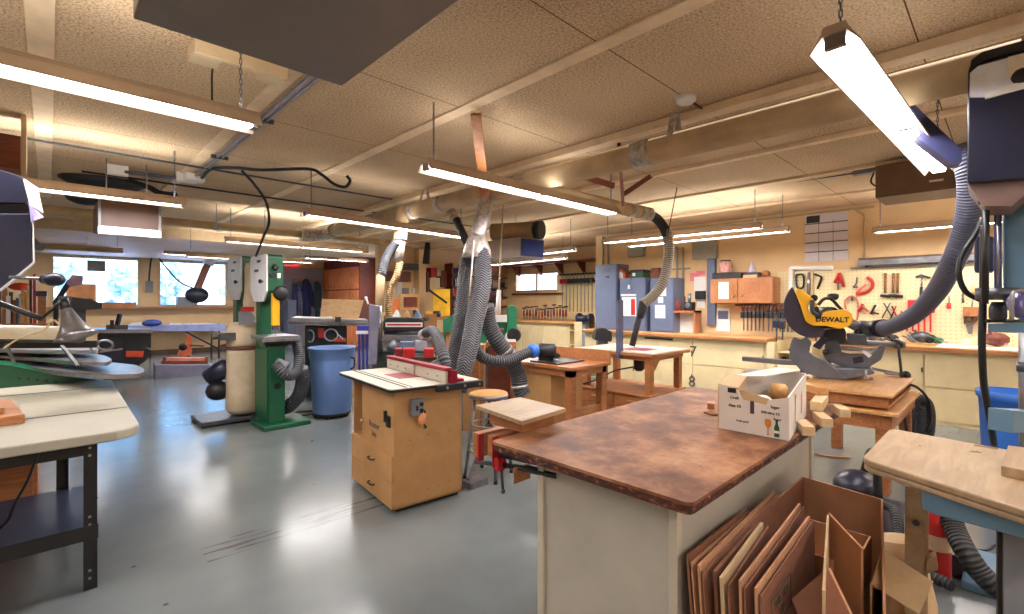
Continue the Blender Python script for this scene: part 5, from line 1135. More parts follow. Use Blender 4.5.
# rope-like black cord below the cart saw + coil
solo('power_cord', MB().tube(spline([V(898, 345, 4.7), V(901, 370, 4.6), V(902, 392, 4.55), V(905, 420, 4.5), V(908, 440, 4.5)]), .012, 8), BLACK, 'black cord hanging from the rear of the mitre saw rails', 'cord')
t = thing('coiled_hose', 'black ribbed hose loop hanging against the cream counter front', 'hose', V(920, 412, 4.6))
part('hose', MB().tube(spline([V(911, 432, 4.6), V(911, 412, 4.6), V(914, 402, 4.6), V(920, 399, 4.6), V(926, 403, 4.6), V(929, 414, 4.6), V(928, 432, 4.6), V(924, 440, 4.6)]), .05, 14), HOSEK, t)
part('hose', MB().tube(spline([V(918, 404, 4.62), V(919, 420, 4.62), V(919, 440, 4.62)]), .06, 12), HOSEK, t)
part('loop', MB().tube(spline([V(905, 383, 4.5), V(918, 388, 4.5), V(928, 400, 4.5), V(931, 418, 4.5), V(926, 432, 4.5)]), .012, 8), BLACK, t)
t = thing('star_knob', 'black star knob at the right end of the cart clamp', 'knob', V(905, 375, 4.6))
part('shaft', MB().cyl(V(885, 373, 4.6), V(903, 375, 4.6), .012), STEEL, t); part('knob', MB().ball(V(906, 375, 4.6), .04, 10), BLACK, t)
part('bar', MB().bar(V(870, 368, 4.75), V(900, 374, 4.65), .05, .025), CAST, t)
# blue can at right
t = thing('trash_can', 'bright blue plastic bin behind the plywood drill press table', 'trash can', (5.28, -.04, 0))
c = (5.28, -.04)
part('body', MB().lathe((*c, .0), [(.17, 0), (.18, .02), (.20, .5), (.21, .76), (.225, .77), (.228, .82), (.215, .82), (.19, .4), (.16, .05), (.001, .04)], 28, cap=False), BLUEB, t)
for a in (2.6, -.6):
    p = Vector((c[0]+.21*math.cos(a), c[1]+.21*math.sin(a), .70)); d = Vector((math.cos(a), math.sin(a), 0)); part('handle', MB().tube(spline([p, p+d*.04-Vector((0, 0, .02)), p-Vector((0, 0, .1))], 5), .012, 8), BLUEB, t)
# vacuum on floor behind the bench
t = thing('floor_vacuum', 'navy and black tool with hoses on the floor between bench and plywood table', 'vacuum', G(860, 475, 0))
p = Vector((4.05, .72, 0))
part('deck', MB().box((3.45, .40, .03), (4.35, .95, .09)), NAVY, t, bev=.015)
part('motor', MB().ball((4.1, .75, .2), .14, 14, sc=(1.2, 1, .8)), NAVY, t)
part('handle', MB().tube(spline([(3.95, .6, .2), (4.0, .62, .42), (4.15, .66, .45), (4.25, .7, .4), (4.3, .75, .2)]), .025, 10), BLACK, t)
part('hose', MB().tube(spline([(4.0, .6, .15), (3.8, .5, .2), (3.6, .45, .12), (3.4, .42, .06), (3.3, .2, .06)]), .03, 10), HOSEK, t)
for x in (3.5, 4.3): part('caster', MB().cyl((x, .5, .03), (x, .54, .03), .03), BLACK, t)
part('cable', MB().tube(spline([(3.6, .7, .1), (3.7, .8, .13), (3.9, .7, .12), (3.7, .55, .14), (3.55, .6, .12)]), .01, 6), BLACK, t)
solo('extension_cord', MB().tube(spline([G(815, 455, 0)+Vector((0, 0, .012)), G(832, 458, 0)+Vector((0, 0, .012)), G(850, 459, 0)+Vector((0, 0, .012))]), .01, 6), OAK, 'thin brown cord on the floor behind the bench corner', 'cord')

# ------------------------------------------------------------------ drill press
FACE = 990
t = thing('drill_press', 'drill press with navy head, white label and plywood-covered table at the right edge', 'drill press', (3.0, -.1, 0))
W = 1.95
part('head', pp(rnd([(967, 183), (968, 70), (973, 60), (982, 54), (1040, 38), (1150, 22), (1150, 175), (1040, 178)], 3, 2), W, .42), NAVY, t, bev=.008)
part('head_cap', pp(rnd([(970, 70), (971, 60), (982, 52), (1040, 36), (1150, 18), (1150, 30), (1040, 45), (985, 60), (975, 66)], 2, 2), W-.012, .44), BLACK, t)
part('label', pp([(969.5, 97), (970, 73), (978, 66), (1040, 49), (1100, 35), (1100, 72), (1040, 81), (985, 97)], W-.008, .01), paint('silver_label', (214, 218, 230), .4), t)
part('label_strip', pp([(985, 99), (1040, 84), (1100, 70), (1100, 60), (1040, 76), (985, 92)], W-.01, .01), PAPER, t)
part('label_sticker', pp([(1008, 78), (1060, 68), (1060, 44), (1008, 57)], W-.010, .004), paint('cream_sticker', (226, 216, 204), .5), t)
R3 = RF()
part('label_text', xform(text('DRILL', .035, .001), Matrix.Translation(V(1021, 60, W-.035)) @ R3 @ Matrix.Rotation(.25, 4, 'Z')), RED, t)
part('knob', MB().ball(V(1022, 78, W-.05), .045, 18), BLACK, t)
part('dial', MB().lathe(V(1040, 122, W-.0), [(.12, 0), (.12, .02), (.105, .025), (.10, .02)], 32, axis=(-CF, -SF, 0)), paint('dial_green', (40, 84, 74), .4), t)
part('dial_face', MB().cyl(V(1040, 122, W-.018), V(1040, 122, W-.024), .1, n=32), PAPER, t)
part('belly', pp([(967, 183), (972, 181), (1040, 176), (1040, 182), (1012, 206), (985, 206)], W+.02, .3), paint('mauve_grey_cast', (118, 96, 90), .45), t)
part('spindle', MB().cyl(V(986, 200, W+.12), V(985, 304, W+.12), .012).lathe(V(985, 204, W+.12), [(.02, 0), (.024, .015), (.02, .03)]), BLACK, t)
part('neck', pp([(1003, 203), (1040, 196), (1060, 196), (1060, 310), (1004, 310)], W+.25, .2), BLUEG, t, bev=.008)
part('rack', pp([(994, 208), (1002, 208), (1002, 298), (994, 298)], W+.22, .04), paint('rack_blue', (60, 66, 110), .4), t)
part('rack_teeth', MB().cyl(V(998, 210, W+.2), V(998, 296, W+.2), .006, n=6), STEEL, t)
part('motor', pp([(974, 236), (994, 236), (994, 272), (974, 272)], W+.5, .15), NAVY, t, bev=.01)
part('collar', MB().cyl(V(998, 300, W+.2), V(998, 288, W+.2), .075, n=24), DSTEEL, t)
part('chuck', MB().lathe(V(998, 322, W+.2), [(.02, 0), (.03, .02), (.03, .06), (.022, .09)]), DSTEEL, t)
part('handwheel', MB().lathe(V(1018, 306, W+.1), [(.05, 0), (.06, .01), (.06, .05), (.045, .06)], axis=(-CF, -SF, .2)), paint('violet_chrome', (120, 118, 176), .2, .5), t)
part('handle_loop', MB().tube(spline([V(1012, 320, W+.05), V(1012, 296, W+.05), V(1019, 291, W+.05), V(1026, 292, W+.05)]), .008, 8), STEEL, t)
part('arm', pp([(988, 324), (1060, 322), (1060, 334), (988, 332)], W+.2, .08), BLUEG, t)
part('arm_bar', MB().cyl(V(986, 321, W+.22), V(1040, 321, W+.22), .008), BLACK, t)
part('column', MB().cyl(Vector((*V(1030, 360, 2.5).xy, 0)), V(1030, 200, 2.5), .042, n=24), STEEL, t)
part('column_ring', MB().cyl(V(1030, 372, 2.5), V(1030, 362, 2.5), .05, n=24), DSTEEL, t)
part('base', MB().box((V(1030, 360, 2.5).x-.25, V(1030, 360, 2.5).y-.2, 0), (V(1030, 360, 2.5).x+.25, V(1030, 360, 2.5).y+.25, .05)), BLUEG, t, bev=.01)
ZP = .90
cp = [G(861, 458, ZP), G(890, 428, ZP), G(1120, 470, ZP), G(1120, 540, ZP)]
ply = rnd([(p.x, p.y) for p in cp], .05, 4)
part('table_board', MB().prism(ply, .025, Matrix.Translation((0, 0, ZP-.025))), PLY, t, bev=.006)
part('table_board', MB().prism([((x-2.4)*.99+2.4, y*.995) for x, y in ply], .02, Matrix.Translation((0, 0, ZP-.047))), PLY, t, bev=.006)
for px, py in ((920, 446), ): part('drilled_hole', MB().cyl(G(px, py, ZP), G(px, py, ZP)+Vector((0, 0, .001)), .004, n=10), BLACK, t)
g = G(986, 447, ZP); part('slot_hole', MB().box((g.x-.012, g.y-.035, ZP), (g.x+.012, g.y+.035, ZP+.001), rz=-.05), paint('dark_slot', (120, 90, 54), .8), t)
g = G(976, 452, ZP); part('stamp', xform(text('R5', .03, .0004), Matrix.Translation((g.x, g.y, ZP+.0006)) @ Matrix.Rotation(-.8, 4, 'Z')), INK, t)
part('metal_table', MB().prism(rnd([(p.x, p.y) for p in [G(918, 489, ZP-.05), G(950, 455, ZP-.05), G(1120, 480, ZP-.05), G(1120, 538, ZP-.05)]], .06, 4), .075, Matrix.Translation((0, 0, ZP-.125))), BLUEG, t, bev=.008)
part('table_arm', MB().bar(V(1030, 420, 2.5), V(1000, 420, 2.2), .08, .1), BLUEG, t)
solo('fence_block', MB().prism([(p.x, p.y) for p in [G(1001, 476, ZP), G(1008, 454, ZP), G(1120, 470, ZP), G(1120, 500, ZP)]], .035, Matrix.Translation((0, 0, ZP))), PLY, 'plywood block resting on the drill press table at the frame edge', 'wood block', bev=.003)
solo('power_cord', MB().tube(spline([V(983, 218, 2.3), V(975, 235, 2.3), V(962, 255, 2.3), V(959, 275, 2.3), V(966, 292, 2.3), V(982, 301, 2.3)]), .012, 8), BLACK, 'black cord looping down beside the drill press spindle', 'cord')
solo('power_cord', MB().tube(spline([V(984, 225, 2.2), V(983, 300, 2.2), V(982, 345, 2.2), V(984, 385, 2.25), V(990, 420, 2.3), V(994, 445, 2.4)]), .014, 8), BLACK, 'long black cord falling behind the plywood table toward the blue bin', 'cord')
# wooden leg, extinguisher, hose under table
FACE = 920
t = thing('support_board', 'tan wooden support leg with a round hole under the plywood table', 'support', gz(920, 570, 2.15))
w0 = 2.1
part('board', pp([(904, 640), (928, 640), (929, 488), (905, 486)], w0, .05), PLY, t, bev=.003)
part('hole', MB().cyl(V(916, 523, w0-.004), V(916, 523, w0+.002), .013, n=16), BLACK, t)
part('foot_block', pp([(926, 574), (938, 570), (936, 556), (927, 560)], w0-.02, .06), PLY, t)
t = thing('fire_extinguisher', 'red fire extinguisher standing behind the wooden leg', 'fire extinguisher', (3.46, .32, 0))
q = gz(937, 578, 2.6)
part('cylinder', MB().lathe(q, [(.055, .0), (.06, .01), (.06, .30), (.055, .34), (.03, .385), (.018, .4)], 24), RED, t)
part('label_band', MB().lathe(q, [(.0605, .17), (.061, .18), (.061, .24), (.0605, .25)], 24, cap=False), paint('extinguisher_label', (210, 180, 150), .5), t)
part('valve', MB().cyl(q+Vector((0, 0, .4)), q+Vector((0, 0, .44)), .018), BLACK, t)
part('handle', MB().bar(q+Vector((0, 0, .44)), q+Vector((.06, -.08, .47)), .02, .01), BLACK, t)
solo('dust_hose', MB().tube(spline([V(950, 512, 2.55), V(955, 530, 2.5), V(966, 552, 2.4), V(980, 572, 2.35), V(1000, 590, 2.3), V(1030, 600, 2.3)]), .048, 14), HOSEK, 'black ribbed hose curving under the plywood table', 'hose')
solo('foam_block', MB().box((3.55, .28, 0), (3.72, .42, .28)), PAPER, 'white box on the floor between the cardboard and the wooden leg', 'box', bev=.005)
solo('black_wedge', MB().prism([(0, 0), (.2, 0), (.0, .12)], .12, at(G(946, 575, 0)+Vector((0, 0, .002)), F_negY)), RUBBER, 'black rubber wedge on the floor behind the extinguisher', 'wedge')
solo('extension_cord', MB().tube(spline([G(930, 552)+Vector((0, 0, .01)), G(955, 548)+Vector((0, 0, .01)), G(985, 552)+Vector((0, 0, .01)), G(998, 545)+Vector((0, 0, .01))]), .007, 8), BLACK, 'black cord on the floor right of the extinguisher', 'cord')
t = thing('steel_post', 'grey steel leg at the bottom right corner', 'post', gz(1015, 600, 2.0))
part('post', pp([(1004, 660), (1045, 660), (1045, 505), (1003, 510)], 1.75, .08), GREYM, t)
part('edge', pp([(998, 650), (1004, 650), (1003, 500), (998, 500)], 1.77, .05), BLACK, t)
# ------------------------------------------------------------------ counters along the right wall
FACE = CX
CZ = .95
def counter(y0, y1, label, numbers=None):
    t = thing('counter_cabinet', label, 'counter', (8.1, (y0+y1)/2, 0), group='cream counters on the right wall')
    part('cabinet', MB().box((7.84, y0+.04, .0), (8.46, y1-.04, CZ-.05)), BENCHPAINT, t)
    part('worktop', MB().box((7.74, y0, CZ-.05), (8.47, y1, CZ)), MAPLE, t, bev=.005)
    part('top_lip', MB().box((7.735, y0, CZ-.05), (7.74, y1, CZ-.012)), OAK, t)
    n = max(1, int((y1-y0)/.95)); d = (y1-y0-.12)/n
    for k in range(n):
        for z0, z1 in ((.05, .44), (.46, CZ-.1)):
            dr = part('panel_door', MB().box((7.822, y0+.06+k*d+.01, z0), (7.84, y0+.06+(k+1)*d-.01, z1)), BENCHPAINT, t, bev=.003)
            part('hinge', MB().box((7.818, y0+.06+k*d+.012, (z0+z1)/2-.03), (7.822, y0+.06+k*d+.03, (z0+z1)/2+.03)), DSTEEL, dr)
    return t
c1_ = counter(2.52, 6.02, 'long cream counter with door numbers under the grey lockers')
for s, px, py in (('7', 693, 352), ('8', 692, 382)):
    q = XP(px, py, 7.818); part('door_number', xform(text(s, .26, .001), at(q, F_negX)), INK, c1_)
a, b = XP(645, 335, 7.83), XP(673, 336, 7.83)
part('slot', MB().box((7.815, b.y, CZ-.12), (7.83, a.y, CZ-.09)), BLACK, c1_)
part('end_post', MB().box((7.76, 2.42, 0), (7.86, 2.53, CZ-.05)), BENCHPAINT, c1_)
c2_ = counter(-2.2, 1.75, 'cream counter below the pegboard, behind the mitre saw and blue bin')
part('white_top', MB().box((7.76, -1.2, CZ), (8.3, .62, CZ+.012)), PAPER, c2_)
t = thing('open_shelf', 'cream open shelf bay at the right end of the long counter', 'shelf', (8.1, 2.2, 0))
for z in (.02, .42, .74): part('shelf', MB().box((7.86, 1.98, z), (8.46, 2.40, z+.02)), BENCHPAINT, t)
for y in (1.96, 2.40): part('upright', MB().box((7.86, y, 0), (8.46, y+.02, CZ-.03)), BENCHPAINT, t)
for z in (.25, .6): solo('stored_clamp', MB().box((8.0, 2.05, z+.19 if z < .5 else z+.16), (8.3, 2.3, z+.24 if z < .5 else z+.2)), NAVY, 'blue tool lying on the %s of the open cream shelf bay' % ('lower board' if z < .5 else 'upper board'), 'tool')
# lockers
def locker(px0, px1, pyt, label, X=8.02):
    a, b = XP(px0, 300, X), XP(px1, 300, X); w_ = (a-Vector((0, 0, 0))).xy.dot(Vector((CF, SF))); zt_ = EYE+(HY-pyt)/FPX*w_
    t = thing('metal_locker', label, 'locker', ((X+8.46)/2, (a.y+b.y)/2, CZ), group='grey lockers')
    part('body', MB().box((X+.012, b.y, CZ), (8.46, a.y, zt_)), LOCK, t, bev=.004)
    part('door', MB().box((X, b.y+.015, CZ+.03), (X+.012, a.y-.015, zt_-.02)), LOCK, t, bev=.003)
    return t, a, b, zt_
t, a, b, z = locker(595, 616.5, 265, 'tallest grey locker, leftmost on the long counter')
for k in range(3): part('vent', MB().box((8.016, b.y+.12, z-.1-k*.03), (8.02, a.y-.12, z-.09-k*.03)), DSTEEL, t)
part('handle', MB().box((8.0, b.y+.18, z-.27), (8.02, b.y+.24, z-.24)), BLACK, t)
t, a, b, z = locker(619.5, 645, 278.5, 'middle grey locker with a taped paper beside the hanging hose')
q = XP(629, 287, 8.015); part('hook', MB().box((8.0, q.y-.02, q.z-.04), (8.02, q.y+.02, q.z+.04)), PAPER, t)
q0, q1 = XP(622, 316, 8.012), XP(636, 297, 8.012); part('notice', MB().box((8.012, q1.y, q0.z), (8.02, q0.y, q1.z)), PAPER, t)
q0, q1 = XP(631, 315, 8.009), XP(635, 299, 8.009); part('notice_stripe', MB().box((8.009, q1.y, q0.z), (8.012, q0.y, q1.z)), RED, t)
q0, q1 = XP(621, 296, 8.012), XP(636, 294, 8.012); part('tape', MB().box((8.012, q1.y, q0.z), (8.02, q0.y, q1.z)), PAPER, t)
zB = z; yB = (a.y, b.y)
t, a, b, z = locker(650, 673, 278.5, 'right-hand grey locker with white papers on its door')
for x0, y0, x1, y1 in ((655, 318, 665, 305), (658, 303, 663, 297), (660, 296, 666, 282)):
    q0, q1 = XP(x0, y0, 8.012), XP(x1, y1, 8.012); part('notice', MB().box((8.012, q1.y, q0.z), (8.02, q0.y, q1.z)), PAPER, t)
q = XP(623, 278, 8.2); t = thing('birdhouse', 'little orange and white birdhouse on the middle locker', 'birdhouse', (8.2, q.y, zB))
part('body', MB().prism([(-.1, 0), (.1, 0), (.1, .12), (0, .2), (-.1, .12)], .16, at((8.28, q.y, zB), F_negX) @ Matrix.Translation((0, 0, 0))), paint('birdhouse_red', (196, 92, 60), .6), t)
part('front', MB().prism([(-.05, .01), (.05, .01), (.05, .1), (0, .15), (-.05, .1)], .004, at((8.118, q.y, zB), F_negX)), PAPER, t)
part('roof', MB().bar((8.2, q.y+.14, zB+.1), (8.2, q.y, zB+.22), .2, .015).bar((8.2, q.y-.14, zB+.1), (8.2, q.y, zB+.22), .2, .015), REDWOOD, t)
q = XP(639, 278, 8.2); t = thing('green_case', 'dark green case on the middle locker', 'case', (8.2, q.y, zB))
part('body', MB().box((8.1, q.y-.14, zB), (8.35, q.y+.12, zB+.12)), paint('dark_green_case', (40, 76, 56), .5), t, bev=.01); part('lid', MB().box((8.09, q.y-.15, zB+.12), (8.36, q.y+.13, zB+.16)), BLACK, t, bev=.005)
part('tag', MB().box((8.092, q.y+.02, zB+.04), (8.1, q.y+.08, zB+.1)), PAPER, t)
q = XP(657, 278, 8.2); solo('small_carton', MB().box((8.12, q.y-.08, z), (8.3, q.y+.07, z+.2)), REDWOOD, 'small dark box on the right-hand grey locker', 'box')
# wall electrics
def wallbox(x0, y0, x1, y1, mat, name, label, cat, X=8.4):
    a, b = XP(x0, y1, X), XP(x1, y0, X); return solo(name, MB().box((X, b.y, min(a.z, b.z)), (8.5, a.y, max(a.z, b.z))), mat, label, cat, bev=.004)
ELEC = paint('electrical_grey', (150, 150, 138), .5, var=.03)
wallbox(692, 258, 716, 243, ELEC, 'electrical_panel', 'grey electrical panel box high on the right wall', 'electrical panel')
wallbox(627, 256, 643, 244, ELEC, 'electrical_panel', 'smaller grey electrical box above the middle locker', 'electrical panel')
wallbox(707, 325, 715, 259, LOCK, 'cable_trunk', 'tall blue-grey cable trunk left of the oak wall cabinet', 'trunk', X=8.42)
for px, y0, y1, l in ((603, 237, 266, 'left of the two conduits above the tallest locker'), (608, 237, 266, 'right of the two conduits above the tallest locker'), (677, 247, 300, 'conduit left of the pink posters'), (683, 247, 300, 'conduit just beside the pink posters')):
    a, b = XP(px, y0, 8.46), XP(px, y1, 8.46); a.z = min(a.z, ZC); solo('conduit', MB().cyl(a, (a.x, a.y, b.z), .022, n=10), ELEC, l, 'conduit')
a, b = XP(608, 268, 8.47), XP(690, 263, 8.47); solo('conduit', MB().cyl((8.47, a.y, 2.12), (8.47, b.y, 2.12), .014, n=8), ELEC, 'horizontal conduit on the wall above the lockers', 'conduit')
t = thing('bent_conduit', 'conduit that runs along the wall top and bends down right of the calendar', 'conduit', (8.46, 2, 2.8))
a = XP(855, 207, 8.46); b = XP(864, 217, 8.46)
part('pipe', MB().tube(spline([(8.46, 5.9, 2.86), (8.46, a.y+.12, 2.86), (8.46, a.y, 2.84), (8.46, b.y, 2.75), (8.46, b.y, 2.6), (8.46, b.y, 2.1)], 6), .014, 8), DUCTM, t)
# posters
def poster(x0, y0, x1, y1, mat, label, X=8.49, cat='poster', name='poster_sheet'):
    a, b = XP(x0, y1, X), XP(x1, y0, X); zz = sorted((a.z, b.z)); return solo(name, MB().box((X, b.y, zz[0]), (X+.008, a.y, zz[1])), mat, label, cat)
PINK = paint('pink_paper', (228, 130, 140), .8)
poster(690, 281, 699, 273, PINK, 'pink sheet low left in the cluster beside the cable trunk'); poster(696, 275, 705, 271, PINK, 'pink sheet highest in the cluster beside the cable trunk', X=8.487)
poster(694, 300, 706, 277, PAPER, 'white notice below the pink sheets', X=8.484); poster(697, 308, 705, 300, PAPER, 'small white card under the white notice')
solo('black_phone', MB().box((8.42, XP(699, 298, 8.42).y-.1, 1.55), (8.48, XP(699, 298, 8.42).y+.08, 1.7)), BLACK, 'black wall phone on the white notice', 'phone', bev=.01)
t = thing('printed_notice', 'printed notice with picture under the oak cabinet', 'poster', XP(722, 320, 8.48))
a, b = XP(716, 331, 8.48), XP(730, 308, 8.48); part('sheet', MB().box((8.48, b.y, a.z), (8.488, a.y, b.z)), PAPER, t)
a, b = XP(718, 319, 8.477), XP(728, 311, 8.477); part('picture', MB().box((8.477, b.y, a.z), (8.48, a.y, b.z)), LOCK, t)
# desk shelf with small tools
t = thing('desk_shelf', 'small orange wooden shelf unit standing on the long counter', 'shelf', (8.1, XP(684, 322, 8.1).y, CZ))
a, b = XP(671, 322, 8.05), XP(695, 322, 8.05)
for y in (a.y-.03, b.y): part('side', MB().box((8.05, y, CZ), (8.3, y+.03, CZ+.40)), ORANGEWOOD, t)
part('shelf', MB().box((8.05, b.y, CZ+.36), (8.3, a.y, CZ+.40)), ORANGEWOOD, t); part('back', MB().box((8.28, b.y, CZ), (8.3, a.y, CZ+.38)), PAPER, t)
for k, (px, m, l) in enumerate(((673, BLACK, 'black handle tool left on the small orange shelf'), (677, RED, 'red driver beside the black handle tool'), (681, REDWOOD, 'brown handle tool in the middle of the small orange shelf'), (685, BLACK, 'upright black tool on the small orange shelf'))):
    q = XP(px, 300, 8.12); solo('hand_tool', MB().lathe((8.12, q.y, CZ+.40), [(.02, 0), (.028, .05), (.012, .1), (.01, .16+.03*k)], 10), m, l, 'hand tool', 'tools on the small orange shelf')
q = XP(689, 300, 8.15); t = thing('glue_machine', 'black and silver device on the right end of the small orange shelf', 'device', (8.15, q.y, CZ+.4))
part('body', MB().box((8.1, q.y-.08, CZ+.4), (8.25, q.y+.08, CZ+.55)), BLACK, t, bev=.02); part('face', MB().lathe((8.1, q.y, CZ+.49), [(.05, 0), (.04, .02)], axis=(-1, 0, 0)), STEEL, t); part('top', MB().cyl((8.17, q.y, CZ+.55), (8.17, q.y, CZ+.7), .03), STEEL, t)
# oak wall cabinet
XC = 8.12; a, b = XP(710, 290, XC), XP(773, 290, XC); zb = XP(740, 303.5, XC).z; zt2 = XP(740, 278, XC).z
t = thing('oak_cabinet', 'two-door oak wall cabinet with a white paper on its left door', 'cabinet', (8.3, (a.y+b.y)/2, zb))
part('body', MB().box((XC+.02, b.y, zb), (8.5, a.y, zt2)), OAK, t, bev=.004)
ym = XP(738.5, 290, XC).y
for y0, y1, ky in ((b.y, ym-.008, ym-.06), (ym+.008, a.y, ym+.06)):
    d = part('door', MB().box((XC, y0+.01, zb+.01), (XC+.02, y1-.01, zt2-.01)), OAK, t, bev=.003)
    part('door_panel', MB().box((XC-.004, y0+.07, zb+.07), (XC, y1-.07, zt2-.07)), ORANGEWOOD, d, bev=.003)
    part('knob', MB().lathe((XC, ky, zb+.13), [(.008, 0), (.015, .01), (.02, .02), (.008, .03)], 12, axis=(-1, 0, 0)), BRASS, d)
q0, q1 = XP(718.5, 299, XC-.008), XP(728.5, 282, XC-.008); part('paper', MB().box((XC-.008, q1.y, q0.z), (XC-.004, q0.y, q1.z)), PAPER, t)
def topitem(px0, px1, h, X0_=8.2, X1_=8.4): 
    a, b = XP(px0, 275, X0_), XP(px1, 275, X0_); return (X0_, b.y, zt2), (X1_, a.y, zt2+h)
solo('black_case', MB().box(*topitem(712, 741, .10)), BLACK, 'long black case on the oak wall cabinet', 'case', bev=.01)
q = XP(725.5, 264, 8.3); t = thing('patterned_tin', 'red and white patterned round tin on the black case', 'tin', (8.3, q.y, zt2+.1))
part('tin', MB().lathe((8.3, q.y, zt2+.10), [(.08, 0), (.1, .03), (.1, .17), (.08, .2)], 20), paint('red_white_spots', (190, 50, 54), .5, scale=16, c2=(230, 210, 200)), t); part('lid', MB().cyl((8.3, q.y, zt2+.3), (8.3, q.y, zt2+.32), .08), BLACK, t)
solo('tan_box', MB().box(*topitem(743, 757, .05)), CARDL, 'tan flat box on the oak cabinet', 'box')
q = XP(752, 270, 8.3); t = thing('toy_boat', 'white pointed model on a dark base on the tan flat box', 'model', (8.3, q.y, zt2+.05))
part('base', MB().box((8.22, q.y-.12, zt2+.05), (8.38, q.y+.1, zt2+.09)), NAVY, t); part('cone', MB().lathe((8.3, q.y, zt2+.09), [(.08, 0), (.05, .06), (.02, .14), (.005, .2)], 14), paint('lilac_white', (200, 196, 214), .5), t)
solo('red_can', MB().box(*topitem(742, 746, .11, 8.35, 8.42)), RED, 'small red block behind the tan flat box', 'block')
q = XP(766, 274, 8.3); t = thing('wood_toy', 'orange wooden toy at the right end of the oak cabinet top', 'toy', (8.3, q.y, zt2))
part('body', MB().ball((8.3, q.y, zt2+.06), .06, 12, sc=(1, 1.2, 1)), ORANGEWOOD, t); part('base', MB().box((8.24, q.y-.08, zt2), (8.36, q.y+.1, zt2+.02)), REDWOOD, t)
# calendar
a, b = XP(805, 262, 8.49), XP(848, 208, 8.49); zt3 = 2.85; zb3 = a.z
t = thing('year_calendar', 'large year calendar sheet hanging high on the right wall', 'calendar', (8.49, (a.y+b.y)/2, zb3))
LAV = paint('lavender_white_paper', (214, 206, 210), .8, var=.02)
part('sheet', MB().box((8.488, b.y, zb3), (8.498, a.y, zt3)), LAV, t)
g = MB(); hh = (zt3-zb3)/5; ww = (a.y-b.y)/3
for k in range(1, 5): part('row_line', MB().box((8.486, b.y, zb3+k*hh-.008), (8.488, a.y, zb3+k*hh+.008)), DSTEEL, t)
for k in (1, 2): part('column_line', MB().box((8.486, b.y+k*ww-.003, zb3), (8.488, b.y+k*ww+.003, zt3-.1)), DSTEEL, t)
part('header_block', MB().box((8.486, a.y-.2, zt3-.13), (8.488, a.y-.02, zt3-.02)), BLACK, t)
# rail lamp over the pegboard
a, b = XP(858, 260, 8.36), XP(990, 255, 8.36)
t = thing('metal_rail', 'long grey metal rail on the wall above the pegboard tools', 'rail', (8.4, 0, 2.03))
part('trough', MB().prism([(0, 0), (.12, 0), (.12, .09), (.05, .11), (0, .08)], a.y-b.y+1.0, Matrix(((1, 0, 0, 8.36), (0, 0, 1, b.y-1.0), (0, 1, 0, 2.02), (0, 0, 0, 1)))), STEEL, t)
part('lower_edge', MB().box((8.40, b.y-1, 1.985), (8.44, a.y+.1, 2.0)), DSTEEL, t)
for k in range(5): part('bracket', MB().box((8.42, a.y-.1-k*.9, 2.0), (8.5, a.y-.07-k*.9, 2.03)), BLACK, t)
# ------------------------------------------------------------------ pegboard and its tools
XPG = 8.46
a = XP(778, 300, XPG)
t = thing('pegboard', 'cream pegboard panel covering the right wall behind the tools', 'pegboard', (XPG, (a.y-2.6)/2, CZ))
def pegm():
    m, nt, b = _new('cream_pegboard'); v = coords(nt); sp = N(nt, 'ShaderNodeSeparateXYZ'); nt.links.new(v, sp.inputs[0])
    o = []
    for i in (1, 2):
        q = N(nt, 'ShaderNodeMath', operation='MULTIPLY_ADD', i_1=1/.0508, i_2=50.); nt.links.new(sp.outputs[i], q.inputs[0]); f = N(nt, 'ShaderNodeMath', operation='FRACT'); nt.links.new(q.outputs[0], f.inputs[0])
        d = N(nt, 'ShaderNodeMath', operation='SUBTRACT', i_1=.5); nt.links.new(f.outputs[0], d.inputs[0]); p = N(nt, 'ShaderNodeMath', operation='POWER', i_1=2.0); nt.links.new(d.outputs[0], p.inputs[0]); o.append(p.outputs[0])
    s = N(nt, 'ShaderNodeMath', operation='ADD'); nt.links.new(o[0], s.inputs[0]); nt.links.new(o[1], s.inputs[1])
    nt.links.new(ramp(nt, s.outputs[0], [(.008, (150, 124, 84)), (.014, (228, 212, 166))]), b.inputs['Base Color']); b.inputs['Roughness'].default_value = .75; return m
part('board', MB().box((XPG, -2.8, CZ+.0), (XPG+.012, a.y, 1.985)), pegm(), t)
HW = wood('hickory_handle', (150, 100, 58), (104, 64, 34))
def pegz(px, py): return XP(px, py, XPG-.03)
def hang(name, label, parts_, cat='hand tool', group='tools hung on the pegboard'):
    """parts_: (part name, [pixel pts], radius, material)"""
    c = pegz(*parts_[0][1][0]); t = thing(name, label, cat, c, group=group)
    for pn, pts, r, m in parts_:
        P = [pegz(*p) for p in pts]
        b = MB()
        if len(P) == 1: b.ball(P[0], r, 10, sc=(.5, 1, 1))
        elif r < 0: b = MB().quadslab([p+Vector((.006, 0, 0)) for p in P], .012)
        else: b.tube(P if len(P) < 4 else spline(P, 4), r, 8)
        part(pn, b, m, t)
    return t
for k, (x, xl) in enumerate(((885.5, 'leftmost'), (893.5, 'middle'), (898, 'rightmost'))):
    hang('hammer', '%s of the three wooden-handled hammers hung head down' % xl, [('handle', [(x, 273), (x-.4, 293)], .016, HW), ('head', [(x-5, 295.5), (x+5, 296.5)], .02, BLACK)], 'hammer')
hang('hammer', 'claw hammer hung head up above the red rack', [('head', [(916, 277), (921, 275), (930, 278)], .014, DSTEEL), ('handle', [(922, 277), (921.5, 288)], .01, STEEL), ('grip', [(921.5, 287), (921, 300)], .018, BLACK)], 'hammer')
hang('mallet', 'black mallet hung beside the grey sweeping hose', [('head', [(934, 277), (943, 277)], .035, BLACK), ('handle', [(938.5, 279), (938.5, 300)], .014, BLACK)], 'mallet')
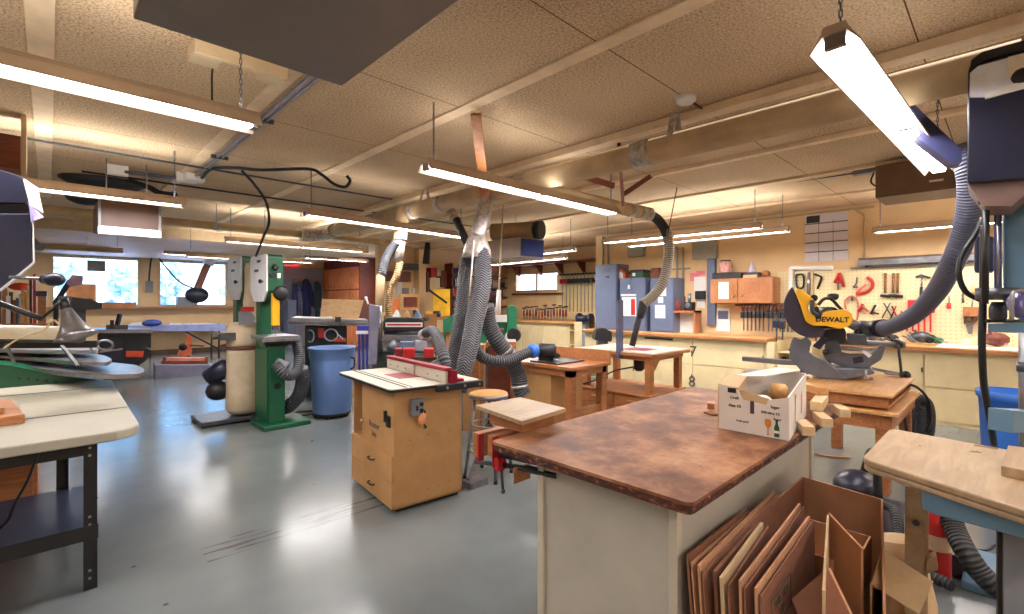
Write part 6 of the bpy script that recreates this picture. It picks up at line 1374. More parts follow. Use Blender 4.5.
hang('framing_square', 'black rectangular frame tool left on the pegboard', [('frame', [(796, 275), (803, 275), (803, 287), (797, 287), (796, 275.5)], .014, BLACK)], 'square')
hang('level', 'long grey level hung at the left of the pegboard', [('bar', [(809, 272), (808, 296)], .02, STEEL)], 'level')
hang('level', 'pale wooden-edged level beside the grey level', [('bar', [(812, 271), (812, 298)], .018, CREAM)], 'level')
hang('try_square', 'black seven-shaped square on the pegboard', [('blade', [(814, 274), (822, 277)], .014, BLACK), ('stock', [(822, 277), (817.5, 289)], .016, BLACK)], 'square')
hang('spring_clamp', 'red triangular spring clamp at the top of the pegboard', [('jaw', [(839, 273), (835, 283)], .02, RED), ('jaw', [(839.5, 273), (843.5, 287)], .022, RED), ('grip', [(836, 281), (843, 283)], .016, RED), ('screw', [(838, 280), (838, 290)], .008, DSTEEL)], 'clamp')
hang('c_clamp', 'small grey clamp between the red triangular clamp and the red coping saw', [('frame', [(857, 277), (856, 284), (853, 287), (858, 287)], .01, DSTEEL)], 'clamp')
hang('bar_clamp', 'red curved clamp with a long slanting arm', [('frame', [(867, 277), (872, 281), (872, 287), (866, 292), (856, 294)], .022, RED), ('arm', [(856, 293), (866, 284)], .014, paint('pink_red', (214, 96, 90), .5))], 'clamp')
hang('ring_caliper', 'pink-brown bow-shaped clamp behind the mitre saw motor', [('bow', [(846, 309), (845, 301), (851, 296), (857, 300), (858, 309), (857, 320)], .012, paint('dusty_red', (190, 110, 96), .5)), ('screw', [(852, 297), (852, 301)], .016, DSTEEL)], 'clamp')
hang('spring_clamp', 'red-brown clamp right of the bow-shaped clamp', [('body', [(858, 312), (863, 304)], .018, RED), ('jaw', [(862, 305), (868, 312)], .016, paint('dusty_red', (190, 110, 96), .5))], 'clamp')
hang('square_set', 'black and white tool above the hose cuff', [('body', [(871, 314), (876, 305)], .018, BLACK), ('tag', [(873, 312), (878, 305)], .012, PAPER), ('arm', [(872, 312), (879, 314)], .012, BLACK)], 'hand tool')
hang('pliers', 'steel pliers right of the black and white tool', [('handle', [(882, 318), (887, 309), (884, 303)], .009, DSTEEL), ('handle', [(892, 317), (887, 309), (890, 303)], .009, DSTEEL)], 'pliers')
hang('pliers', 'dark pliers above the hose, left of the red rack', [('handle', [(890, 320), (894, 311), (892, 306)], .01, BLACK), ('handle', [(898, 319), (894, 311), (896, 306)], .01, RED)], 'pliers')
hang('screwdriver', 'small red screwdriver right of the grey hose', [('grip', [(949, 303), (949, 309)], .022, RED), ('shaft', [(949, 296), (949, 303)], .006, DSTEEL)], 'screwdriver')
hang('paint_brush', 'grey putty knife hung by the black cord', [('blade', [(963, 303), (963, 297)], .014, DSTEEL), ('grip', [(963, 297), (963, 292)], .01, HW)], 'hand tool')
hang('chisel', 'tan-handled chisel near the top of the wooden chisel holder', [('grip', [(973, 286), (973, 298)], .014, MAPLE), ('blade', [(973, 298), (972, 308)], .01, STEEL)], 'chisel')
# red rack
a, b = pegz(908, 320), pegz(935, 300)
t = thing('red_rack', 'red sheet-metal rack on the pegboard below the claw hammer', 'rack', (XPG-.05, (a.y+b.y)/2, a.z))
part('tray', MB().box((XPG-.09, b.y, a.z+.1), (XPG, a.y, b.z)), paint('bright_red_metal', (196, 36, 50), .4), t, bev=.004)
for k in range(6): part('rib', MB().box((XPG-.1, b.y+.03+k*.06, a.z-.15), (XPG-.08, b.y+.05+k*.06, a.z+.12)), paint('bright_red_metal', (196, 36, 50), .4), t)
a, b = pegz(963, 320), pegz(986, 307)
t = thing('chisel_holder', 'wooden holder block on the pegboard near the drill press', 'holder', (XPG-.05, (a.y+b.y)/2, a.z))
part('block', MB().box((XPG-.1, b.y, a.z+.05), (XPG, a.y, b.z)), OAK, t, bev=.004)
for k in range(3): part('shaft', MB().cyl((XPG-.06, b.y+.05+k*.07, a.z-.05), (XPG-.06, b.y+.05+k*.07, a.z+.06), .012), DSTEEL, t)
solo('plastering_plate', MB().quadslab([pegz(963, 338)-Vector((.3, 0, 0)), pegz(974, 338)-Vector((.3, 0, 0)), pegz(972, 376)-Vector((.55, 0, 0)), pegz(961, 376)-Vector((.55, 0, 0))], .015), BENCHPAINT, 'pale flat board leaning on the counter edge near the drill press', 'board')
t = thing('hand_saw', 'hand saw hung with its pale blade down near the chisel holder', 'saw', pegz(970, 325))
part('grip', MB().tube(spline([pegz(964, 319), pegz(968, 316), pegz(975, 318), pegz(972, 323), pegz(966, 322)], 4), .02, 8), HW, t); part('blade', MB().quadslab([pegz(965, 322), pegz(974, 322), pegz(972, 334), pegz(968, 334)], .004), STEEL, t)
# white pipe on the wall
solo('white_pipe', MB().tube(spline([pegz(833, 268), pegz(795, 268), pegz(791.5, 269), pegz(791, 273), pegz(791, 296)], 6), .035, 12), PAPER, 'white elbow pipe on the wall above the pegboard frame tool', 'pipe')
# clamps hung below the oak cabinet
t = thing('clamp_shelf', 'dark wooden rail holding the row of clamps under the oak cabinet', 'shelf', XP(765, 308, 8.3))
a, b = XP(735, 306, 8.3), XP(795, 306, 8.3); part('rail', MB().box((8.3, b.y, a.z), (8.46, a.y, a.z+.05)), REDWOOD, t)
ra = a.z
for k in range(13):
    px = 743+k*3.9+(1.5 if k > 5 else 0); q = XP(px, 315, 8.25); t = thing('bar_clamp', 'black-headed bar clamp in the row hanging under the oak cabinet', 'clamp', q, group='bar clamps under the oak cabinet')
    part('bar', MB().box((8.26, q.y-.006, CZ+.08), (8.3, q.y+.006, ra+.02)), STEEL, t); part('head', MB().box((8.2, q.y-.026, q.z-.05), (8.29, q.y+.026, q.z+.05)), BLACK, t, bev=.01); part('handle', MB().cyl((8.22, q.y, q.z+.06), (8.22, q.y, q.z+.13), .014, n=8), REDWOOD, t)
for k, (px, h) in enumerate(((772, .34), (778, .3), (812, .22), (823, .2))):
    q = XP(px, 336, 7.9); t = thing('bar_clamp', ['upright clamp at the end of the long counter, nearest the cream post', 'second upright clamp beyond the end of the long counter', 'upright clamp just left of the mitre saw rails', 'upright clamp behind the mitre saw pivot'][k], 'clamp', (8.2, q.y, .8))
    part('bar', MB().box((8.1, q.y-.008, 0), (8.12, q.y+.008, 1.3)), DSTEEL, t); part('head', MB().box((8.04, q.y-.04, 1.0+h*.3), (8.14, q.y+.04, 1.12+h*.3)), NAVY if k < 2 else DSTEEL, t, bev=.012); part('jaw', MB().box((8.0, q.y-.05, .62), (8.13, q.y+.05, .66)), BLACK, t)
# jumble on the far worktop
jl = [(862, 330, .07, BLACK, 'black'), (872, 331, .06, DSTEEL, 'dark steel'), (882, 330, .07, STEEL, 'bright steel'), (892, 331, .06, BLACK, 'squat black'), (914, 331, .06, GREYM, 'grey'), (921, 328, .09, DSTEEL, 'tall dark'), (929, 331, .07, BLACK, 'rounded black'), (938, 333, .05, GREEN, 'green'), (996, 322, .1, REDWOOD, 'brown')]
for px, py, r, m, l in jl:
    q = XP(px, py, 8.2); t = thing('clamp_pile', '%s clamp lying in the jumble on the worktop below the pegboard' % l, 'clamp', (8.2, q.y, CZ), group='clamps piled on the worktop')
    part('body', MB().ball((8.2, q.y, CZ+r*.9+.012), r, 10, sc=(1, 1.3, .85)), m, t); part('screw', MB().cyl((8.15, q.y-.1, CZ+.04), (8.2, q.y+.12, CZ+r*1.6), .012, n=8), STEEL, t)
    part('jaw', MB().bar((8.12, q.y-.04, CZ+.03), (8.16, q.y+.06, CZ+r*2.0), .03, .02), m, t)
# ------------------------------------------------------------------ middle: wooden router stand, side table, drum sander
t = thing('router_stand', 'low orange wooden router stand with a white top and drawers, under the pale hanging hose', 'router table', (5.45, 3.4, 0))
x0, x1, y0, y1 = 5.02, 5.92, 2.86, 3.98
part('top', MB().box((x0, y0, .885), (x1, y1, .9)), OFFW, t); part('top_frame', MB().box((x0-.015, y0-.015, .855), (x1+.015, y1+.015, .89)), ORANGEWOOD, t, bev=.004)
part('insert_plate', MB().box((5.25, 3.1, .9), (5.6, 3.45, .903)), paint('maroon_phenolic', (134, 34, 50), .35), t)
part('apron', MB().box((x0+.05, y0+.05, .80), (x1-.05, y0+.07, .855)).box((x0+.05, y0+.07, .80), (x0+.07, y1-.05, .855)).box((x1-.07, y0+.07, .80), (x1-.05, y1-.05, .855)), ORANGEWOOD, t)
for x in (x0+.06, x1-.14):
    for y in (y0+.06, y1-.14):
        part('leg', MB().box((x, y, .4), (x+.08, y+.08, .855)), ORANGEWOOD, t, bev=.004)
part('corbel', MB().prism([(0, 0), (.12, 0), (.06, -.05), (0, -.12)], .02, at((x0+.14, y0+.07, .8), F_negY)), ORANGEWOOD, t)
part('cabinet', MB().box((x0+.04, y0+.04, .06), (x1-.04, y1-.04, .38)), ORANGEWOOD, t)
part('cabinet_top', MB().box((x0+.0, y0+.02, .38), (x1-.02, y1-.0, .405)), OAK, t, bev=.004)
for z0, z1 in ((.08, .21), (.225, .365)):
    for ya, yb in ((y0+.06, y0+.54), (y0+.56, y1-.06)):
        d = part('drawer', MB().box((x0+.02, ya, z0), (x0+.04, yb, z1)), OAK, t, bev=.003)
        part('pull', MB().box((x0+.005, (ya+yb)/2-.06, (z0+z1)/2), (x0+.02, (ya+yb)/2+.06, (z0+z1)/2+.02)), MAPLE, d)
part('router_motor', MB().lathe((5.42, 3.28, .62), [(.04, 0), (.07, .03), (.07, .16), (.09, .17), (.09, .26)], 18), BLACK, t)
for dx in (.13, .2): part('clamp_bolt', MB().box((5.42+dx, 3.2, .74), (5.45+dx, 3.22, .85)), BLACK, t)
part('cord', MB().tube(spline([(5.35, 3.3, .68), (5.2, 3.5, .62), (5.1, 3.7, .5), (5.06, 3.9, .42)]), .01, 8), BLACK, t)
solo('blue_post', MB().box(V(616, 358, 5.84), V(624, 300, 5.84)+Vector((.03, .03, 0))), paint('grey_blue_post', (84, 90, 118), .4), 'blue-grey upright bar in front of the white-topped router stand', 'post')
# side table with sander
t = thing('sander_table', 'orange wooden side table with a high back board, behind the plywood stand', 'table', (4.05, 3.5, 0))
x0, x1, y0, y1 = 3.74, 4.42, 3.02, 3.92
part('top', MB().box((x0, y0, .81), (x1, y1, .845)), ORANGEWOOD, t, bev=.004)
part('back_board', MB().box((x1-.03, y0, .845), (x1, y1+.1, .97)), OAK, t, bev=.004)
part('apron', MB().box((x0+.03, y0+.03, .74), (x1-.03, y0+.05, .81)).box((x0+.03, y0+.03, .74), (x0+.05, y1-.03, .81)), ORANGEWOOD, t)
for x in (x0+.03, x1-.12):
    for y in (y0+.03, y1-.11): part('leg', MB().box((x, y, 0), (x+.085, y+.085, .81)), ORANGEWOOD, t, bev=.004)
part('stretcher', MB().box((x0+.1, y0+.05, .1), (x1-.1, y0+.08, .4)), OAK, t)
part('drawer_box', MB().box((x0+.05, y0+.32, .2), (x1-.1, y1-.1, .74)), MDF, t)
t = thing('bench_sander', 'black motor with a blue hose collar on the orange side table', 'motor', (4.0, 3.5, .845))
part('plate', MB().box((3.8, 3.25, .846), (4.25, 3.65, .862)), DSTEEL, t)
q = V(546, 350, 5.3)
part('motor', MB().lathe(V(538, 350, 5.15), [(.05, 0), (.075, .02), (.075, .17), (.06, .19)], 18, axis=(SF*.9, -CF*.9, -.05)), BLACK, t)
part('nose', MB().bar(V(548, 351, 5.25), V(558, 357, 5.3), .08, .05), BLACK, t)
part('foot', MB().box((q.x-.06, q.y-.06, .862), (q.x+.06, q.y+.06, .95)), BLACK, t)
# boxes and cabinets in the gap
def blk(name, label, cat, x0, y0, x1, y1, w, d, mat, group=None, bev=.004, face=None):
    global FACE
    FACE = face if face is not None else (x0+x1)/2
    o = solo(name, ppr(x0, y0, x1, y1, w, d), mat, label, cat, group, bev); FACE = CX; return o
def fl(py_w): return HY+EYE*FPX/py_w     # pixel row of the floor at a distance
t = thing('wooden_cabinet', 'dark red-brown cabinet between the round stool and the orange side table', 'cabinet', gz(500, 390, 5.9))
part('body', ppr(488, 346, 514, fl(5.9), 5.9, .4), REDWOOD, t); part('top', ppr(486, 342, 516, 346, 5.88, .44), OAK, t); part('side_post', ppr(510, 346, 516, fl(5.85), 5.85, .05), ORANGEWOOD, t)
t = thing('plywood_cabinet', 'tan plywood cabinet with a framed side behind the round stool', 'cabinet', gz(475, 395, 5.6))
part('body', ppr(463, 346, 484, fl(5.6), 5.6, .35), MDF, t); part('frame', MB().box((0, 0, 0), (0, 0, 0)) if 0 else ppr(480, 345, 484, fl(5.58), 5.58, .02), OAK, t); part('panel', ppr(466, 360, 479, 386, 5.59, .01), ORANGEWOOD, t)
solo('wooden_crate', ppr(516, 366, 532, fl(6.1), 6.1, .3), OAK, 'brown crate standing left of the orange side table', 'crate', bev=.004)
# green machine
FACE = 480
t = thing('green_machine', 'wide green machine cabinet behind the grey hoses', 'machine', gz(478, 345, 8.3))
part('cabinet', ppr(443, 319, 513, 346, 8.3, .5), TEAL, t, bev=.01); part('stand', ppr(448, 346, 510, fl(8.35), 8.35, .4), DSTEEL, t)
part('end_cap', pp(rnd([(507, 340), (517, 338), (517, 308), (513, 305), (508, 307)], 2, 2), 8.2, .35), TEAL, t, bev=.006)
part('port', MB().lathe(V(510, 337, 8.1), [(.05, 0), (.09, .01), (.09, .05), (.05, .06)], 16, axis=(-CF, -SF, 0)), PAPER, t)
part('port_ring', MB().lathe(V(514, 335, 8.05), [(.1, 0), (.12, .02), (.1, .04)], 16, axis=(-CF, -SF, 0)), BLACK, t)
part('red_lever', MB().cyl(V(494, 331, 8.2), V(503, 329, 8.15), .02), RED, t)
part('top_table', ppr(474, 344, 505, 348, 8.0, .4), CAST, t)
t = thing('green_bin', 'small green tub left of the zigzag hoses', 'bin', V(450, 330, 7.9))
part('tub', pp([(444, 331), (457, 333), (459, 320), (452, 315), (443, 320)], 7.9, .3), TEAL, t); part('stand', ppr(446, 331, 455, fl(8.0), 8.0, .2), OAK, t)
solo('paper_sheet', ppr(494, 315, 507, 322, 8.1, .05), PAPER, 'white sheet standing on the green machine', 'paper')
solo('motor_cover', pp(rnd([(483, 318), (490, 318), (492, 309), (487, 305), (482, 310)], 2, 2), 8.35, .2), GREYM, 'grey rounded motor cover on the green machine by the hoses', 'cover')
FACE = 400
# drum sander
t = thing('drum_sander', 'grey drum sander with a long red and white label strip on its black hood', 'sander', gz(405, 350, 5.6))
W = 5.7
part('hood', pp(rnd([(383, 331), (424, 331), (424, 321), (420, 318), (387, 318), (383, 321)], 1.5, 2), W, .35), BLACK, t, bev=.006)
part('label_strip', ppr(385.5, 322.5, 422.5, 327, W-.008, .01), PAPER, t); part('label_stripe', ppr(387, 323.8, 421, 325.6, W-.012, .005), RED, t)
part('drum', MB().cyl(V(385, 333, W+.1), V(424, 333, W+.1), .05), DSTEEL, t)
part('table', pp([(380, 341), (440, 341), (444, 336), (384, 335)], W-.05, .5), CAST, t, bev=.004)
part('table_base', ppr(382, 341, 432, 348, W, .35), GREYM, t)
part('column', pp([(368, 365), (377, 365), (379, 306), (369, 304)], W-.1, .2), paint('lilac_grey_cast', (122, 122, 142), .4), t, bev=.008)
part('screw_post', MB().cyl(V(379, 306, W), V(380, 352, W), .035), STEEL, t); part('handle', MB().cyl(V(368, 304, W), V(366, 298, W), .012).ball(V(366, 298, W), .02, 8), PAPER, t)
part('stand', ppr(372, 352, 436, fl(W+.1), W+.1, .5), paint('dark_green_grey', (70, 88, 84), .5), t); part('motor', MB().cyl(V(390, 344, W-.1), V(400, 352, W-.1), .07), DSTEEL, t)
part('dust_hood', MB().lathe(V(424, 336, 5.4), [(.05, -.06), (.08, 0), (.06, .06)], axis=(.5, -.2, .6)), FOIL, t)
t = thing('blue_stand', 'navy blue metal frame left of the drum sander column', 'stand', gz(362, 360, 5.9))
for x in (358, 362, 366): part('upright', ppr(x, 332, x+2.4, fl(5.9), 5.9, .04), paint('deep_blue', (40, 50, 140), .4), t)
part('cross_bar', ppr(357, 326, 369, 332, 5.88, .1), paint('deep_blue', (40, 50, 140), .4), t); part('white_bar', ppr(356, 331, 368, 334, 5.85, .03), PAPER, t)
for x0_, x1_, m, l in ((395, 402, paint('dark_red_plastic', (130, 26, 34), .4), 'dark red tool case behind the router table fence, leftmost'), (403, 415, RED, 'bright red tool case behind the router table fence'), (424, 434, RED, 'red tool case right, under the arching black hose')):
    blk('tool_case', l, 'tool case', x0_, 349, x1_, 358, 5.05, .2, m, 'red tool cases')
blk('clear_tub', 'clear bluish plastic tub above the red tool cases', 'tub', 415, 341, 427, 351, 5.3, .15, paint('cloudy_plastic', (150, 160, 176), .3))
blk('dark_tub', 'blue-grey tub left of the clear tub', 'tub', 400, 342, 414, 348, 5.32, .15, paint('blue_tub', (90, 116, 146), .4))
blk('parts_cabinet', 'dark cabinet standing under the tool cases behind the router table', 'cabinet', 393, 357, 436, fl(5.35), 5.1, .4, paint('dark_cabinet', (70, 66, 62), .5))
# saw table with sheet of plywood behind the trash can
FACE = 330
t = thing('table_saw', 'grey-topped table saw with black cabinet behind the blue trash can', 'table saw', gz(330, 350, 7.2))
W = 7.2
part('top', pp([(288, 322), (368, 324), (368, 320), (292, 317.5)], W, .7), CAST, t, bev=.004)
part('rail', MB().bar(V(288, 322, W-.02), V(369, 324.5, W-.02), .04, .05), STEEL, t)
part('cabinet', ppr(305, 326, 347, fl(W+.3), W+.2, .5), BLACK, t, bev=.01)
part('panel', ppr(334, 338, 346, 342, W+.18, .02), paint('red_orange', (200, 74, 40), .5), t); part('fence_head', ppr(335, 317, 341, 323, W-.05, .1), BLACK, t)
part('cord_loop', MB().tube([V(331, 335, W+.1)+Vector((SF, -CF, 0))*(.1*math.cos(a*.4))+Vector((0, 0, .09*math.sin(a*.4))) for a in range(17)]+[V(343, 339, W+.1)], .012, 8), paint('grey_cable', (170, 170, 176), .5), t)
part('cord_loop', MB().tube([V(310, 336, W+.1)+Vector((SF, -CF, 0))*(.06*math.cos(a*.4))+Vector((0, 0, .09*math.sin(a*.4))) for a in range(17)], .012, 8), paint('grey_cable', (170, 170, 176), .5), t)
part('stop_switch', ppr(318, 328, 324, 338, W+.1, .05), RED, t)
solo('plywood_sheet', pp([(320, 320), (358, 321), (364, 300), (322, 299)], W+.25, .03), PLYL, 'pale plywood sheet leaning upright on the grey-topped table saw', 'plywood')
solo('papers', pp([(315, 321), (333, 321), (332, 316.5), (317, 317)], W+.1, .05), PAPER, 'white papers standing at the foot of the plywood sheet', 'paper')
FACE = CX
# tall red-wood cabinets by the passage
a = (7.0, 13.98); t = thing('tall_cabinet', 'tall red-brown wooden cabinet wall with tiered doors near the coats', 'cabinet', (7.3, 15.4, 0))
part('body', MB().box((7.02, 13.96+.2, 0), (7.58, 16.85, ZC-.01)), REDWOOD, t)
DOORW = wood('red_oak_door', (222, 140, 86), (182, 104, 58), scale=(10, 10, 2))
for z0, z1 in ((1.92, 2.62), (1.2, 1.88), (.1, 1.16)):
    for k in range(6):
        y = 14.2+k*.44; d = part('door', MB().box((6.99, y+.01, z0), (7.02, y+.43, z1)), DOORW, t, bev=.005); part('knob', MB().box((6.975, y+.38, z0+.06), (6.99, y+.40, z0+.12)), BLACK, d)
# ------------------------------------------------------------------ far wall shelves and clutter
t = thing('shelving_unit', 'red-brown open shelving unit on the far wall behind the hoses', 'shelf', (8.3, 10.5, 0))
a, b = YP(452, 262, 10.45), YP(511, 262, 10.45)
for px in (452, 466, 489, 508): q = YP(px, 300, 10.45); part('upright', MB().box((q.x, 10.45, .9), (q.x+.04, 10.78, 2.55)), REDWOOD, t)
for z in (.95, 1.35, 1.62, 1.9, 2.2): part('shelf', MB().box((a.x, 10.45, z), (b.x, 10.78, z+.035)), REDWOOD, t)
part('header', MB().box((YP(489, 262, 10.44).x, 10.44, 2.33), (b.x+.1, 10.5, 2.62)), OAK, t)
cl = [(455, 1.0, .28, BLACK), (459, 1.40, .18, paint('grey_box', (140, 140, 140), .5)), (457, 1.66, .2, RED), (459, 1.94, .2, STEEL), (494, 1.4, .16, BLACK), (500, 1.66, .2, DSTEEL), (496, 1.94, .18, OAK), (502, 1.94, .14, BLACK), (505, 1.4, .17, CARDL), (493, 1.66, .18, REDWOOD), (456, 2.24, .2, BLACK)]
nm = ['black case', 'grey box', 'red box', 'steel pot', 'black box', 'dark steel box', 'oak box', 'black carton', 'pale carton', 'dark red carton', 'black drum']
pos = ['on the bottom board, left', 'second board, left', 'third board, left', 'fourth board, left', 'second board, right', 'third board, right', 'fourth board, middle', 'fourth board, far right', 'second board, far right', 'third board, middle', 'on the very top, left']
for (px, z, h, m), n_, p_ in zip(cl, nm, pos):
    q = YP(px, 300, 10.5); solo('stored_box', MB().box((q.x-.12, 10.5, z+(-.015 if z < 1.05 else -.015)+.0), (q.x+.12, 10.72, z+h)), m, '%s in the red-brown shelving unit, %s' % (n_, p_), 'box', 'boxes in the red-brown shelves', bev=.01)
def far(name, label, cat, x0, y0, x1, y1, mat, d=.3, w=11.6, stand=False, group=None, face=430):
    global FACE
    FACE = face; 
    b = ppr(x0, y0, x1, y1, w, d); o = solo(name, b, mat, label, cat, group, .006); FACE = CX; return o
def onwall(name, label, cat, x0, y0, x1, y1, mat, depth=.03):
    a, b = YP(x0, y1, YF-depth), YP(x1, y0, YF-depth)
    return solo(name, MB().box((a.x, YF-depth, min(a.z, b.z)), (b.x, YF, max(a.z, b.z))), mat, label, cat, bev=.004)
FACE = 430
t = thing('far_workbench', 'wooden workbench along the far wall left of the red-brown shelves', 'workbench', gz(420, 345, 11.4))
part('top', ppr(392, 317, 455, 320, 11.4, .6), OAK, t)
for x in (394, 430, 450): part('leg', ppr(x, 320, x+3, fl(11.4), 11.4, .1), OAK, t)
part('shelf', ppr(392, 333, 455, 335, 11.4, .5), OAK, t)
FACE = CX
far('yellow_cabinet', 'bright yellow cabinet on the far wall crossed by a black bar', 'cabinet', 433, 289, 450, 316, paint('safety_yellow', (232, 180, 30), .5), w=11.7)
solo('black_bar', MB().bar(V(429, 290, 11.5), V(447, 303, 11.5), .06, .05), BLACK, 'black bar slanting across the yellow cabinet', 'bar')
onwall('white_tank', 'cream round tank left above the yellow cabinet', 'tank', 430, 278, 440, 290, CREAM, depth=0.25)
far('framed_box', 'wooden box with a red-brown pane above the drum sander', 'box', 401, 294, 419, 310, MAPLE, w=9.5, d=.2)
far('box_pane', 'red-brown pane on the face of the wooden framed box', 'panel', 403.5, 297, 417, 307, REDWOOD, w=9.48, d=.02)
t = thing('framed_stand', 'dark trestle under the wooden framed box', 'stand', gz(410, 340, 9.5))
part('post', ppr(405, 310, 408, fl(9.6), 9.6, .06), DSTEEL, t); part('post', ppr(413, 310, 416, fl(9.6), 9.6, .06), DSTEEL, t)
t = thing('zigzag_frames', 'row of pointed wooden frames standing behind the drum sander hood', 'frames', V(404, 318, 7.5))
part('shelf', ppr(384, 318, 426, 321, 7.5, .3), BLACK, t)
for x, m in ((387, OAK), (395, PAPER), (405, MAPLE), (416, LOCK)): part('frame', pp([(x-4, 318), (x+5, 318), (x+1, 310)], 7.5, .12), m, t)
part('leg', ppr(386, 321, 389, fl(7.6), 7.6, .06), BLACK, t); part('leg', ppr(421, 321, 424, fl(7.6), 7.6, .06), BLACK, t)
onwall('dark_hanging_unit', 'dark grey box high on the far wall over the framed box', 'box', 401, 264, 419, 269, DSTEEL, depth=0.25)
onwall('brown_shelf_board', 'reddish board above the white papers on the far wall', 'shelf', 386, 272, 411, 281, REDWOOD, depth=0.2)
onwall('white_notice', 'white blotchy notice on the far wall left of the tan hose', 'notice', 388, 281, 396, 292, PAPER, depth=0.02)
onwall('white_notice', 'white notice behind the tan hose', 'notice', 397, 282, 402, 294, PAPER, depth=0.02)
onwall('photo_frame', 'left black and white picture above the wooden framed box', 'picture', 402, 288, 409, 295, GREYM, depth=0.03)
onwall('photo_frame', 'right black and white picture above the wooden framed box', 'picture', 413, 288, 420, 295, PAPER, depth=0.03)
far('orange_bin', 'orange post-like bin left of the wooden framed box', 'bin', 392, 299, 399, fl(9.6), paint('orange_jar', (206, 110, 56), .5), w=9.5, d=.15)
far('oak_chest', 'oak chest on the workbench between the drum sander and yellow cabinet', 'chest', 424, 314, 437, fl(9.0), OAK, w=8.9)
onwall('cream_post', 'cream square post on the far wall left of the yellow cabinet', 'post', 419, 250, 426, 318, WALL, depth=0.2)
solo('fluted_lamp', MB().cyl(V(428, 240, 11.5), V(426, 264, 11.5), .06, .09), BLACK, 'black tubular lamp hanging in front of the far wall', 'lamp')
for k, (x0_, x1_, y0_, y1_, m, l) in enumerate(((427, 429, 272, 292, REDWOOD, 'dark red slat left of the cream round tank'), (441, 447, 271, 287, REDWOOD, 'dark red box right of the cream round tank'), (431, 436, 268, 277, RED, 'red-orange box over the cream round tank'), (437, 441, 268, 276, CARDL, 'pale box over the cream round tank'))):
    onwall('stored_box', l, 'box', x0_, y0_, x1_, y1_, m, depth=.22)
# purple pots
for px, m, l in ((430, YEL, 'yellow pot on the oak chest end'), (437, NAVY, 'dark purple pot beside the yellow pot')):
    q = V(px, 314, 9.4); solo('paint_pot', MB().lathe(q-Vector((0, 0, .06)), [(.06, 0), (.08, .05), (.07, .12)], 14), m, l, 'pot')
# ------------------------------------------------------------------ recess with windows on the right
t = thing('counter_cabinet', 'cream counter under the high pair of windows with an open end shelf', 'counter', (9.4, 8.3, 0))
cz = 1.02
part('cabinet', MB().box((9.15, 7.45, 0), (9.88, 9.95, cz-.05)), BENCHPAINT, t); part('worktop', MB().box((9.05, 7.15, cz-.05), (9.88, 10.0, cz)), MAPLE, t, bev=.004)
for z in (.1, .45, .8): part('end_shelf', MB().box((9.1, 7.18, z), (9.8, 7.44, z+.02)), BENCHPAINT, t)
for x in (9.08, 9.78): part('end_post', MB().box((x, 7.17, 0), (x+.04, 7.22, cz-.05)), BENCHPAINT, t)
for k in range(3): part('door', MB().box((9.135, 7.5+k*.8, .08), (9.15, 8.25+k*.8, cz-.12)), BENCHPAINT, t, bev=.003)
solo('paper_roll', MB().cyl((9.3, 7.22, .88), (9.3, 7.4, .88), .06), PAPER, 'white paper roll in the open end shelf of the counter under the high windows', 'roll')
t = thing('bracket_shelf', 'long shelf with dark red brackets above the high windows', 'shelf', (9.8, 8, 2.5))
part('board', MB().box((9.45, 6.25, 2.52), (9.88, 10.35, 2.55)), REDWOOD, t)
for px in (520, 542, 563, 585):
    q = XP(px, 268, 9.86); part('bracket', MB().prism([(0, 0), (-.34, 0), (-.04, -.26), (0, -.28)], .05, Matrix(((1, 0, 0, 9.88), (0, 0, 1, q.y), (0, 1, 0, 2.52), (0, 0, 0, 1)))), REDWOOD, t)
# clamps on the wall right of the windows
a, b = XP(557, 322, 9.87), XP(600, 285, 9.87)
solo('pale_board', MB().box((9.86, b.y+.1, cz+.02), (9.89, a.y, 2.25)), PEG, 'pale board behind the pipe clamps left of the tallest locker', 'board')
t = thing('clamp_rail', 'dark rail carrying pipe clamps between the high windows and the tallest locker', 'rail', (9.85, 6.9, 2.0))
a, b = XP(560, 280, 9.8), XP(594, 280, 9.8)
for z in (2.2, 2.02): part('rail', MB().box((9.78, b.y, z), (9.88, a.y, z+.04)), BLACK, t)
for k in range(9):
    px = 562+k*3.7; q = XP(px, 285, 9.7); t = thing('pipe_clamp', ('red' if k < 2 else 'black')+'-headed pipe clamp hung between the high windows and tallest locker', 'clamp', (9.7, q.y, 1.5), group='red-headed pipe clamps' if k < 2 else 'black-headed pipe clamps')
    part('pipe', MB().cyl((9.72, q.y, 1.25), (9.72, q.y, 2.25), .012, n=6), STEEL, t); part('head', MB().box((9.66, q.y-.05, 1.98), (9.76, q.y+.05, 2.1)), CRIM if k < 2 else BLACK, t, bev=.01)
random.seed(3)
cc_ = [RED, DSTEEL, CRIM, GREYM, REDWOOD, ORANGEWOOD]
cn_ = ['red', 'dark steel', 'crimson', 'grey', 'brown', 'orange']
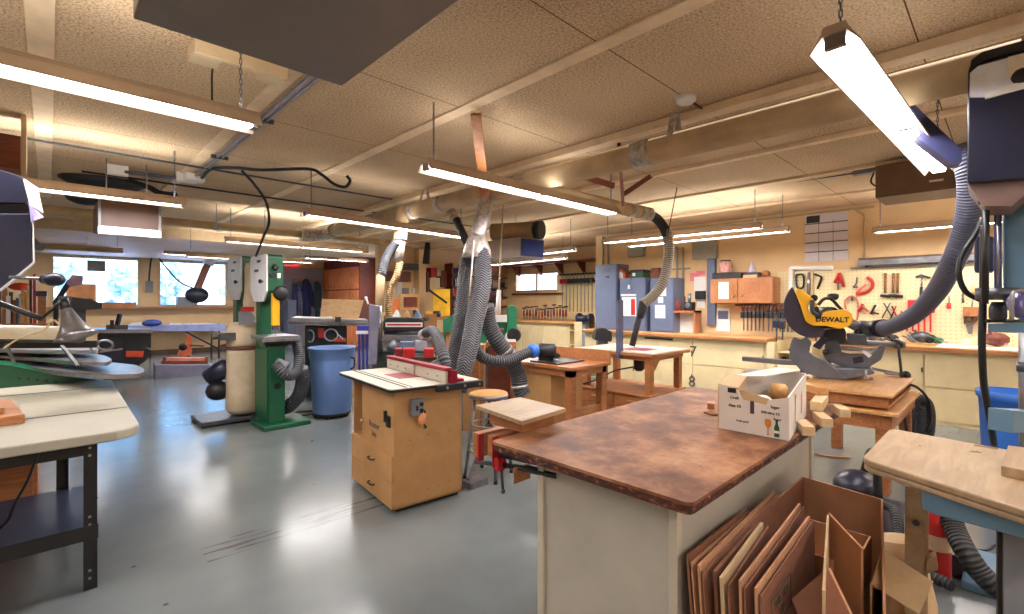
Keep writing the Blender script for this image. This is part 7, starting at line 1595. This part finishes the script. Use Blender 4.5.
for k in range(15):
    px = 524+k*3.0; q = XP(px, 318, 9.4); m = k % 6
    if px > 572: break
    t = thing('hand_clamp', '%s-handled clamp standing in the row on the counter under the high windows' % cn_[m], 'clamp', (9.4, q.y, cz), group='%s-handled clamps under the high windows' % cn_[m])
    h = .3+.12*random.random(); part('bar', MB().box((9.39, q.y-.012, cz), (9.41, q.y+.012, cz+h)), STEEL, t); part('handle', MB().cyl((9.4, q.y, cz+h*.3), (9.4, q.y, cz+h*.75), .028, .022, 8), cc_[m], t)
    part('jaw', MB().box((9.33, q.y-.015, cz+h-.03), (9.47, q.y+.015, cz+h)), DSTEEL, t)
q = XP(585, 320, 9.3); t = thing('grinder', 'dark blue grinder on a stand left of the tallest locker', 'grinder', (8.9, XP(585, 330, 8.9).y, 0))
q = XP(585, 316, 8.9)
part('motor', MB().lathe((8.9, q.y, 1.12), [(.05, -.2), (.12, -.19), (.12, -.13), (.08, -.12), (.08, .12), (.12, .13), (.12, .19), (.05, .2)], 18, axis=(0, 1, 0)), NAVY, t)
part('pedestal', MB().box((8.84, q.y-.07, .0), (8.96, q.y+.07, 1.03)), paint('grey_pedestal', (130, 136, 140), .5), t); part('guard', MB().box((8.8, q.y-.2, 1.0), (8.85, q.y+.2, 1.06)), BLACK, t)
t = thing('steel_vise_stand', 'dark machine at the left end of the long counter, beyond the router stand', 'machine', (7.3, 6.3, 0))
q = V(600, 335, 8.6); part('body', pp(rnd([(594, 340), (612, 342), (612, 332), (604, 328), (596, 330)], 2, 2), 8.6, .25), BLACK, t); part('stand', ppr(598, 340, 608, fl(8.65), 8.65, .2), DSTEEL, t)
solo('cream_board', ppr(575, 322, 582, fl(9.2), 9.2, .1), BENCHPAINT, 'cream upright board right of the counter with the open end shelf', 'board')
t = thing('tool_rail', 'brown tool rail under the high windows with leaning strips', 'rail', XP(540, 296, 9.86))
a, b = XP(512, 296, 9.8), XP(562, 296, 9.8); part('rail', MB().box((9.78, b.y, 1.70), (9.88, a.y, 1.75)), REDWOOD, t)
for px, m in ((500, PAPER), (505, PAPER)):
    pass
